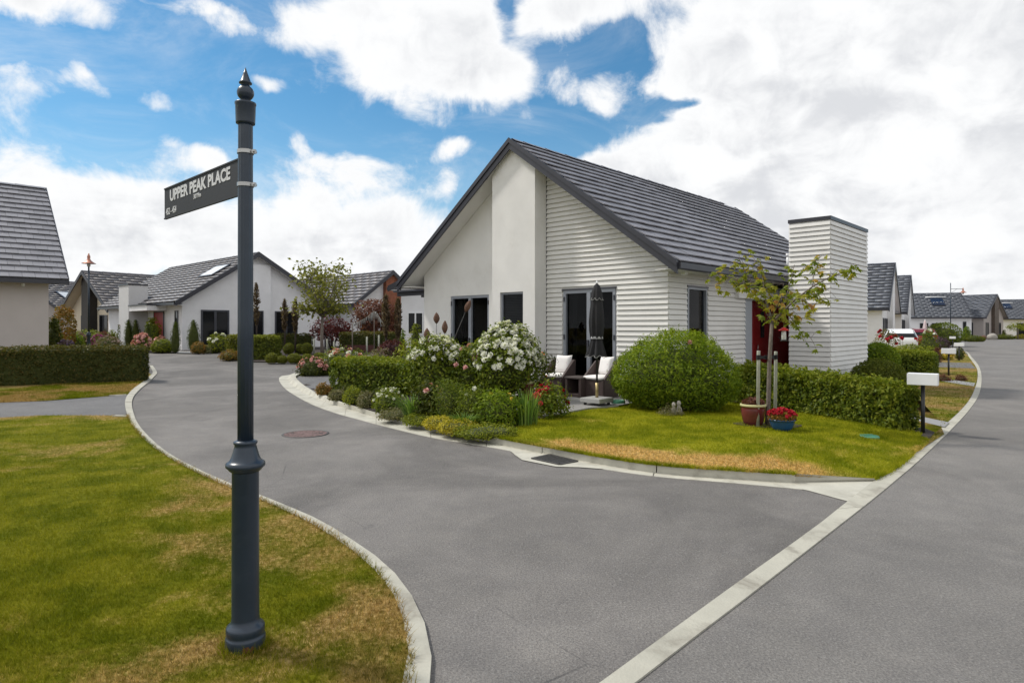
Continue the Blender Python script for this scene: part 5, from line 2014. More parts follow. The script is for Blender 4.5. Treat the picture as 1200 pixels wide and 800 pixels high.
# ------------------------------------------------------------------ street lamps
def lamp_post(name, label, loc, ztop, arm=0.0):
    e = empty(name, loc, 0, label, 'street lamp', 'copper shaded street lamps')
    h = ztop - loc[2]
    b = MB()
    b.lathe([(0.11, -0.05), (0.11, 0.12), (0.075, 0.16), (0.07, 0.85), (0.10, 0.90), (0.10, 0.94), (0.06, 1.05), (0.045, 1.07)], 16)
    b.build('base_shaft', POLE, e)
    u = MB()
    u.lathe([(0.042, 1.06), (0.034, h - 0.55 if not arm else h)], 14)
    if arm:
        u.tube([(0, 0, h - 0.55), (arm, 0, h - 0.55)], 0.022, 8)
        u.tube([(0.02, 0, h - 0.95), (arm * 0.5, 0, h - 0.57)], 0.012, 6)
    u.build('shaft', POLE, e)
    s = MB()
    c = (arm, 0, h - 0.62 if not arm else h - 1.05)
    s.lathe([(0.025, 0.62), (0.03, 0.56), (0.06, 0.50), (0.07, 0.44), (0.055, 0.38), (0.09, 0.30), (0.20, 0.20), (0.29, 0.155), (0.29, 0.145), (0.19, 0.17), (0.05, 0.25)], 24, 0, c)
    s.build('lamp_shade', COPPER, e)
    g = MB()
    g.lathe([(0.045, 0.0), (0.075, 0.05), (0.07, 0.20), (0.04, 0.26)], 16, 0, c)
    g.build('lamp_glass', mat('lamp_glass', (0.5, 0.5, 0.48), 0.15, 0.05), e)
    return e


lamp_post('street_lamp', 'dark street lamp with conical copper shade behind the left hedge', at(104, 30, z=zt(-19.6, 30)), 5.05)
lamp_post('street_lamp', 'street lamp with side arm and copper shade above the far bush', at(1114, 60, z=0.02), 5.72, 1.15)


# ------------------------------------------------------------------ letterboxes
def letterbox(loc, rzv, label):
    e = empty('letterbox', loc, rzv, label, 'letterbox', 'white letterboxes along the main road')
    b = MB()
    b.box(-0.20, 0.20, -0.10, 0.10, 0.735, 0.91)
    bevel(b.build('box', WHITEM, e), 0.006)
    p = MB()
    p.tube([(0, 0, -0.1), (0, 0, 0.734)], 0.028, 12)
    p.build('post', BLACKM, e)
    return e


lb = letterbox(G(1081.5, 507, 0.03), -0.66, 'nearest white letterbox on a black post at the end of the long hedge')
dup(lb, G(1111.7, 440, 0.02), -0.70, 'white letterbox on a black post beside the second driveway, second from the camera')
dup(lb, G(1124, 422.5, 0.02), -0.70, 'white letterbox standing over a small dark round shrub, third from the camera', scale=(1, 1, 0.95))
dup(lb, at(1116.3, 50.5, z=0.0), -0.70, 'farthest white letterbox, in front of the big far bush')

# ------------------------------------------------------------------ ironwork
mh = MB()
g = G(358, 508.5, 0)
mh.lathe([(0.35, -0.03), (0.35, 0.009), (0.325, 0.0095), (0.32, 0.006)], 48)
e = empty('manhole_cover', (g.x, g.y, 0), 0, 'round brown aggregate-filled manhole cover in the side road', 'manhole cover')
mh.build('rim', IRON, e)
q = MB()
q.lathe([(0.318, -0.02), (0.318, 0.0085)], 48)
q.build('cover', LID, e)
for k_ in range(2):
    q = MB()
    q.box(-0.03, 0.03, -0.012, 0.012, 0.0088, 0.013)
    q.build('lifting_slot', IRON, e, (0.22 * (1 - 2 * k_), 0.05, 0))

ap = [G(x, y) for x, y in ((598, 528.8), (604, 534), (612, 539.5), (652, 547.5), (678, 548), (706, 550), (704, 545), (660, 536.5), (620, 529.5))]
b = MB()
b.add([(p.x, p.y, 0.010) for p in ap], [tuple(range(len(ap)))])
tag(b.build('drain_apron', CONC2), kind='structure')
gr = [G(x, y) for x, y in ((623.5, 538.3), (655.5, 545.3), (676.5, 541.5), (644, 533.8))]
gc = sum((p for p in gr), Vector()) / 4
e = empty('drain_grate', (gc.x, gc.y, 0.0), 0, 'black slotted drain grate in the pale concrete channel', 'drain grate')
rel = [p - gc for p in gr]
b = MB()
b.add([(p.x, p.y, 0.0115) for p in rel], [(0, 1, 2, 3)])
b.build('pit_shade', BLACKM, e)  # flat black sheet, its colour stands in for the shaded hole
fr = MB()
for i in range(4):
    p, q = rel[i], rel[(i + 1) % 4]
    fr.beam((p.x, p.y, 0.016), (q.x, q.y, 0.016), 0.035, 0.014)
fr.build('grate_frame', IRON, e)
for i in range(1, 10):
    t = i / 10
    p, q = rel[0].lerp(rel[1], t), rel[3].lerp(rel[2], t)
    b = MB()
    b.beam((p.x, p.y, 0.019), (q.x, q.y, 0.019), 0.022, 0.012)
    b.build('bar', IRON, e)
g = G(1018.5, 510.5, 0.09)
b = MB()
b.lathe([(0.13, -0.05), (0.13, 0.012), (0.12, 0.02), (0.115, 0.018), (0.112, 0.021)], 28)
for i in range(7): b.box(-0.09, 0.09, -0.09 + i * 0.03, -0.08 + i * 0.03, 0.0212, 0.025)
o = b.build('water_meter_lid', GREENP, None, (g.x, g.y, front_z(g.x, g.y)))
tag(o, 'small round green plastic lid set in the front lawn', 'lid')

# ------------------------------------------------------------------ patio
PZ = 0.152


def tub_chair(loc, rzv, label):
    """Rattan tub chair that faces local -y."""
    e = empty('patio_chair', loc, rzv, label, 'chair', 'brown rattan tub chairs on the patio')
    # outline of the body (rounded back corners)
    out = []
    w, d, r = 0.31, 0.32, 0.16
    out.append((-w, -d * 0.9))
    for cx, cy, a0_ in ((-w + r, d - r, PI), (w - r, d - r, PI / 2)):
        for i in range(7):
            a = a0_ - (PI / 2) * i / 6
            out.append((cx + r * math.cos(a), cy + r * math.sin(a)))
    out.append((w, -d * 0.9))
    b = MB()
    n = len(out)
    n_arc = n
    top = []
    for i, (x, y) in enumerate(out):
        t = (y + d * 0.9) / (1.9 * d)
        top.append(0.40 + 0.36 * sstep(0.18, 0.42, t))
    th = 0.055
    inn = []
    for i, (x, y) in enumerate(out):
        f = 1 - th / w
        inn.append((x * f, y * f if y > 0 else y))
    vs = [(x * 0.95, y * 0.95, 0.0) for x, y in out] + [(x, y, float(top[i])) for i, (x, y) in enumerate(out)] + [(x, y, float(top[i])) for i, (x, y) in enumerate(inn)] + [(x, y, 0.30) for x, y in inn]
    fs = []
    for i in range(n - 1):
        for k_ in range(3):
            fs.append((k_ * n + i, k_ * n + i + 1, (k_ + 1) * n + i + 1, (k_ + 1) * n + i))
    for i in (0, n - 1): fs.append((i, n + i, 2 * n + i, 3 * n + i))
    b.add(vs, fs, 0, False)
    bevel(b.build('tub_back', RATTAN, e), 0.012)
    s = MB()
    pts = [(-w * 0.93, -d * 0.93)] + [(x * 0.93, y * 0.93) for x, y in out[1:-1]] + [(w * 0.93, -d * 0.93)]
    s.prism([(x * 0.94, y * 0.94, 0.0) for x, y in pts], (0, 0, 0.36))
    s.box(-w * 0.96, w * 0.96, -d * 1.02, -d * 0.9, 0.0, 0.37)
    bevel(s.build('seat_base', RATTAN, e), 0.012)
    c = MB()
    c.pillow((0, -0.045, 0.415), w * 0.90, d * 0.98, 0.055, p=7)
    c.build('seat_cushion', WHITEC, e)
    return e


def throw_cushion(loc, rzv, tilt, label):
    m = mat('white_floral_print', (0.82, 0.80, 0.79), 0.9, 0.03, 4.0, 0.002, 80, dirt=(13.0, (0.55, 0.30, 0.38), 0.60, 0.70, 0.85))
    b = MB()
    R = Matrix.Rotation(tilt, 3, 'X')
    # pinched square cushion
    n = 14
    vs, fs = [], []
    for s in (-1, 1):
        for i in range(n + 1):
            for j in range(n + 1):
                u, v = 2 * i / n - 1, 2 * j / n - 1
                t = s * 0.075 * ((1 - u ** 4) * (1 - v ** 4)) ** 0.6
                pin = 1 - 0.09 * ((1 - v * v) * abs(u) ** 3)
                pin2 = 1 - 0.09 * ((1 - u * u) * abs(v) ** 3)
                vs.append(R @ Vector((u * 0.21 * pin, t, v * 0.21 * pin2)))
    for s in range(2):
        o = s * (n + 1) ** 2
        for i in range(n):
            for j in range(n):
                a = o + i * (n + 1) + j
                fs.append((a, a + 1, a + n + 2, a + n + 1))
    b.add(vs, fs, 0, True)
    o = b.build('throw_cushion', m, None, loc)
    o.rotation_euler = (0, 0, rzv)
    return tag(o, label, 'cushion', 'floral throw cushions on the patio chairs')


rzc = RZ
pl_ = Vector((1.06, 14.6, PZ))
pr_ = Vector((1.93, 13.98, PZ))
tub_chair(pl_, rzc + 0.05, 'brown rattan tub chair left of the little table, nearer the white roses')
tub_chair(pr_, rzc - 0.05, 'brown rattan tub chair right of the little table, behind the umbrella pole')
fw_ = lambda p, x, y, z: p + Matrix.Rotation(rzc, 3, 'Z') @ Vector((x, y, z))
throw_cushion(fw_(pl_, 0.02, 0.13, 0.66), rzc + 0.12, -0.22, 'white floral throw cushion on the left patio chair')
throw_cushion(fw_(pr_, 0.03, 0.13, 0.66), rzc - 0.25, -0.22, 'white floral throw cushion on the right patio chair')

tb_ = at(678.5, 14.05, z=PZ)
e = empty('side_table', tb_, rzc, 'low brown rattan cube table with an open front between the two patio chairs', 'table')
b = MB()
w = 0.215
b.box(-w, -w + 0.06, -w, w, 0.0, 0.385)
b.box(w - 0.06, w, -w, w, 0.0, 0.385)
b.box(-w + 0.061, w - 0.061, w - 0.05, w, 0.0, 0.385)
b.box(-w + 0.061, w - 0.061, -w, w - 0.051, 0.0, 0.07)
bevel(b.build('frame', RATTAN, e), 0.008)
b = MB()
b.box(-w - 0.01, w + 0.01, -w - 0.01, w + 0.01, 0.386, 0.43)
bevel(b.build('table_top', mat('table_top', (0.10, 0.085, 0.08), 0.4, 0.1, 5.0), e), 0.01)

# folded umbrella
ub = at(699.5, 12.55, z=PZ)
e = empty('garden_umbrella', ub, rzc, 'closed black garden umbrella on a square granite base in front of the glass doors', 'umbrella')
b = MB()
b.box(-0.23, 0.23, -0.23, 0.23, 0.045, 0.135)
bevel(b.build('base_slab', GRANITE, e), 0.012)
b = MB()
for x in (-0.16, 0.16):
    for y in (-0.16, 0.16): b.tube([(x, y, 0.0), (x, y, 0.046)], 0.03, 10)
b.build('foot', BLACKM, e)
b = MB()
b.tube([(0, 0, 0.13), (0, 0, 0.42)], 0.030, 14)
b.build('base_tube', BRASS, e)
b = MB()
b.tube([(0, 0, 0.40), (0, 0, 2.33)], 0.020, 12)
b.build('pole', BLACKM, e)


def pleat(nf, amp, z0, z1):
    def f(a, z):
        t = min(1, max(0, (z1 - z) / (z1 - z0)))
        return 1 + amp * t * math.cos(nf * a + 2.0 * t) + 0.5 * amp * t * math.cos(3 * a + 1.3)
    return f


b = MB()
prof = [(0.020, 2.30), (0.045, 2.27), (0.085, 2.12), (0.110, 1.98), (0.130, 1.80), (0.140, 1.60), (0.128, 1.42), (0.105, 1.26), (0.098, 1.18), (0.118, 1.13), (0.150, 1.04), (0.172, 0.96), (0.178, 0.93)]
b.lathe(prof, 96, rf=pleat(8, 0.20, 0.85, 2.2), cap=False)
prof2 = [(0.176, 0.93), (0.12, 1.15), (0.08, 1.3)]
b.lathe(prof2, 96, rf=pleat(8, 0.20, 0.85, 2.2), cap=False)
can = b.build('canopy', BLACKC, e, fix=False)
sm = b.v
# scalloped hem with pale piping
hem = []
for i in range(97):
    a = 2 * PI * i / 96
    q = 0.180 * pleat(8, 0.20, 0.85, 2.2)(a, 0.93)
    hem.append((q * math.cos(a), q * math.sin(a), 0.93 - 0.022 * math.cos(8 * a + 2.0)))
b = MB()
b.tube(hem, 0.0045, 5)
b.build('piping', PIPING, can)
b = MB()
v, fs = [], []
n = 96
for k_, (r, z) in enumerate(((0.016, 2.335), (0.055, 2.30), (0.095, 2.17), (0.122, 2.06))):
    for i in range(n):
        a = 2 * PI * i / n
        q = r * pleat(8, 0.18, 1.9, 2.3)(a, z)
        zz_ = z - (0.05 * abs(math.cos(4 * a + 0.6)) if k_ == 3 else 0)
        v.append((q * math.cos(a), q * math.sin(a), zz_))
for k_ in range(3):
    for i in range(n): fs.append((k_ * n + i, k_ * n + (i + 1) % n, (k_ + 1) * n + (i + 1) % n, (k_ + 1) * n + i))
b.add(v, fs, 0, True)
vent = b.build('top_flap', BLACKC, e, fix=False)
b = MB()
b.tube([Vector(p) for p in v[3 * n:]] + [Vector(v[3 * n])], 0.004, 5)
b.build('piping', PIPING, vent)
b = MB()
b.lathe([(0.012, 2.33), (0.024, 2.345), (0.022, 2.365), (0.006, 2.39)], 12)
b.build('finial', WHITEM, e)
b = MB()
b.lathe([(0.112, 1.27), (0.112, 1.315)], 40, rf=pleat(8, 0.15, 0.85, 2.2), cap=False)
b.build('tie_strap', mat('silver_strap', (0.42, 0.42, 0.43), 0.6), e)


# ------------------------------------------------------------------ pots and garden ornaments
def pot(b, prof, n=28): b.lathe(prof, n, cap=False)


def add_leaves(e, name, C, N, size, asp, m, T=None):
    return tag(link(name, leaf_mesh(name, np.array(C), np.array(N), np.full(len(C), size), asp, RNG.uniform(0, 1, len(C)), m, T=T), e), kind='stuff')


g = G(884, 501, 0.11)
e = empty('plant_pot', (g.x, g.y + 0.05, front_z(g.x, g.y)), 0, 'maroon glazed pot of reddish succulents behind the left tree stake', 'plant pot')
b = MB()
pot(b, [(0.005, 0.0), (0.125, 0.0), (0.155, 0.08), (0.175, 0.18), (0.178, 0.26), (0.172, 0.29), (0.185, 0.30), (0.185, 0.325), (0.165, 0.325), (0.16, 0.28), (0.005, 0.28)])
b.build('pot_body', MAROON, e)
b = MB()
b.lathe([(0.187, 0.298), (0.192, 0.305), (0.192, 0.33), (0.168, 0.335), (0.166, 0.30)], 28)
b.build('rim', CREAM_RIM, e)
n = 420
a, r = RNG.uniform(0, 2 * PI, n), 0.165 * np.sqrt(RNG.uniform(0, 1, n))
C = np.stack([r * np.cos(a), r * np.sin(a), 0.33 + RNG.uniform(0, 0.11, n) * (1 - (r / 0.2) ** 2)], 1)
add_leaves(e, 'foliage', C, RNG.normal(size=(n, 3)) + [0, 0, 0.6], 0.05, 0.5, L_RUSSET)

g = G(918.5, 506, 0.11)
e = empty('flower_bowl', (g.x, g.y + 0.06, front_z(g.x, g.y)), 0, 'blue glazed bowl of small red flowers at the foot of the staked maple', 'flower bowl')
b = MB()
pot(b, [(0.005, 0.0), (0.12, 0.0), (0.15, 0.05), (0.172, 0.12), (0.178, 0.145), (0.192, 0.15), (0.192, 0.165), (0.168, 0.165), (0.16, 0.12), (0.005, 0.11)])
b.build('bowl', BLUEG, e)
n = 900
a, r = RNG.uniform(0, 2 * PI, n), 0.20 * np.sqrt(RNG.uniform(0, 1, n))
hh = 0.15 + RNG.uniform(0, 0.16, n) * (1 - (r / 0.26) ** 2)
C = np.stack([r * np.cos(a), r * np.sin(a), hh], 1)
add_leaves(e, 'foliage', C, RNG.normal(size=(n, 3)) + [0, 0, 0.6], 0.035, 0.5, L_ORANGE)
n = 130
a, r = RNG.uniform(0, 2 * PI, n), 0.20 * np.sqrt(RNG.uniform(0, 1, n))
C = np.stack([r * np.cos(a), r * np.sin(a), 0.20 + 0.10 * (1 - (r / 0.24) ** 2) + RNG.uniform(-0.02, 0.03, n)], 1)
tag(link('blooms', blooms_mesh('blooms', C, np.tile([0, -0.2, 1.0], (n, 1)), np.full(n, 0.045), P_RED), e), kind='stuff')

# soil ring at the maple's foot
b = MB()
tg = G(901, 500, 0.11)
pts = []
for i in range(22):
    a = 2 * PI * i / 22
    x, y = tg.x + 0.52 * math.cos(a) * (1 + 0.1 * math.sin(3 * a)), tg.y + 0.30 * math.sin(a)
    pts.append((x, y, front_z(x, y) + 0.014))
b.add(pts, [tuple(range(22))])
tag(b.build('mulch_ring', SOIL), kind='structure')

# two stakes and their tie
for px, y0, top, lab in ((888, 9.82, 1.29, 'grey-white timber stake left of the maple trunk'), (908.3, 10.35, 1.26, 'pale timber stake right of the maple trunk')):
    p = at(px, y0, z=0)
    b = MB()
    b.tube([(0, 0, -0.1), (0.012, 0, top - 0.12), (0.013, 0, top - 0.10)], 0.026, 12)
    o = b.build('tree_stake', TIMBER, None, (p.x, p.y, 0.1))
    tag(o, lab, 'stake', 'stakes of the young maple')
b = MB()
pa, pb, pt_ = at(888.8, 9.82, z=1.19), at(908.6, 10.35, z=1.17), Vector((tg.x, tg.y + 0.07, 1.18))
ring = []
for c, r in ((pa, 0.034), (pb, 0.034)):
    b.lathe([(r, -0.035), (r, 0.035)], 14, 0, c, cap=False)
b.lathe([(0.045, -0.03), (0.045, 0.03)], 14, 0, pt_, cap=False)
for c in (pa, pb):
    d = (pt_ - c)
    b.beam(c + d * 0.05, c + d * 0.92, 0.006, 0.045)
o = b.build('tree_tie', BLACKC, None)
tag(o, 'black strap tying the maple trunk to its two stakes', 'tree tie')

# small pair of stone birds
g = G(790.5, 486.5, 0.11)
e = empty('garden_ornament', (g.x, g.y - 0.12, front_z(g.x, g.y) - 0.01), 0.3, 'small pale stone pair of figures on the lawn in front of the round bush', 'ornament')
for i, (x, s) in enumerate(((-0.05, 0.78), (0.05, 0.86))):
    b = MB()
    b.lathe([(0.01, 0), (0.05, 0.0), (0.055, 0.06), (0.045, 0.14), (0.03, 0.19), (0.028, 0.20), (0.038, 0.22), (0.042, 0.25), (0.03, 0.285), (0.005, 0.295)], 16)
    b.tube([(0, -0.03, 0.245), (0, -0.075, 0.235)], [0.018, 0.004], 8)
    for sd_ in (-1, 1): b.tube([(sd_ * 0.05, 0, 0.15), (sd_ * 0.055, -0.02, 0.06)], [0.012, 0.018], 6)
    o = b.build('figure', STONE, e, (x, 0, 0))
    o.scale = (s, s, s)


def seed_head(px, Y, cy, L, lean, label, stake=True):
    """Rusty steel seed pod on a rod."""
    p = at(px, Y, cy)
    base = Vector((p.x - lean * (p.z - 0.1), Y, 0.08))
    e = empty('garden_sculpture', base, 0, label, 'garden sculpture', 'rusty seed head sculptures in the rose bed')
    d = (p - base)
    b = MB()
    b.tube([(0, 0, 0), d - d.normalized() * L * 0.45], 0.006, 6)
    b.build('rod', IRON, e)
    q = d.normalized().to_track_quat('Z', 'Y').to_matrix()
    b = MB()
    prof = [(0.004, -L / 2), (0.03, -L * 0.42), (0.062, -L * 0.2), (0.068, -0.02 * L), (0.055, L * 0.18), (0.032, L * 0.35), (0.012, L * 0.46), (0.002, L / 2)]
    b.lathe(prof, 18, rf=lambda a, z: 1 + 0.10 * math.cos(6 * a))
    b.v = [tuple(q @ Vector(v) + d) for v in b.v]
    b.build('pod', RUSTM, e)
    return e


seed_head(511.5, 15.2, 372.5, 0.27, 0.0, 'rusty pod sculpture on a straight rod, taller one at the left of the glass doors')
seed_head(521.3, 14.8, 383, 0.30, 0.02, 'rusty pod sculpture on a rod, right-hand one of the upright trio')
seed_head(500.3, 14.9, 391, 0.27, 0.0, 'rusty pod sculpture lowest and farthest left above the white roses')
seed_head(500.8, 15.0, 402.5, 0.2, 0.0, 'small rusty pod half hidden among white roses under the left pod')
seed_head(548.3, 14.6, 358.5, 0.30, 0.42, 'leaning rusty pod sculpture in front of the left glass doors')

# citrus and yellow pots
p = at(638, 13.9, z=PZ)
e = empty('plant_pot', p, 0, 'maroon pot with a small citrus bush beside the left patio chair', 'plant pot')
b = MB()
pot(b, [(0.005, 0.0), (0.13, 0.0), (0.17, 0.12), (0.19, 0.28), (0.19, 0.33), (0.17, 0.33), (0.16, 0.28), (0.005, 0.27)])
b.build('pot_body', MAROON, e)
sh = Shape('ball', 0.55, 0.5, 0.62, 31, 0.2)
C, N, t = leaves_on(sh, 420, 0.06, 0.12)
C[:, 2] += 0.32
tag(link('foliage', leaf_mesh('foliage', C, N, np.full(len(C), 0.065), 0.5, t, L_DARK), e), kind='stuff')
b = MB()
b.tube([(0, 0, 0.26), (0.01, 0, 0.7)], 0.012, 6)
b.build('stem', BARK, e)
FRUIT = mat('orange_fruit', (0.60, 0.17, 0.015), 0.45, 0.1, 9.0)
P, N = sh.sample(9)
for q in P:
    b = MB()
    b.lathe([(0.002, -0.024), (0.02, -0.014), (0.024, 0), (0.02, 0.014), (0.002, 0.024)], 10)
    b.build('fruit', FRUIT, e, (q[0], q[1] - 0.01, q[2] + 0.32))
p = at(618.5, 13.2, z=0.13)
e = empty('plant_pot', p, 0, 'maroon pot with pale green rim and one yellow-green stem under the white rose bush', 'plant pot')
b = MB()
pot(b, [(0.005, 0.0), (0.10, 0.0), (0.13, 0.15), (0.14, 0.36), (0.14, 0.40), (0.12, 0.40), (0.115, 0.35), (0.005, 0.34)])
b.build('pot_body', MAROON, e)
b = MB()
b.lathe([(0.142, 0.37), (0.158, 0.385), (0.155, 0.415), (0.12, 0.425), (0.115, 0.38)], 24)
b.build('rim', CREAM_RIM, e)
b = MB()
b.tube([(0, 0, 0.34), (0.01, 0, 0.55), (-0.01, 0, 0.78)], [0.03, 0.024, 0.018], 8)
b.build('stem', mat('yellow_stem', (0.28, 0.22, 0.03), 0.7, 0.2, 9.0), e)
g = G(725, 475, 0.13)
b = MB()
ring = [(0.13 * math.cos(t * 0.55), 0.09 * math.sin(t * 0.55), 0.02 + 0.008 * t / 6) for t in range(40)]
b.tube(ring, 0.011, 6)
o = b.build('garden_hose', GREENP, None, (g.x, g.y + 0.05, 0.15))
tag(o, 'green hose coil lying beside the round bush at the patio edge', 'hose')

# ------------------------------------------------------------------ planting in front of the corner house
def hedge(name, label, p0, p1, depth, h, n, ls, lm, seed, z=None, rough=0.05, topbias=0.0, group=None, core=TWIG, cat='hedge', jit=0.6, shoots=0, shoot_len=0.1):
    """Clipped hedge whose front foot runs from p0 to p1 (left to right)."""
    a, b = Vector((p0[0], p0[1], 0)), Vector((p1[0], p1[1], 0))
    d = b - a
    L = d.length
    d.normalize()
    bk = Vector((-d.y, d.x, 0))
    c = (a + b) / 2 + bk * depth / 2
    s = Shape('box', L, depth, h, seed, rough, 2.6)
    return plant(name, label, cat, (c.x, c.y, z if z is not None else zt(c.x, c.y)), s, n, ls, lm, rz=math.atan2(d.y, d.x), depth=0.06, topbias=topbias, group=group, core=core, jit=jit, shoots=shoots, shoot_len=shoot_len)


# long hedge at the left
hp0, hp1 = Vector((-21.0, 15.9, 0)), Vector((-10.93, 19.35, 0))
hp0 = hp1 + (at(0, 17.75, z=0) - hp1).normalized() * 9.5
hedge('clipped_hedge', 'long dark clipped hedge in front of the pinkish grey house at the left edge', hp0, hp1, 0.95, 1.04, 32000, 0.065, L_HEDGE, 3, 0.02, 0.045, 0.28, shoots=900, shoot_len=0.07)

# hedge in front of the entry
ra, rb = Vector((4.45, 13.2, 0)), Vector((5.93, 10.0, 0))
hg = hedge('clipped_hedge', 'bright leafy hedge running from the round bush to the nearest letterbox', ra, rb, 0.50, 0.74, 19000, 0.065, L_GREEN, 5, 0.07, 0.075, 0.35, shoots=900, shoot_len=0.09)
hg.rotation_euler.y = 0.045

# big round bush
g, w, h = spec(791, 487.5, 144, 391, 0.11)
plant('round_bush', 'big round bright green bush on the lawn in front of the weatherboard corner', 'bush', push(g, 1.0, 0.08), Shape('dome', w * 1.06, w * 0.92, h + 0.0, 8, 0.17, 1.9), 25000, 0.060, L_BUSH, asp=0.32, depth=0.12, topbias=0.2, up=0.9, shoots=1300, shoot_len=0.12,
      flowers=[('rose_bloom', 1, 0.085, P_PINK, 0.8, True)])
g = G(790, 489, 0.11)
plant('lavender_tuft', 'small grey-green tuft around the stone figures', 'shrub', (g.x - 0.05, g.y + 0.02, front_z(g.x, g.y)), Shape('dome', 0.42, 0.3, 0.13, 12, 0.2), 700, 0.035, L_GREY, asp=0.3, core=None)

# big white rose bush beside the patio
g, w, h = spec(595, 476, 86, 388, 0.11)
plant('white_rose_bush', 'large rose bush covered in white blooms beside the patio', 'rose bush', push(g, 0.75, 0.1), Shape('ball', w * 0.94, w * 0.85, h + 0.10, 14, 0.15), 7000, 0.075, L_GREEN, depth=0.2, corefac=0.72,
      flowers=[('rose_bloom', 175, 0.13, P_WHITE, 0.48, True)], group='roses in the front garden')
# rose row with white blooms
g, w, h = spec(512, 474, 76, 398, 0.11)
plant('white_rose_bush', 'wide loose rose bush with white blooms along its top, left of the large one', 'rose bush', push(g, 0.9, 0.1), Shape('dome', w * 1.05, 0.9, h + 0.02, 15, 0.16), 6400, 0.075, L_GREEN, depth=0.22, corefac=0.66,
      flowers=[('rose_bloom', 62, 0.13, P_WHITE, 0.66, True)], group='roses in the front garden')
g, w, h = spec(553, 474, 50, 406, 0.11)
plant('blush_rose_bush', 'rose bush with a few pale pink blooms between the two white ones', 'rose bush', push(g, 0.75, 0.1), Shape('dome', w * 1.1, 0.8, h, 16, 0.16), 4200, 0.07, L_GREEN, depth=0.2, corefac=0.7,
      flowers=[('rose_bloom', 13, 0.10, P_PINK, 0.62, True)], group='roses in the front garden')
g, w, h = spec(484, 462, 44, 406, 0.11)
plant('lime_shrub', 'yellow-green shrub behind the low garden hedge', 'shrub', push(g, 0.6, 0.1), Shape('ball', w, w * 0.9, h + 0.1, 17, 0.14), 2600, 0.075, L_LIME, depth=0.16, corefac=0.72)
# low garden hedge
ga, gb = G(386, 459, 0.11), G(469, 464, 0.11)
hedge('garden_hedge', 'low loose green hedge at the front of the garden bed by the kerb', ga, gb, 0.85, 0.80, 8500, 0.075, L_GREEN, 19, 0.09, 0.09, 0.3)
# burgundy barberry
g, w, h = spec(459, 436, 38, 399, 0.1)
plant('burgundy_shrub', 'round dark burgundy shrub behind the low garden hedge', 'shrub', push(g, 0.4, 0.1), Shape('ball', w, w, h, 21, 0.08), 3000, 0.075, L_RED, core=TWIG_R, depth=0.1)
g, w, h = spec(446, 438, 34, 409, 0.1)
plant('dusky_shrub', 'low grey-pink shrub left of the burgundy one', 'shrub', push(g, 0.3, 0.1), Shape('dome', w, w * 0.8, h, 22, 0.14), 1500, 0.07, L_GREY, depth=0.14, flowers=[('blooms', 26, 0.06, P_DUST, 0.5, False)])
g, w, h = spec(405, 441, 70, 411, 0.1)
plant('pink_rose_bush', 'rose bush with pink and white blooms behind the low garden hedge', 'rose bush', push(g, 0.7, 0.1), Shape('dome', w, 1.1, h, 23, 0.16), 3200, 0.08, L_GREEN, depth=0.2, corefac=0.75,
      flowers=[('rose_bloom', 16, 0.15, P_PINK, 0.55, True), ('white_bloom', 14, 0.14, P_WHITE, 0.6, True)], group='roses in the front garden')
g, w, h = spec(366, 441.5, 34, 419, 0.1)
plant('pink_rose_bush', 'small rose bush thick with pink blooms at the tip of the kerb', 'rose bush', push(g, 0.35, 0.07), Shape('dome', w, 0.75, h, 24, 0.14), 1500, 0.075, L_DARK, depth=0.14,
      flowers=[('rose_bloom', 34, 0.13, P_PINK, 0.4, True)], group='roses in the front garden')

# little mounds along the kerb
for px, py, wp, top, lm, nm, lab in (
        (379, 462.5, 15, 449, L_ORANGE, 'orange_mound', 'small orange-tipped shrub at the left end of the low hedge'),
        (395.5, 469, 19, 457, L_GREY, 'grey_mound', 'small grey-green mound second from the left along the kerb'),
        (414, 474, 21, 454, L_LIME, 'pale_mound', 'pale green clipped mound along the kerb'),
        (430, 478.5, 20, 459, L_GREY, 'dusky_mound', 'dusky mound with pinkish tips along the kerb'),
        (449, 478, 30, 455, L_DARK, 'dark_mound', 'dark low shrub in front of the right end of the low hedge'),
        (405, 466, 20, 452, L_DARK, 'dark_mound', 'dark low shrub close under the left end of the low hedge')):
    g, w, h = spec(px, py, wp, top, 0.11)
    plant(nm, lab, 'shrub', push(g, w * 0.4, 0.09), Shape('dome', w * 1.05, w * 0.9, h, int(px), 0.12), 1500, 0.045, lm, depth=0.07, group='small mounds along the kerb')
g, w, h = spec(456, 484, 32, 457, 0.11)
plant('white_daisy', 'low bushy plant with white daisy heads near the kerb', 'flowers', push(g, 0.25, 0.09), Shape('dome', w, 0.5, h, 51, 0.16), 1900, 0.05, L_GREEN, depth=0.12,
      flowers=[('blooms', 26, 0.065, P_WHITE, 0.35, False)])
g = G(484, 493, 0.11)
blade_plant('day_lily', 'arching strap-leaved clump in the flower bed by the kerb', 'plant', push(g, 0.25, 0.1), 130, 0.62, 0.022, 0.7, L_SWORD, 0.75, rw=0.16)
g, w, h = spec(503, 494, 30, 447, 0.11)
plant('dahlia', 'upright leafy plant with a few coral pink heads', 'flowers', push(g, 0.3, 0.1), Shape('dome', w * 1.1, 0.42, h * 0.88, 53, 0.2), 1700, 0.075, L_DARK, depth=0.16, core=None, flowers=[('dahlia_head', 5, 0.10, P_PINK, 0.72, True)])
g, w, h = spec(526, 496, 38, 447, 0.11)
plant('feathery_shrub', 'feathery mid-green plant in the middle of the flower bed', 'plant', push(g, 0.35, 0.1), Shape('dome', w * 1.08, 0.55, h * 0.95, 54, 0.14), 5200, 0.055, L_GREEN, asp=0.22, depth=0.14)
g, w, h = spec(556, 499, 32, 458, 0.11)
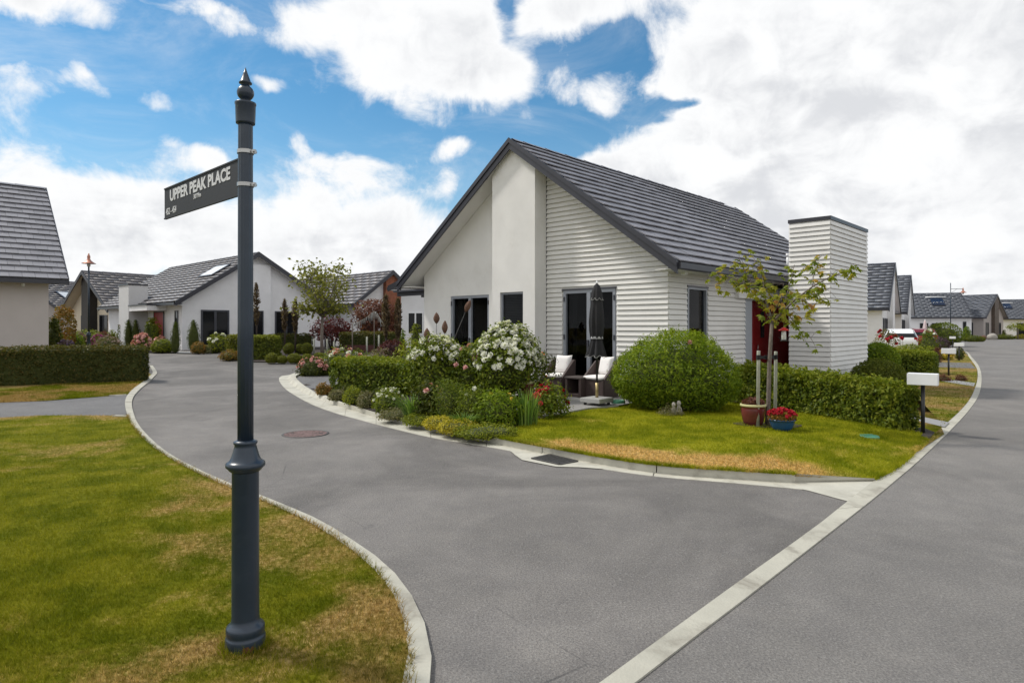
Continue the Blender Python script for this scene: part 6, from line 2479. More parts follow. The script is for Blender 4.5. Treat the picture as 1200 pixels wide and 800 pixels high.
plant('green_perennial', 'leafy green plant right of the feathery one with white heads behind it', 'plant', push(g, 0.3, 0.1), Shape('dome', w * 1.15, 0.5, h, 55, 0.15), 3200, 0.06, L_GREEN, asp=0.3, depth=0.13, flowers=[('blooms', 6, 0.075, P_WHITE, 0.8, False)])
g, w, h = spec(583, 501, 50, 462, 0.11)
plant('green_perennial', 'bright low green plant with a few cream heads in front of the white rose bush', 'plant', push(g, 0.3, 0.1), Shape('dome', w * 1.05, 0.6, h, 56, 0.14), 4800, 0.06, L_BUSH, asp=0.3, depth=0.13, flowers=[('blooms', 5, 0.07, P_YEL, 0.7, False)])
g = G(616, 499, 0.11)
blade_plant('iris', 'stiff sword-leaved iris clump right of the bright green plant', 'plant', push(g, 0.2, 0.1), 110, 0.60, 0.026, 0.28, L_SWORD, 0.2, rw=0.2)
g = G(545, 503, 0.11)
blade_plant('strap_grass', 'low arching grassy clump at the front of the flower bed', 'plant', push(g, 0.15, 0.1), 110, 0.36, 0.016, 0.8, L_SWORD, 0.7, rw=0.14)
g, w, h = spec(640, 493, 38, 452, 0.11)
plant('red_rose_bush', 'small rose bush with deep red blooms at the patio corner', 'rose bush', (g.x + 0.08, g.y + 0.3, 0.1), Shape('dome', w * 1.05, 0.5, h * 0.98, 58, 0.2), 1500, 0.07, L_GREEN, depth=0.2, core=None,
      flowers=[('rose_bloom', 20, 0.10, P_RED, 0.45, True)], group='roses in the front garden')
for px, py, wp, top, lm, lab in ((514, 502, 24, 490, L_YELLOW, 'yellow-green carpet tuft nearest the middle of the kerb'), (538, 507.5, 34, 494, L_YELLOW, 'golden carpet plant right of the yellow-green tuft'),
                                 (571, 513, 50, 500, L_LIME, 'wide low carpet plant at the corner of the lawn'), (493, 497, 26, 487, L_LIME, 'low green carpet plant left of the yellow tuft'),
                                 (469, 490.5, 30, 481, L_GREY, 'low greyish carpet plant under the white daisies')):
    g, w, h = spec(px, py, wp, top, 0.11)
    plant('carpet_plant', lab, 'ground cover plant', push(g, 0.30, 0.06), Shape('dome', w * 1.6, 0.62, h + 0.03, int(px) + 3, 0.26), 2300, 0.036, lm, depth=0.05, group='carpet plants along the kerb')
# support stakes in the rose bed
for i, (px, top, lab) in enumerate(((483, 433, 'short grey stake at the left of the rose bed'), (511.5, 434, 'short grey stake under the wide white rose bush'), (607.5, 465, 'short pale post beside the iris clump'))):
    p = at(px, (14.0, 13.9, 11.0)[i], top + 8)
    b = MB()
    b.tube([(0, 0, 0), (0, 0, p.z - 0.08)], 0.028, 8)
    tag(b.build('garden_stake', TIMBER, None, (p.x, p.y, 0.08)), lab, 'stake', 'stakes in the rose bed')


# ------------------------------------------------------------------ trees
def limb_tree(name, label, loc, limbs, tips, lm, bark, lsize, per, asp=0.6, spread=0.22, drop=0.0, group=None, cat='tree', r0=0.035, star=False):
    """limbs: list of (list of points, r start, r end). tips: points that carry leaf bunches."""
    e = empty(name, loc, 0, label, cat, group)
    b = MB()
    b.tube(limbs[0][0], np.linspace(limbs[0][1], limbs[0][2], len(limbs[0][0])).tolist(), 10)
    b.build('trunk', bark, e)
    b = MB()
    for pts, ra_, rb_ in limbs[1:]:
        b.tube(pts, np.linspace(ra_, rb_, len(pts)).tolist(), 7)
    b.build('limbs', bark, e)
    C, N, T = [], [], []
    tw = MB()
    for p in tips:
        p = np.array(p)
        k = max(3, int(random.gauss(per, per * 0.25)))
        o = RNG.normal(size=(k, 3)) * spread * np.array([1, 1, 0.7])
        c = p + o
        c[:, 2] -= drop * np.abs(RNG.normal(size=k)) * spread
        for q in c[::2]: tw.tube([tuple(p), tuple((p + q) / 2 + np.array([0, 0, 0.02])), tuple(q)], [0.004, 0.003, 0.002], 4)
        if star:
            # palmate leaf: five lobes that share a centre
            for q in c:
                n0 = norm(np.array([[random.gauss(0, 0.5), random.gauss(-0.25, 0.5), 0.8]]))[0]
                t0 = norm(np.cross(n0, RNG.normal(size=(1, 3))))[0]
                b0 = np.cross(n0, t0)
                for ang, sc in ((-1.5, 0.6), (-0.75, 0.85), (0, 1.0), (0.75, 0.85), (1.5, 0.6)):
                    t = t0 * math.cos(ang) + b0 * math.sin(ang)
                    C.append(q + t * lsize * sc * 0.45 - np.array([0, 0, 0.25 * lsize * sc]))
                    N.append(n0 + t * 0.4)
                    T.append(t)
        else:
            for q in c:
                C.append(q)
                N.append(norm(np.array([[random.gauss(0, 0.7), random.gauss(-0.2, 0.7), 0.6]]))[0])
                T.append(RNG.normal(size=3) + np.array([0, 0, -0.5]))
    C, N, T = np.array(C), np.array(N), np.array(T)
    tint = np.repeat(RNG.beta(2, 2.6, int(math.ceil(len(C) / 5))), 5)[:len(C)] if star else RNG.beta(2, 2, len(C))
    if star: tint = tint + 0.25 * lump(C, 3.0, 4)
    tag(tw.build('twigs', bark, e), kind='stuff')
    tag(link('crown', leaf_mesh('crown', C, N, np.full(len(C), lsize), asp, tint, lm, T=T), e), kind='stuff')
    return e


# young maple on the front lawn
mb_ = Vector((tg.x, tg.y, 0.11))
Y0 = tg.y
def M(px, py, dy=0.0): return at(px, Y0 + dy, py) - mb_
fork = M(904.5, 379)
limbs = [([Vector((-0.03, 0, -0.02)), M(900.5, 470), M(901.5, 430), M(903, 402), fork], 0.036, 0.026)]
L = [
    ([fork, M(916, 366, -.1), M(933, 350, -.2), M(952, 336, -.3), M(970, 326, -.35), M(990, 318, -.4)], 0.021, 0.006),
    ([fork, M(902, 366, .05), M(897, 350, .1), M(895, 338, .1), M(893, 322, .15)], 0.019, 0.006),
    ([M(897, 350, .1), M(886, 340, 0), M(872, 331, -.1), M(858, 326, -.15), M(838, 320, -.2)], 0.011, 0.004),
    ([M(916, 366, -.1), M(921, 348, .1), M(927, 328, .25), M(931, 310, .3)], 0.013, 0.004),
    ([M(933, 350, -.2), M(944, 352, -.4), M(952, 360, -.5)], 0.008, 0.003),
    ([M(916, 366, -.1), M(925, 370, .2), M(933, 380, .3), M(940, 392, .3)], 0.009, 0.003),
    ([M(886, 340, 0), M(876, 322, .2), M(868, 308, .3), M(866, 300, .3)], 0.008, 0.003),
    ([M(952, 336, -.3), M(954, 320, -.2), M(956, 306, -.1), M(963, 300, -.1)], 0.006, 0.002),
    ([M(893, 322, .15), M(885, 312, .2), M(884, 303, .2)], 0.006, 0.003),
    ([M(904, 372), M(912, 356, -.45), M(916, 345, -.6)], 0.009, 0.003),
    ([M(933, 350, -.2), M(950, 346, .2), M(966, 341, .4)], 0.007, 0.003),
]
limbs += L
tips = []
for pts, _, _ in L:
    for i in range(1, len(pts)):
        for f in (0.35, 0.8):
            q = pts[i - 1].lerp(pts[i], f)
            if i == 1 and f < 0.5: continue
            if q.z > fork.z + 0.1 or random.random() < 0.5: tips.append(tuple(q))
tips += [tuple(M(*p)) for p in ((832, 322, -.2), (843, 330, -.2), (846, 342, -.2), (852, 316, -.1), (866, 328, 0), (880, 334, -.2), (895, 340, -.3), (905, 345, -.4), (874, 300, .2), (888, 306, .2), (942, 314, .3), (928, 322, .3),
                                 (975, 322, -.3), (992, 316, -.4), (998, 315, -.4), (962, 352, .3), (970, 340, .3), (944, 390, .2), (950, 396, .2), (935, 375, .1), (950, 372, .2), (898, 368, -.1), (862, 312, .3), (905, 330, .2), (918, 332, .1), (925, 355, 0), (912, 400 - 22, .2))]
limb_tree('young_maple', 'young maple with thin yellow-green crown tied between two stakes on the front lawn', mb_, limbs, tips, L_MAPLE, BARK, 0.085, 4.6, asp=0.46, spread=0.085, drop=0.35, star=True)

# bird feeder hanging in it
hp = M(918.5, 389, 0.1) + mb_
e = empty('bird_feeder', hp, 0, 'white bird feeder with a red roof hanging in the young maple', 'bird feeder')
b = MB()
b.lathe([(0.010, 0.075), (0.03, 0.065), (0.085, 0.028), (0.087, 0.022), (0.03, 0.035), (0.01, 0.036)], 20)
b.build('feeder_roof', REDP, e)
b = MB()
b.lathe([(0.032, -0.12), (0.036, -0.115), (0.034, -0.02), (0.03, 0.035)], 16)
b.build('tube', mat('clear_white_plastic', (0.62, 0.62, 0.60), 0.25, 0.05), e)
b = MB()
b.lathe([(0.045, -0.145), (0.05, -0.135), (0.05, -0.125), (0.03, -0.121)], 16)
for s in (-1, 1): b.tube([(s * 0.03, 0, -0.09), (s * 0.075, 0, -0.09)], 0.004, 5)
b.build('tray', BLACKM, e)
b = MB()
b.tube([(0, 0, 0.07), (0, 0, 0.34)], 0.003, 5)
b.build('wire', STEEL, e)

# slender tree in the middle distance
tg2 = G(378, 417, 0.04)
TY = tg2.y
def M2(px, py, dy=0.0): return at(px, TY + dy, py) - tg2
fk = M2(378, 372)
limbs = [([Vector((0, 0, -0.1)), M2(377, 398), fk], 0.085, 0.06)]
L = []
for a, b_, c in (((366, 352, .3), (356, 330, .5), (351, 313, .5)), ((371, 350, -.4), (364, 328, -.6), (372, 312, -.6)), ((380, 350, 0), (382, 330, .3), (381, 310, .3)), ((386, 352, -.3), (393, 332, -.5), (399, 311, -.5)),
                 ((389, 356, .5), (399, 338, .7), (408, 322, .8)), ((367, 362, -.2), (356, 364, -.3), (349, 360, -.3)), ((388, 362, .3), (398, 366, .3), (404, 360, .3)), ((376, 346, .6), (374, 326, .9), (368, 318, .9))):
    L.append(([fk, M2(*a), M2(*b_), M2(*c)], 0.04, 0.01))
limbs += L
tips = []
for pts, _, _ in L:
    for i in range(1, 4):
        for f in (0.25, 0.6, 1.0):
            q = pts[i - 1].lerp(pts[i], f)
            if q.z > fk.z + 0.25: tips += [tuple(q + Vector((random.gauss(0, .12), random.gauss(0, .12), random.gauss(0, .1)))) for _ in range(2)]
limb_tree('slender_tree', 'slender upright tree with olive-green leaves in the garden across the side road', tg2, limbs, tips, L_TREE, BARK, 0.165, 15, asp=0.6, spread=0.22)


def maple_mound(name, label, px, py, wp, top, lm, seed, n=1500, ls=0.13, Y=None):
    g, w, h = spec(px, py, wp, top, 0.05) if Y is None else (at(px, Y, z=zt(at(px, Y, z=0).x, Y)), wp * Y / 760, EYE + (383 - top) / 760 * Y - zt(at(px, Y, z=0).x, Y))
    e = empty(name, g, 0, label, 'tree')
    b = MB()
    for k_ in range(6):
        a = 2 * PI * k_ / 6 + seed
        b.tube([(0, 0, -0.1), (0.12 * w * math.cos(a), 0.12 * w * math.sin(a), h * 0.35), (0.34 * w * math.cos(a), 0.34 * w * math.sin(a), h * 0.72)], [0.05, 0.035, 0.012], 6)
    b.build('trunk', BARK_D, e)
    s = Shape('ball', w, w * 0.9, h * 0.72, seed, 0.3, 2.2)
    C, N, t = leaves_on(s, n, ls, 0.3, 0.5)
    C[:, 2] += h * 0.28
    keep = lump(C, 2.6, seed + 2) > -0.42
    tag(link('crown', leaf_mesh('crown', C[keep], N[keep], np.full(keep.sum(), ls), 0.45, t[keep], lm), e), kind='stuff')
    return e


maple_mound('red_maple', 'small burgundy-leaved maple behind the slender tree', 389, 415, 44, 374, L_RED, 3, 1700, 0.16, Y=35)
maple_mound('russet_maple', 'larger dull russet maple in front of the brick pier', 441, 402, 52, 352, L_RUSSET, 4, 3400, 0.18, Y=36)

# ------------------------------------------------------------------ gardens across the side road
def dome(name, label, px, py, wp, top, lm, n=900, ls=0.09, kind='dome', group=None, rough=0.1, cat='shrub', off=0.05, flowers=(), core=TWIG, Y=None, asp=0.5, d=0.9, topbias=0.0, depth=0.09):
    if Y is None:
        g, w, h = spec(px, py, wp, top, off)
    else:
        x = at(px, Y, z=0).x
        z = zt(x, Y) + off
        g, w, h = Vector((x, Y, z)), wp * Y / 760, EYE + (383 - top) / 760 * Y - z
    w /= 1.03
    return plant(name, label, cat, push(g, (w * 0.4 if Y is None else 0), g.z - 0.03), Shape(kind, w, w * d, h, int(px * 7 + py) % 997, rough), n, ls, lm, group=group, depth=depth, flowers=flowers, core=core, asp=asp, topbias=topbias)


CON = 'columnar conifers by the white gable house'
for px, py, wp, top, lab in ((150.5, 408, 9, 374, 'columnar conifer close against the big cream-topped bush, left of a pair'), (159, 408, 10, 374, 'columnar conifer close against the big cream-topped bush, right of a pair'),
                             (173.5, 411, 9, 379, 'slim columnar conifer among the pink roses by the end of the left hedge'), (187, 408, 8, 373, 'columnar conifer in front of the dark red front door'),
                             (205.5, 413, 10, 376, 'columnar conifer at the corner of the white gable house'), (227, 411, 14, 374, 'broad columnar conifer against the white gable wall'),
                             (308, 404, 11, 370, 'pointed conifer beside the street sign post, against the white gable wall')):
    dome('columnar_conifer', lab, px, py, wp, top, L_CONIF, 1500, 0.075, 'cone', CON, 0.07, 'conifer', asp=0.35, d=1.0)
# boxes of clipped hedging beyond the road
def far_hedge(label, l, r, top, depth, n, lm, seed, tb=0.4):
    a, b_ = G(*l, 0.03), G(*r, 0.03)
    h = EYE + (383 - top) / 760 * (a.y + b_.y) / 2 - zt((a.x + b_.x) / 2, (a.y + b_.y) / 2)
    hedge('clipped_hedge', label, a, b_, depth, h, n, 0.10, lm, seed, zt((a.x + b_.x) / 2, (a.y + b_.y) / 2) - 0.02, 0.06, tb)


far_hedge('clipped hedge block with amber top, seen on both sides of the sign post', (282, 421.5), (324, 421), 393, 0.9, 4200, L_BOX, 61, 0.5)
far_hedge('paler clipped hedge block just left of the sign post', (265, 417), (281, 418), 392, 0.8, 2200, L_BALL, 62, 0.3)
far_hedge('low dark hedge in front of the white gable house, right of the sign post', (322, 409), (368, 408), 391, 0.8, 2600, L_HEDGE, 63, 0.2)
far_hedge('long dark clipped hedge with olive top behind the garland', (397, 412.5), (500, 413), 389, 1.2, 6500, L_HEDGE, 64, 0.3)
for i, (px, py, wp, top) in enumerate(((318.5, 425.5, 15, 413), (330.5, 425.5, 12.5, 416), (345, 425.5, 17, 413.5), (360, 425, 14, 414), (373.5, 423.5, 13, 412.5))):
    dome('box_ball', ('first clipped box ball from the sign post in the front row', 'second and smallest clipped ball in the front row', 'third clipped ball in the front row, the broadest', 'fourth clipped ball in the front row', 'last clipped ball of the front row, below the slender tree')[i],
         px, py, wp, top, L_BALL, 2200, 0.045, 'ball', 'clipped box balls', 0.03, depth=0.03)
for i, (px, py, wp, top) in enumerate(((338.5, 415, 13, 401.5), (351, 414.5, 10, 402.5), (359.5, 415, 14, 401.5))):
    dome('box_ball', ('clipped ball in the back row, left of the pair', 'clipped ball in the back row, middle and narrowest', 'clipped ball in the back row nearest the slender tree')[i],
         px, py, wp, top, L_BALL, 2200, 0.045, 'ball', 'clipped box balls', 0.03, depth=0.03)
dome('orange_shrub', 'low orange-brown shrub left of the sign post at the road edge', 269, 422, 22, 410, L_ORANGE, 900, 0.08)
dome('orange_shrub', 'small round orange-topped shrub on the corner of the white house path', 233, 414, 17, 400, L_ORANGE, 900, 0.08)
dome('cream_rose_bush', 'rose bush with pale blooms below the dark glass doors of the white house', 255, 413, 24, 390, L_LIME, 900, 0.10, flowers=[('rose_bloom', 9, 0.2, P_WHITE, 0.6, True)], cat='rose bush', rough=0.2)
dome('grey_tuft', 'small grey tuft between the orange shrub and the pale roses', 243, 413.5, 9, 404, L_GREY, 300, 0.08)
dome('lime_shrub', 'yellow-green low shrub below the red front door of the white house', 190, 413, 25, 397, L_LIME, 1400, 0.09)
dome('lime_shrub', 'taller yellow-green shrub in front of the porch of the white house', 179, 409, 18, 371, L_LIME, 1200, 0.11, rough=0.2)
dome('pink_rose_bush', 'mass of pink roses at the right end of the long left hedge', 166, 412, 18, 392, L_GREEN, 600, 0.1, flowers=[('blooms', 60, 0.2, P_PINK, 0.3, False)], cat='rose bush')
dome('pink_rose_bush', 'few pink roses right of the slim conifer', 187, 409.5, 16, 395, L_GREEN, 400, 0.1, flowers=[('blooms', 22, 0.2, P_PINK, 0.4, False)], cat='rose bush')
dome('cream_topped_bush', 'big rounded dark bush with a pale flowered top beside the chimney of the white house', 153, 407, 27, 369.5, L_DARK, 2400, 0.10, 'ball', flowers=[('blooms', 160, 0.13, P_DUST, 0.62, False)])
dome('mauve_shrub', 'grey mauve mounded shrub right of the copper street lamp', 127, 411, 30, 394, L_GREY, 1500, 0.09, flowers=[('blooms', 60, 0.10, P_DUST, 0.4, False)], Y=31)
dome('magenta_shrub', 'magenta flowered shrub just right of the copper street lamp', 115, 411, 18, 393, L_GREEN, 700, 0.09, flowers=[('blooms', 70, 0.14, P_MAG, 0.4, False)], Y=33)
dome('burgundy_shrub', 'dusky burgundy shrub behind the magenta one', 121, 408, 18, 388, L_RUSSET, 900, 0.09, Y=36)
dome('lime_shrub', 'yellow-green shrub behind the copper street lamp', 103, 411, 40, 386, L_LIME, 1900, 0.10, Y=37)
dome('green_shrub', 'green leafy shrub left of the copper street lamp', 87, 410, 22, 390, L_BUSH, 1100, 0.10, Y=32)
dome('lime_shrub', 'yellow-green low bush in front of the cream house', 131, 408, 16, 387, L_LIME, 800, 0.10, Y=39)
dome('dusty_pink_shrub', 'dusty pink shrub left of the copper street lamp', 95, 410, 14, 389, L_RUSSET, 500, 0.09, flowers=[('blooms', 24, 0.11, P_DUST, 0.4, False)], Y=35)
dome('lavender', 'purple lavender mound by the corner of the pinkish grey house', 77.5, 411, 19, 397.5, L_PURPLE, 1000, 0.08, flowers=[('blooms', 70, 0.09, P_LAV, 0.4, False)], Y=28)
dome('rust_tree', 'rust-tipped leafy tree beside the pinkish grey house', 75, 411, 27, 362, L_ORANGE, 1500, 0.14, 'ball', Y=31, rough=0.3, cat='tree', core=None)
dome('dark_shrub', 'dark tall shrub against the corner of the pinkish grey house', 63, 411, 15, 372, L_DARK, 1200, 0.12, Y=29, rough=0.2)
dome('lime_shrub', 'pale green low bush between the lavender and the rust-tipped tree', 68, 411, 16, 390, L_BUSH, 700, 0.10, Y=33)

# slim bronze spires
for i, (px, py, top, Y, lab) in enumerate(((300.5, 0, 332, 30, 'tall slim bronze spire plant beside the sign post'), (333.5, 0, 351, 31, 'slim bronze spire plant before the glass doors, left of a pair'), (346, 0, 351, 30, 'slim bronze spire plant before the glass doors, right of a pair'),
                                           (452, 0, 345, 24, 'slim dark spire plant left of the brick pier'), (466.5, 0, 350, 24, 'slim dark spire plant in front of the brick pier'))):
    x = at(px, Y, z=0).x
    z = zt(x, Y)
    H = EYE + (383 - top) / 760 * Y - z
    e = empty('spire_plant', (x, Y, z), 0, lab, 'plant', 'slim bronze spire plants')
    b = MB()
    b.tube([(0, 0, -0.1), (0.02, 0, H * 0.5), (0.0, 0, H)], [0.045, 0.035, 0.012], 6)
    b.build('stem', BARK_D, e)
    n = 420
    zz_ = H * (0.42 + 0.58 * RNG.uniform(0, 1, n))
    rad = 0.15 * np.sin(np.clip((zz_ / H - 0.40) / 0.62, 0, 1) * PI) ** 0.7 * np.sqrt(RNG.uniform(0, 1, n))
    a = RNG.uniform(0, 2 * PI, n)
    C = np.stack([rad * np.cos(a), rad * np.sin(a), zz_], 1)
    T = np.stack([np.cos(a), np.sin(a), np.full(n, 1.6)], 1)
    tag(link('foliage', leaf_mesh('foliage', C, RNG.normal(size=(n, 3)), np.full(n, 0.17), 0.3, RNG.uniform(0, 1, n), L_BRONZE, T=T), e), kind='stuff')

# posts and the garland between them
for i, (px, top, py, lab) in enumerate(((368, 397, 415, 'short grey post left of the slender tree trunk'), (383.5, 397, 415, 'short grey post right of the slender tree trunk'), (391.5, 400, 415, 'short grey post under the burgundy maple'),
                                        (430, 394.5, 414, 'stout grey post in front of the dark hedge'), (444, 392.5, 413, 'thin pale post right of the stout grey one'))):
    g = G(px, py, 0.03)
    H = EYE + (383 - top) / 760 * g.y - g.z
    b = MB()
    b.tube([(0, 0, -0.1), (0, 0, H)], 0.042, 8)
    tag(b.build('garden_post', TIMBER, None, g), lab, 'post', 'grey garden posts')
GY = 27.0
e = empty('garland', at(438.5, GY, z=zt(-6, GY)), 0, 'garland of hanging white strands draped from a central pole by the russet maple', 'garland')
o_ = e.location.copy()
b = MB()
b.tube([(0, 0, 0), at(438.5, GY, 364) - o_], 0.018, 8)
b.tube([at(413, GY, 412) - o_, at(413, GY, 379) - o_], 0.025, 8)
b.build('pole', BARK, e)
path = [at(413, GY, 379) - o_, at(420, GY, 377) - o_, at(428, GY, 373) - o_, at(435, GY, 367.5) - o_, at(438.5, GY, 364.5) - o_, at(443, GY, 369) - o_, at(448, GY, 377) - o_, at(452, GY, 385) - o_]
b = MB()
b.tube(path, 0.007, 5)
b.build('cord', TIMBER, e)
b = MB()
for i in range(26):
    t = i / 25 * (len(path) - 1)
    k_ = min(int(t), len(path) - 2)
    p = path[k_].lerp(path[k_ + 1], t - k_)
    d = random.uniform(0.12, 0.34)
    b.tube([p, p + Vector((0, 0, -d))], 0.011, 4)
tag(b.build('hanging_strands', mat('pale_strand', (0.33, 0.35, 0.34), 0.7), e), kind='stuff')
a, b_ = G(405, 412.5, 0.03), G(441, 412.5, 0.03)
k = MB()
for i in range(2): k.beam(a + Vector((0, -0.3, 0.10 + i * 0.17)), b_ + Vector((0, -0.3, 0.10 + i * 0.17)), 0.05, 0.16)
o = k.build('timber_edging', TIMBER_R, None)
tag(o, 'low red-brown timber edging in front of the dark hedge', 'garden edging')
dome('lime_shrub', 'yellow-green bush against the white wall left of the corner house', 487, 411, 14, 377, L_LIME, 700, 0.08, Y=22, kind='ball')
dome('red_flower_shrub', 'small reddish shrub at the left corner of the corner house', 492, 416, 12, 397, L_RED, 500, 0.07, Y=19)
dome('lime_shrub', 'pale green bush at the foot of the brick pier', 472, 411, 9, 385, L_BUSH, 400, 0.09, Y=26)

# ------------------------------------------------------------------ right-hand verge
dome('rounded_hedge', 'tall rounded green hedge directly right of the white chimney block', 1029, 430, 44, 401, L_BUSH, 10000, 0.07, 'dome', Y=22.5, d=1.1, rough=0.05)
dome('mound_bush', 'low wide olive mound bush between the chimney block and the nearest letterbox', 1029, 449, 62, 421, L_BOX, 15000, 0.05, 'dome', Y=16.2, d=0.8, rough=0.03)
hq0, hq1 = at(1044, 22.9, z=0), at(1091, 22.1, z=0)
hedge('clipped_hedge', 'square clipped hedge right of the rounded green one, before the white car', hq0, hq1, 1.3, 0.74, 9000, 0.08, L_GREEN, 71, 0.02, 0.06, 0.3)
dome('red_rose_bush', 'tall red rose bush in front of the parked white car', 1040, 410, 30, 386, L_GREY, 900, 0.10, Y=31, rough=0.25, cat='rose bush', core=None, flowers=[('rose_bloom', 13, 0.21, P_RED, 0.45, True)])
dome('leafy_shrub', 'leafy shrub with a few white flowers right of the red car', 1088, 408, 20, 386, L_GREEN, 900, 0.11, Y=36, rough=0.2, flowers=[('blooms', 9, 0.16, P_WHITE, 0.4, False)])
dome('purple_shrub', 'dark purple spreading shrub beside the farthest letterbox', 1101, 409, 22, 394, L_PURPLE, 1100, 0.11, Y=40, rough=0.16)
dome('big_round_bush', 'big round green bush under the arm of the far street lamp', 1105, 402, 41, 377, L_GREEN, 3000, 0.14, Y=54, rough=0.12)
dome('amber_flowers', 'patch of yellow-orange flowers behind the second letterbox', 1107, 418, 18, 410, L_YELLOW, 700, 0.08, Y=32, flowers=[('blooms', 60, 0.10, P_YEL, 0.4, False)])
dome('red_leaf_shrub', 'small red-brown shrub at the right end of the square hedge', 1098.5, 420, 8, 406, L_RUSSET, 500, 0.08, Y=29)
dome('lime_shrub', 'yellow-green low planting left of the second letterbox', 1091, 420, 14, 405, L_LIME, 800, 0.08, Y=30)
dome('burgundy_tuft', 'burgundy tuft left of the second letterbox post', 1106.5, 447, 14, 439, L_RUSSET, 700, 0.05, Y=19.6, off=0.02, rough=0.2)
dome('burgundy_tuft', 'round burgundy tuft right of the second letterbox post', 1126, 448, 11, 438.5, L_RUSSET, 700, 0.05, Y=19.7, off=0.02, rough=0.2)
dome('dark_ball', 'dark round shrub at the foot of the third letterbox', 1124.5, 421, 9, 407, L_DARK, 600, 0.08, Y=32.2, off=0.02, kind='ball')
dome('low_hedge', 'low rounded hedge in front of the taupe house at the bend', 1141, 402, 28, 393, L_BOX, 1600, 0.13, Y=72, off=0.0, d=0.4)
dome('upright_shrub', 'upright green shrub by the dark window of the taupe house', 1133, 402, 9, 383, L_BUSH, 700, 0.16, Y=78, off=0.0, rough=0.15)
dome('low_hedge', 'low olive planting on the far kerb by the pale end house', 1178, 399, 24, 391.5, L_BOX, 1300, 0.13, Y=86, off=0.0, d=0.4)
dome('low_hedge', 'golden flowering low planting at the right edge on the far kerb', 1199, 399, 20, 391.5, L_YELLOW, 1000, 0.13, Y=88, off=0.0, d=0.4)
dome('dark_shrub', 'dark upright shrub beside the pale boulder at the bend', 1176.5, 399, 5, 386, L_DARK, 300, 0.15, Y=87, off=0.0)
x = at(1193, 86, z=0).x
e = empty('parasol_tree', (x, 86, 0), 0, 'small round-headed tree by the pale end house', 'tree')
b = MB()
b.tube([(0, 0, -0.1), (0, 0, 1.5)], 0.06, 6)
b.build('trunk', BARK, e)
s = Shape('ball', 2.3, 2.2, 1.1, 81, 0.2)
C, N, t = leaves_on(s, 600, 0.18, 0.2)
C[:, 2] += 1.1
tag(link('crown', leaf_mesh('crown', C, N, np.full(len(C), 0.18), 0.5, t, L_LIME), e), kind='stuff')
dome('lime_shrub', 'broad yellow-green planting behind the square clipped hedge', 1066, 412, 44, 403, L_LIME, 2600, 0.09, Y=28, d=0.7)
# boulders at the bend
e = at(1163, 84, z=0)
for nm, dx, r, m_, lab in (('boulder', 0.0, 0.62, WHITEM, 'pale rounded boulder at the far side of the bend'), ('boulder', -1.2, 0.42, RUSTM, 'smaller brown boulder beside the pale one at the bend')):
    me = core_mesh(nm, lambda D: D * np.array([1, .8, .8]) * r * (1 + 0.2 * lump(D, 2.5, int(r * 100)))[:, None] + np.array([0, 0, r * 0.5]), STONE if m_ is WHITEM else m_)
    tag(link(nm, me, None, (e.x + dx, e.y, 0.02)), lab, 'boulder')


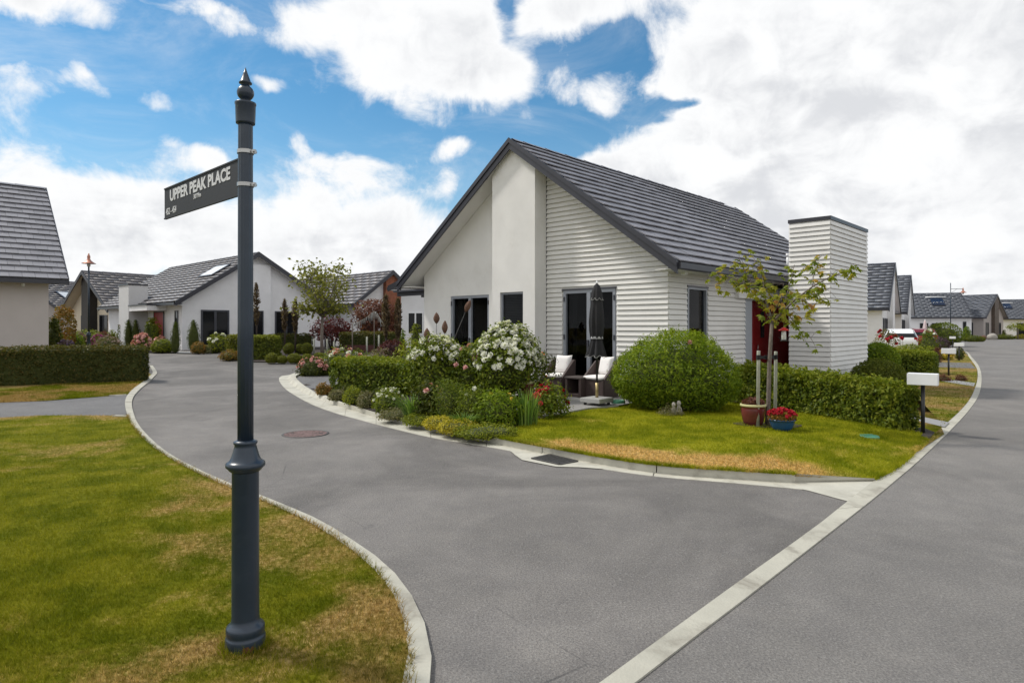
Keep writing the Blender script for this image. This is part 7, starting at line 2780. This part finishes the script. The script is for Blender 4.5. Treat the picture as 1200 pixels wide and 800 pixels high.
# ------------------------------------------------------------------ cars
def car(loc, rzv, paint, label):
    """Small hatchback, nose to local +x."""
    e = empty('parked_car', loc, rzv, label, 'car', 'parked cars')
    # stations: x, sill z, belt z, roof z, half width low, half width belt, half width roof
    st = [(-1.98, 0.42, 0.82, 0.82, 0.66, 0.70, 0.60), (-1.90, 0.30, 0.92, 0.98, 0.78, 0.78, 0.62), (-1.70, 0.24, 0.95, 1.22, 0.83, 0.82, 0.62), (-1.25, 0.22, 0.96, 1.43, 0.85, 0.85, 0.63), (-0.55, 0.22, 0.95, 1.49, 0.86, 0.86, 0.64),
          (0.10, 0.22, 0.93, 1.45, 0.86, 0.86, 0.63), (0.62, 0.22, 0.92, 1.20, 0.86, 0.85, 0.64), (1.02, 0.22, 0.90, 0.93, 0.85, 0.82, 0.68), (1.55, 0.24, 0.80, 0.80, 0.82, 0.76, 0.62), (1.88, 0.30, 0.68, 0.68, 0.74, 0.68, 0.50), (1.97, 0.40, 0.56, 0.56, 0.62, 0.58, 0.40)]
    b, g = MB(), MB()
    rows = []
    for x, zs, zb_, zr, wl, wb_, wr in st:
        h = [(x, -wl * 0.92, zs), (x, -wl, zs + 0.10), (x, -wb_ * 1.02, (zs + zb_) / 2 + 0.08), (x, -wb_, zb_), (x, -wr, zr)]
        rows.append(h + [(p[0], -p[1], p[2]) for p in h[::-1]])
    n = 10
    vs = [p for r in rows for p in r]
    fs, gf = [], []
    for i in range(len(rows) - 1):
        for j in range(n):
            k_ = (j + 1) % n
            f = (i * n + j, i * n + k_, (i + 1) * n + k_, (i + 1) * n + j)
            side = j in (3, 5)
            wind = j == 4 and i in (5, 6)
            rear = j == 4 and i in (1,)
            tall = max(st[i][3] - st[i][2], st[i + 1][3] - st[i + 1][2]) > 0.12
            (gf if (side and tall) or wind or rear else fs).append(f)
    fs.append(tuple(range(n)))
    fs.append(tuple((len(rows) - 1) * n + j for j in range(n)))
    b.add(vs, fs, 0, True)
    body = b.build('body', paint, e)
    g.add(vs, gf, 0, False)
    g.build('windows', PANE, e)
    p = MB()
    for s in (-1, 1):
        for x0, z0, x1, z1 in ((-0.45, 0.95, -0.50, 1.48), (-1.45, 0.95, -1.30, 1.42)):
            p.beam((x0, s * 0.862, z0), (x1, s * 0.650, z1), 0.07, 0.02)
    p.build('pillar', paint, e)
    for x in (-1.25, 1.22):
        for s in (-1, 1):
            w_ = MB()
            w_.tube([(0, -0.10, 0), (0, -0.09, 0), (0, 0.09, 0), (0, 0.10, 0)], [0.27, 0.31, 0.31, 0.27], 22)
            o = w_.build('wheel', RUBBER, e, (x, s * 0.79, 0.31))
            r_ = MB()
            r_.tube([(0, s * 0.085, 0), (0, s * 0.106, 0)], [0.20, 0.19], 18)
            for i in range(5):
                a = 2 * PI * i / 5
                r_.beam((0, s * 0.108, 0), (0.18 * math.cos(a), s * 0.108, 0.18 * math.sin(a)), 0.04, 0.012)
            r_.build('rim', STEEL, o)
    for s in (-1, 1):
        t = MB()
        t.box(-1.965, -1.88, s * 0.60, s * 0.775, 0.74, 0.98)
        t.build('tail_light', TAILR, e)
        t = MB()
        t.box(1.83, 1.90, s * 0.45, s * 0.68, 0.56, 0.68)
        t.build('headlight', STEEL, e)
        t = MB()
        t.pillow((0.72, s * 0.97, 0.98), 0.07, 0.09, 0.06)
        t.build('mirror', paint, e)
    t = MB()
    t.box(-2.0, -1.94, -0.24, 0.24, 0.50, 0.61)
    t.build('number_plate', WHITEM, e)
    return e


car(at(1052, 40, z=0.05), math.radians(66), CARW, 'white hatchback parked behind the square hedge and red rose bush')
car(at(1077, 49, z=0.05), math.radians(70), CARR, 'red hatchback parked beyond the white car')
car(at(401, 43, z=0.42), math.radians(170), CARW, 'pale car roof showing over the hedge right of the slender tree')

# closed pink parasol far down the street
x = at(1084, 62, z=0).x
e = empty('garden_umbrella', (x, 62, 0), 0, 'closed pale pink parasol by the long low house', 'umbrella')
b = MB()
b.lathe([(0.02, 2.3), (0.10, 2.1), (0.20, 1.5), (0.22, 1.2), (0.25, 0.9)], 24, rf=lambda a, z: 1 + 0.15 * math.cos(6 * a))
b.build('canopy', PINKC, e)
b = MB()
b.tube([(0, 0, 0), (0, 0, 2.38)], 0.03, 8)
b.build('pole', WHITEM, e)
b = MB()
b.lathe([(0.26, 0), (0.26, 0.08), (0.05, 0.12)], 16)
b.build('base', STONE, e)


# ------------------------------------------------------------------ one piece, one object
def separate(o):
    me = o.data
    n = len(me.vertices)
    par = list(range(n))

    def find(i):
        while par[i] != i:
            par[i] = par[par[i]]
            i = par[i]
        return i
    for p in me.polygons:
        v = list(p.vertices)
        r = find(v[0])
        for k in v[1:]: par[find(k)] = r
    isl = {}
    for p in me.polygons: isl.setdefault(find(p.vertices[0]), []).append(p)
    if len(isl) < 2: return
    meshes = []
    for ps in isl.values():
        idx, vs, fs = {}, [], []
        for p in ps:
            f = []
            for v in p.vertices:
                if v not in idx:
                    idx[v] = len(vs)
                    vs.append(me.vertices[v].co[:])
                f.append(idx[v])
            fs.append(f)
        m2 = bpy.data.meshes.new(me.name)
        m2.from_pydata(vs, [], fs)
        for m in me.materials: m2.materials.append(m)
        m2.polygons.foreach_set('material_index', [p.material_index for p in ps])
        m2.polygons.foreach_set('use_smooth', [p.use_smooth for p in ps])
        m2.update()
        meshes.append(m2)
    base = o.name.split('.')[0]
    kids = list(o.children)
    mods = [(m.width, m.segments) for m in o.modifiers if m.type == 'BEVEL']
    for i, m2 in enumerate(meshes):
        if i == 0:
            o.data = m2
            continue
        c = link(base, m2, o.parent)
        c.location, c.rotation_euler, c.scale = o.location, o.rotation_euler, o.scale
        for w, s in mods: bevel(c, w, s)


for o in list(COL.objects):
    if o.type == 'MESH' and o.parent is not None and o.get('kind') != 'stuff' and o.name.split('.')[0] in (
            'barge_board', 'gutter', 'soffit', 'hinge', 'foot', 'pillar', 'head_flashing', 'curtain', 'red_door', 'kerb_end', 'frame'):
        separate(o)
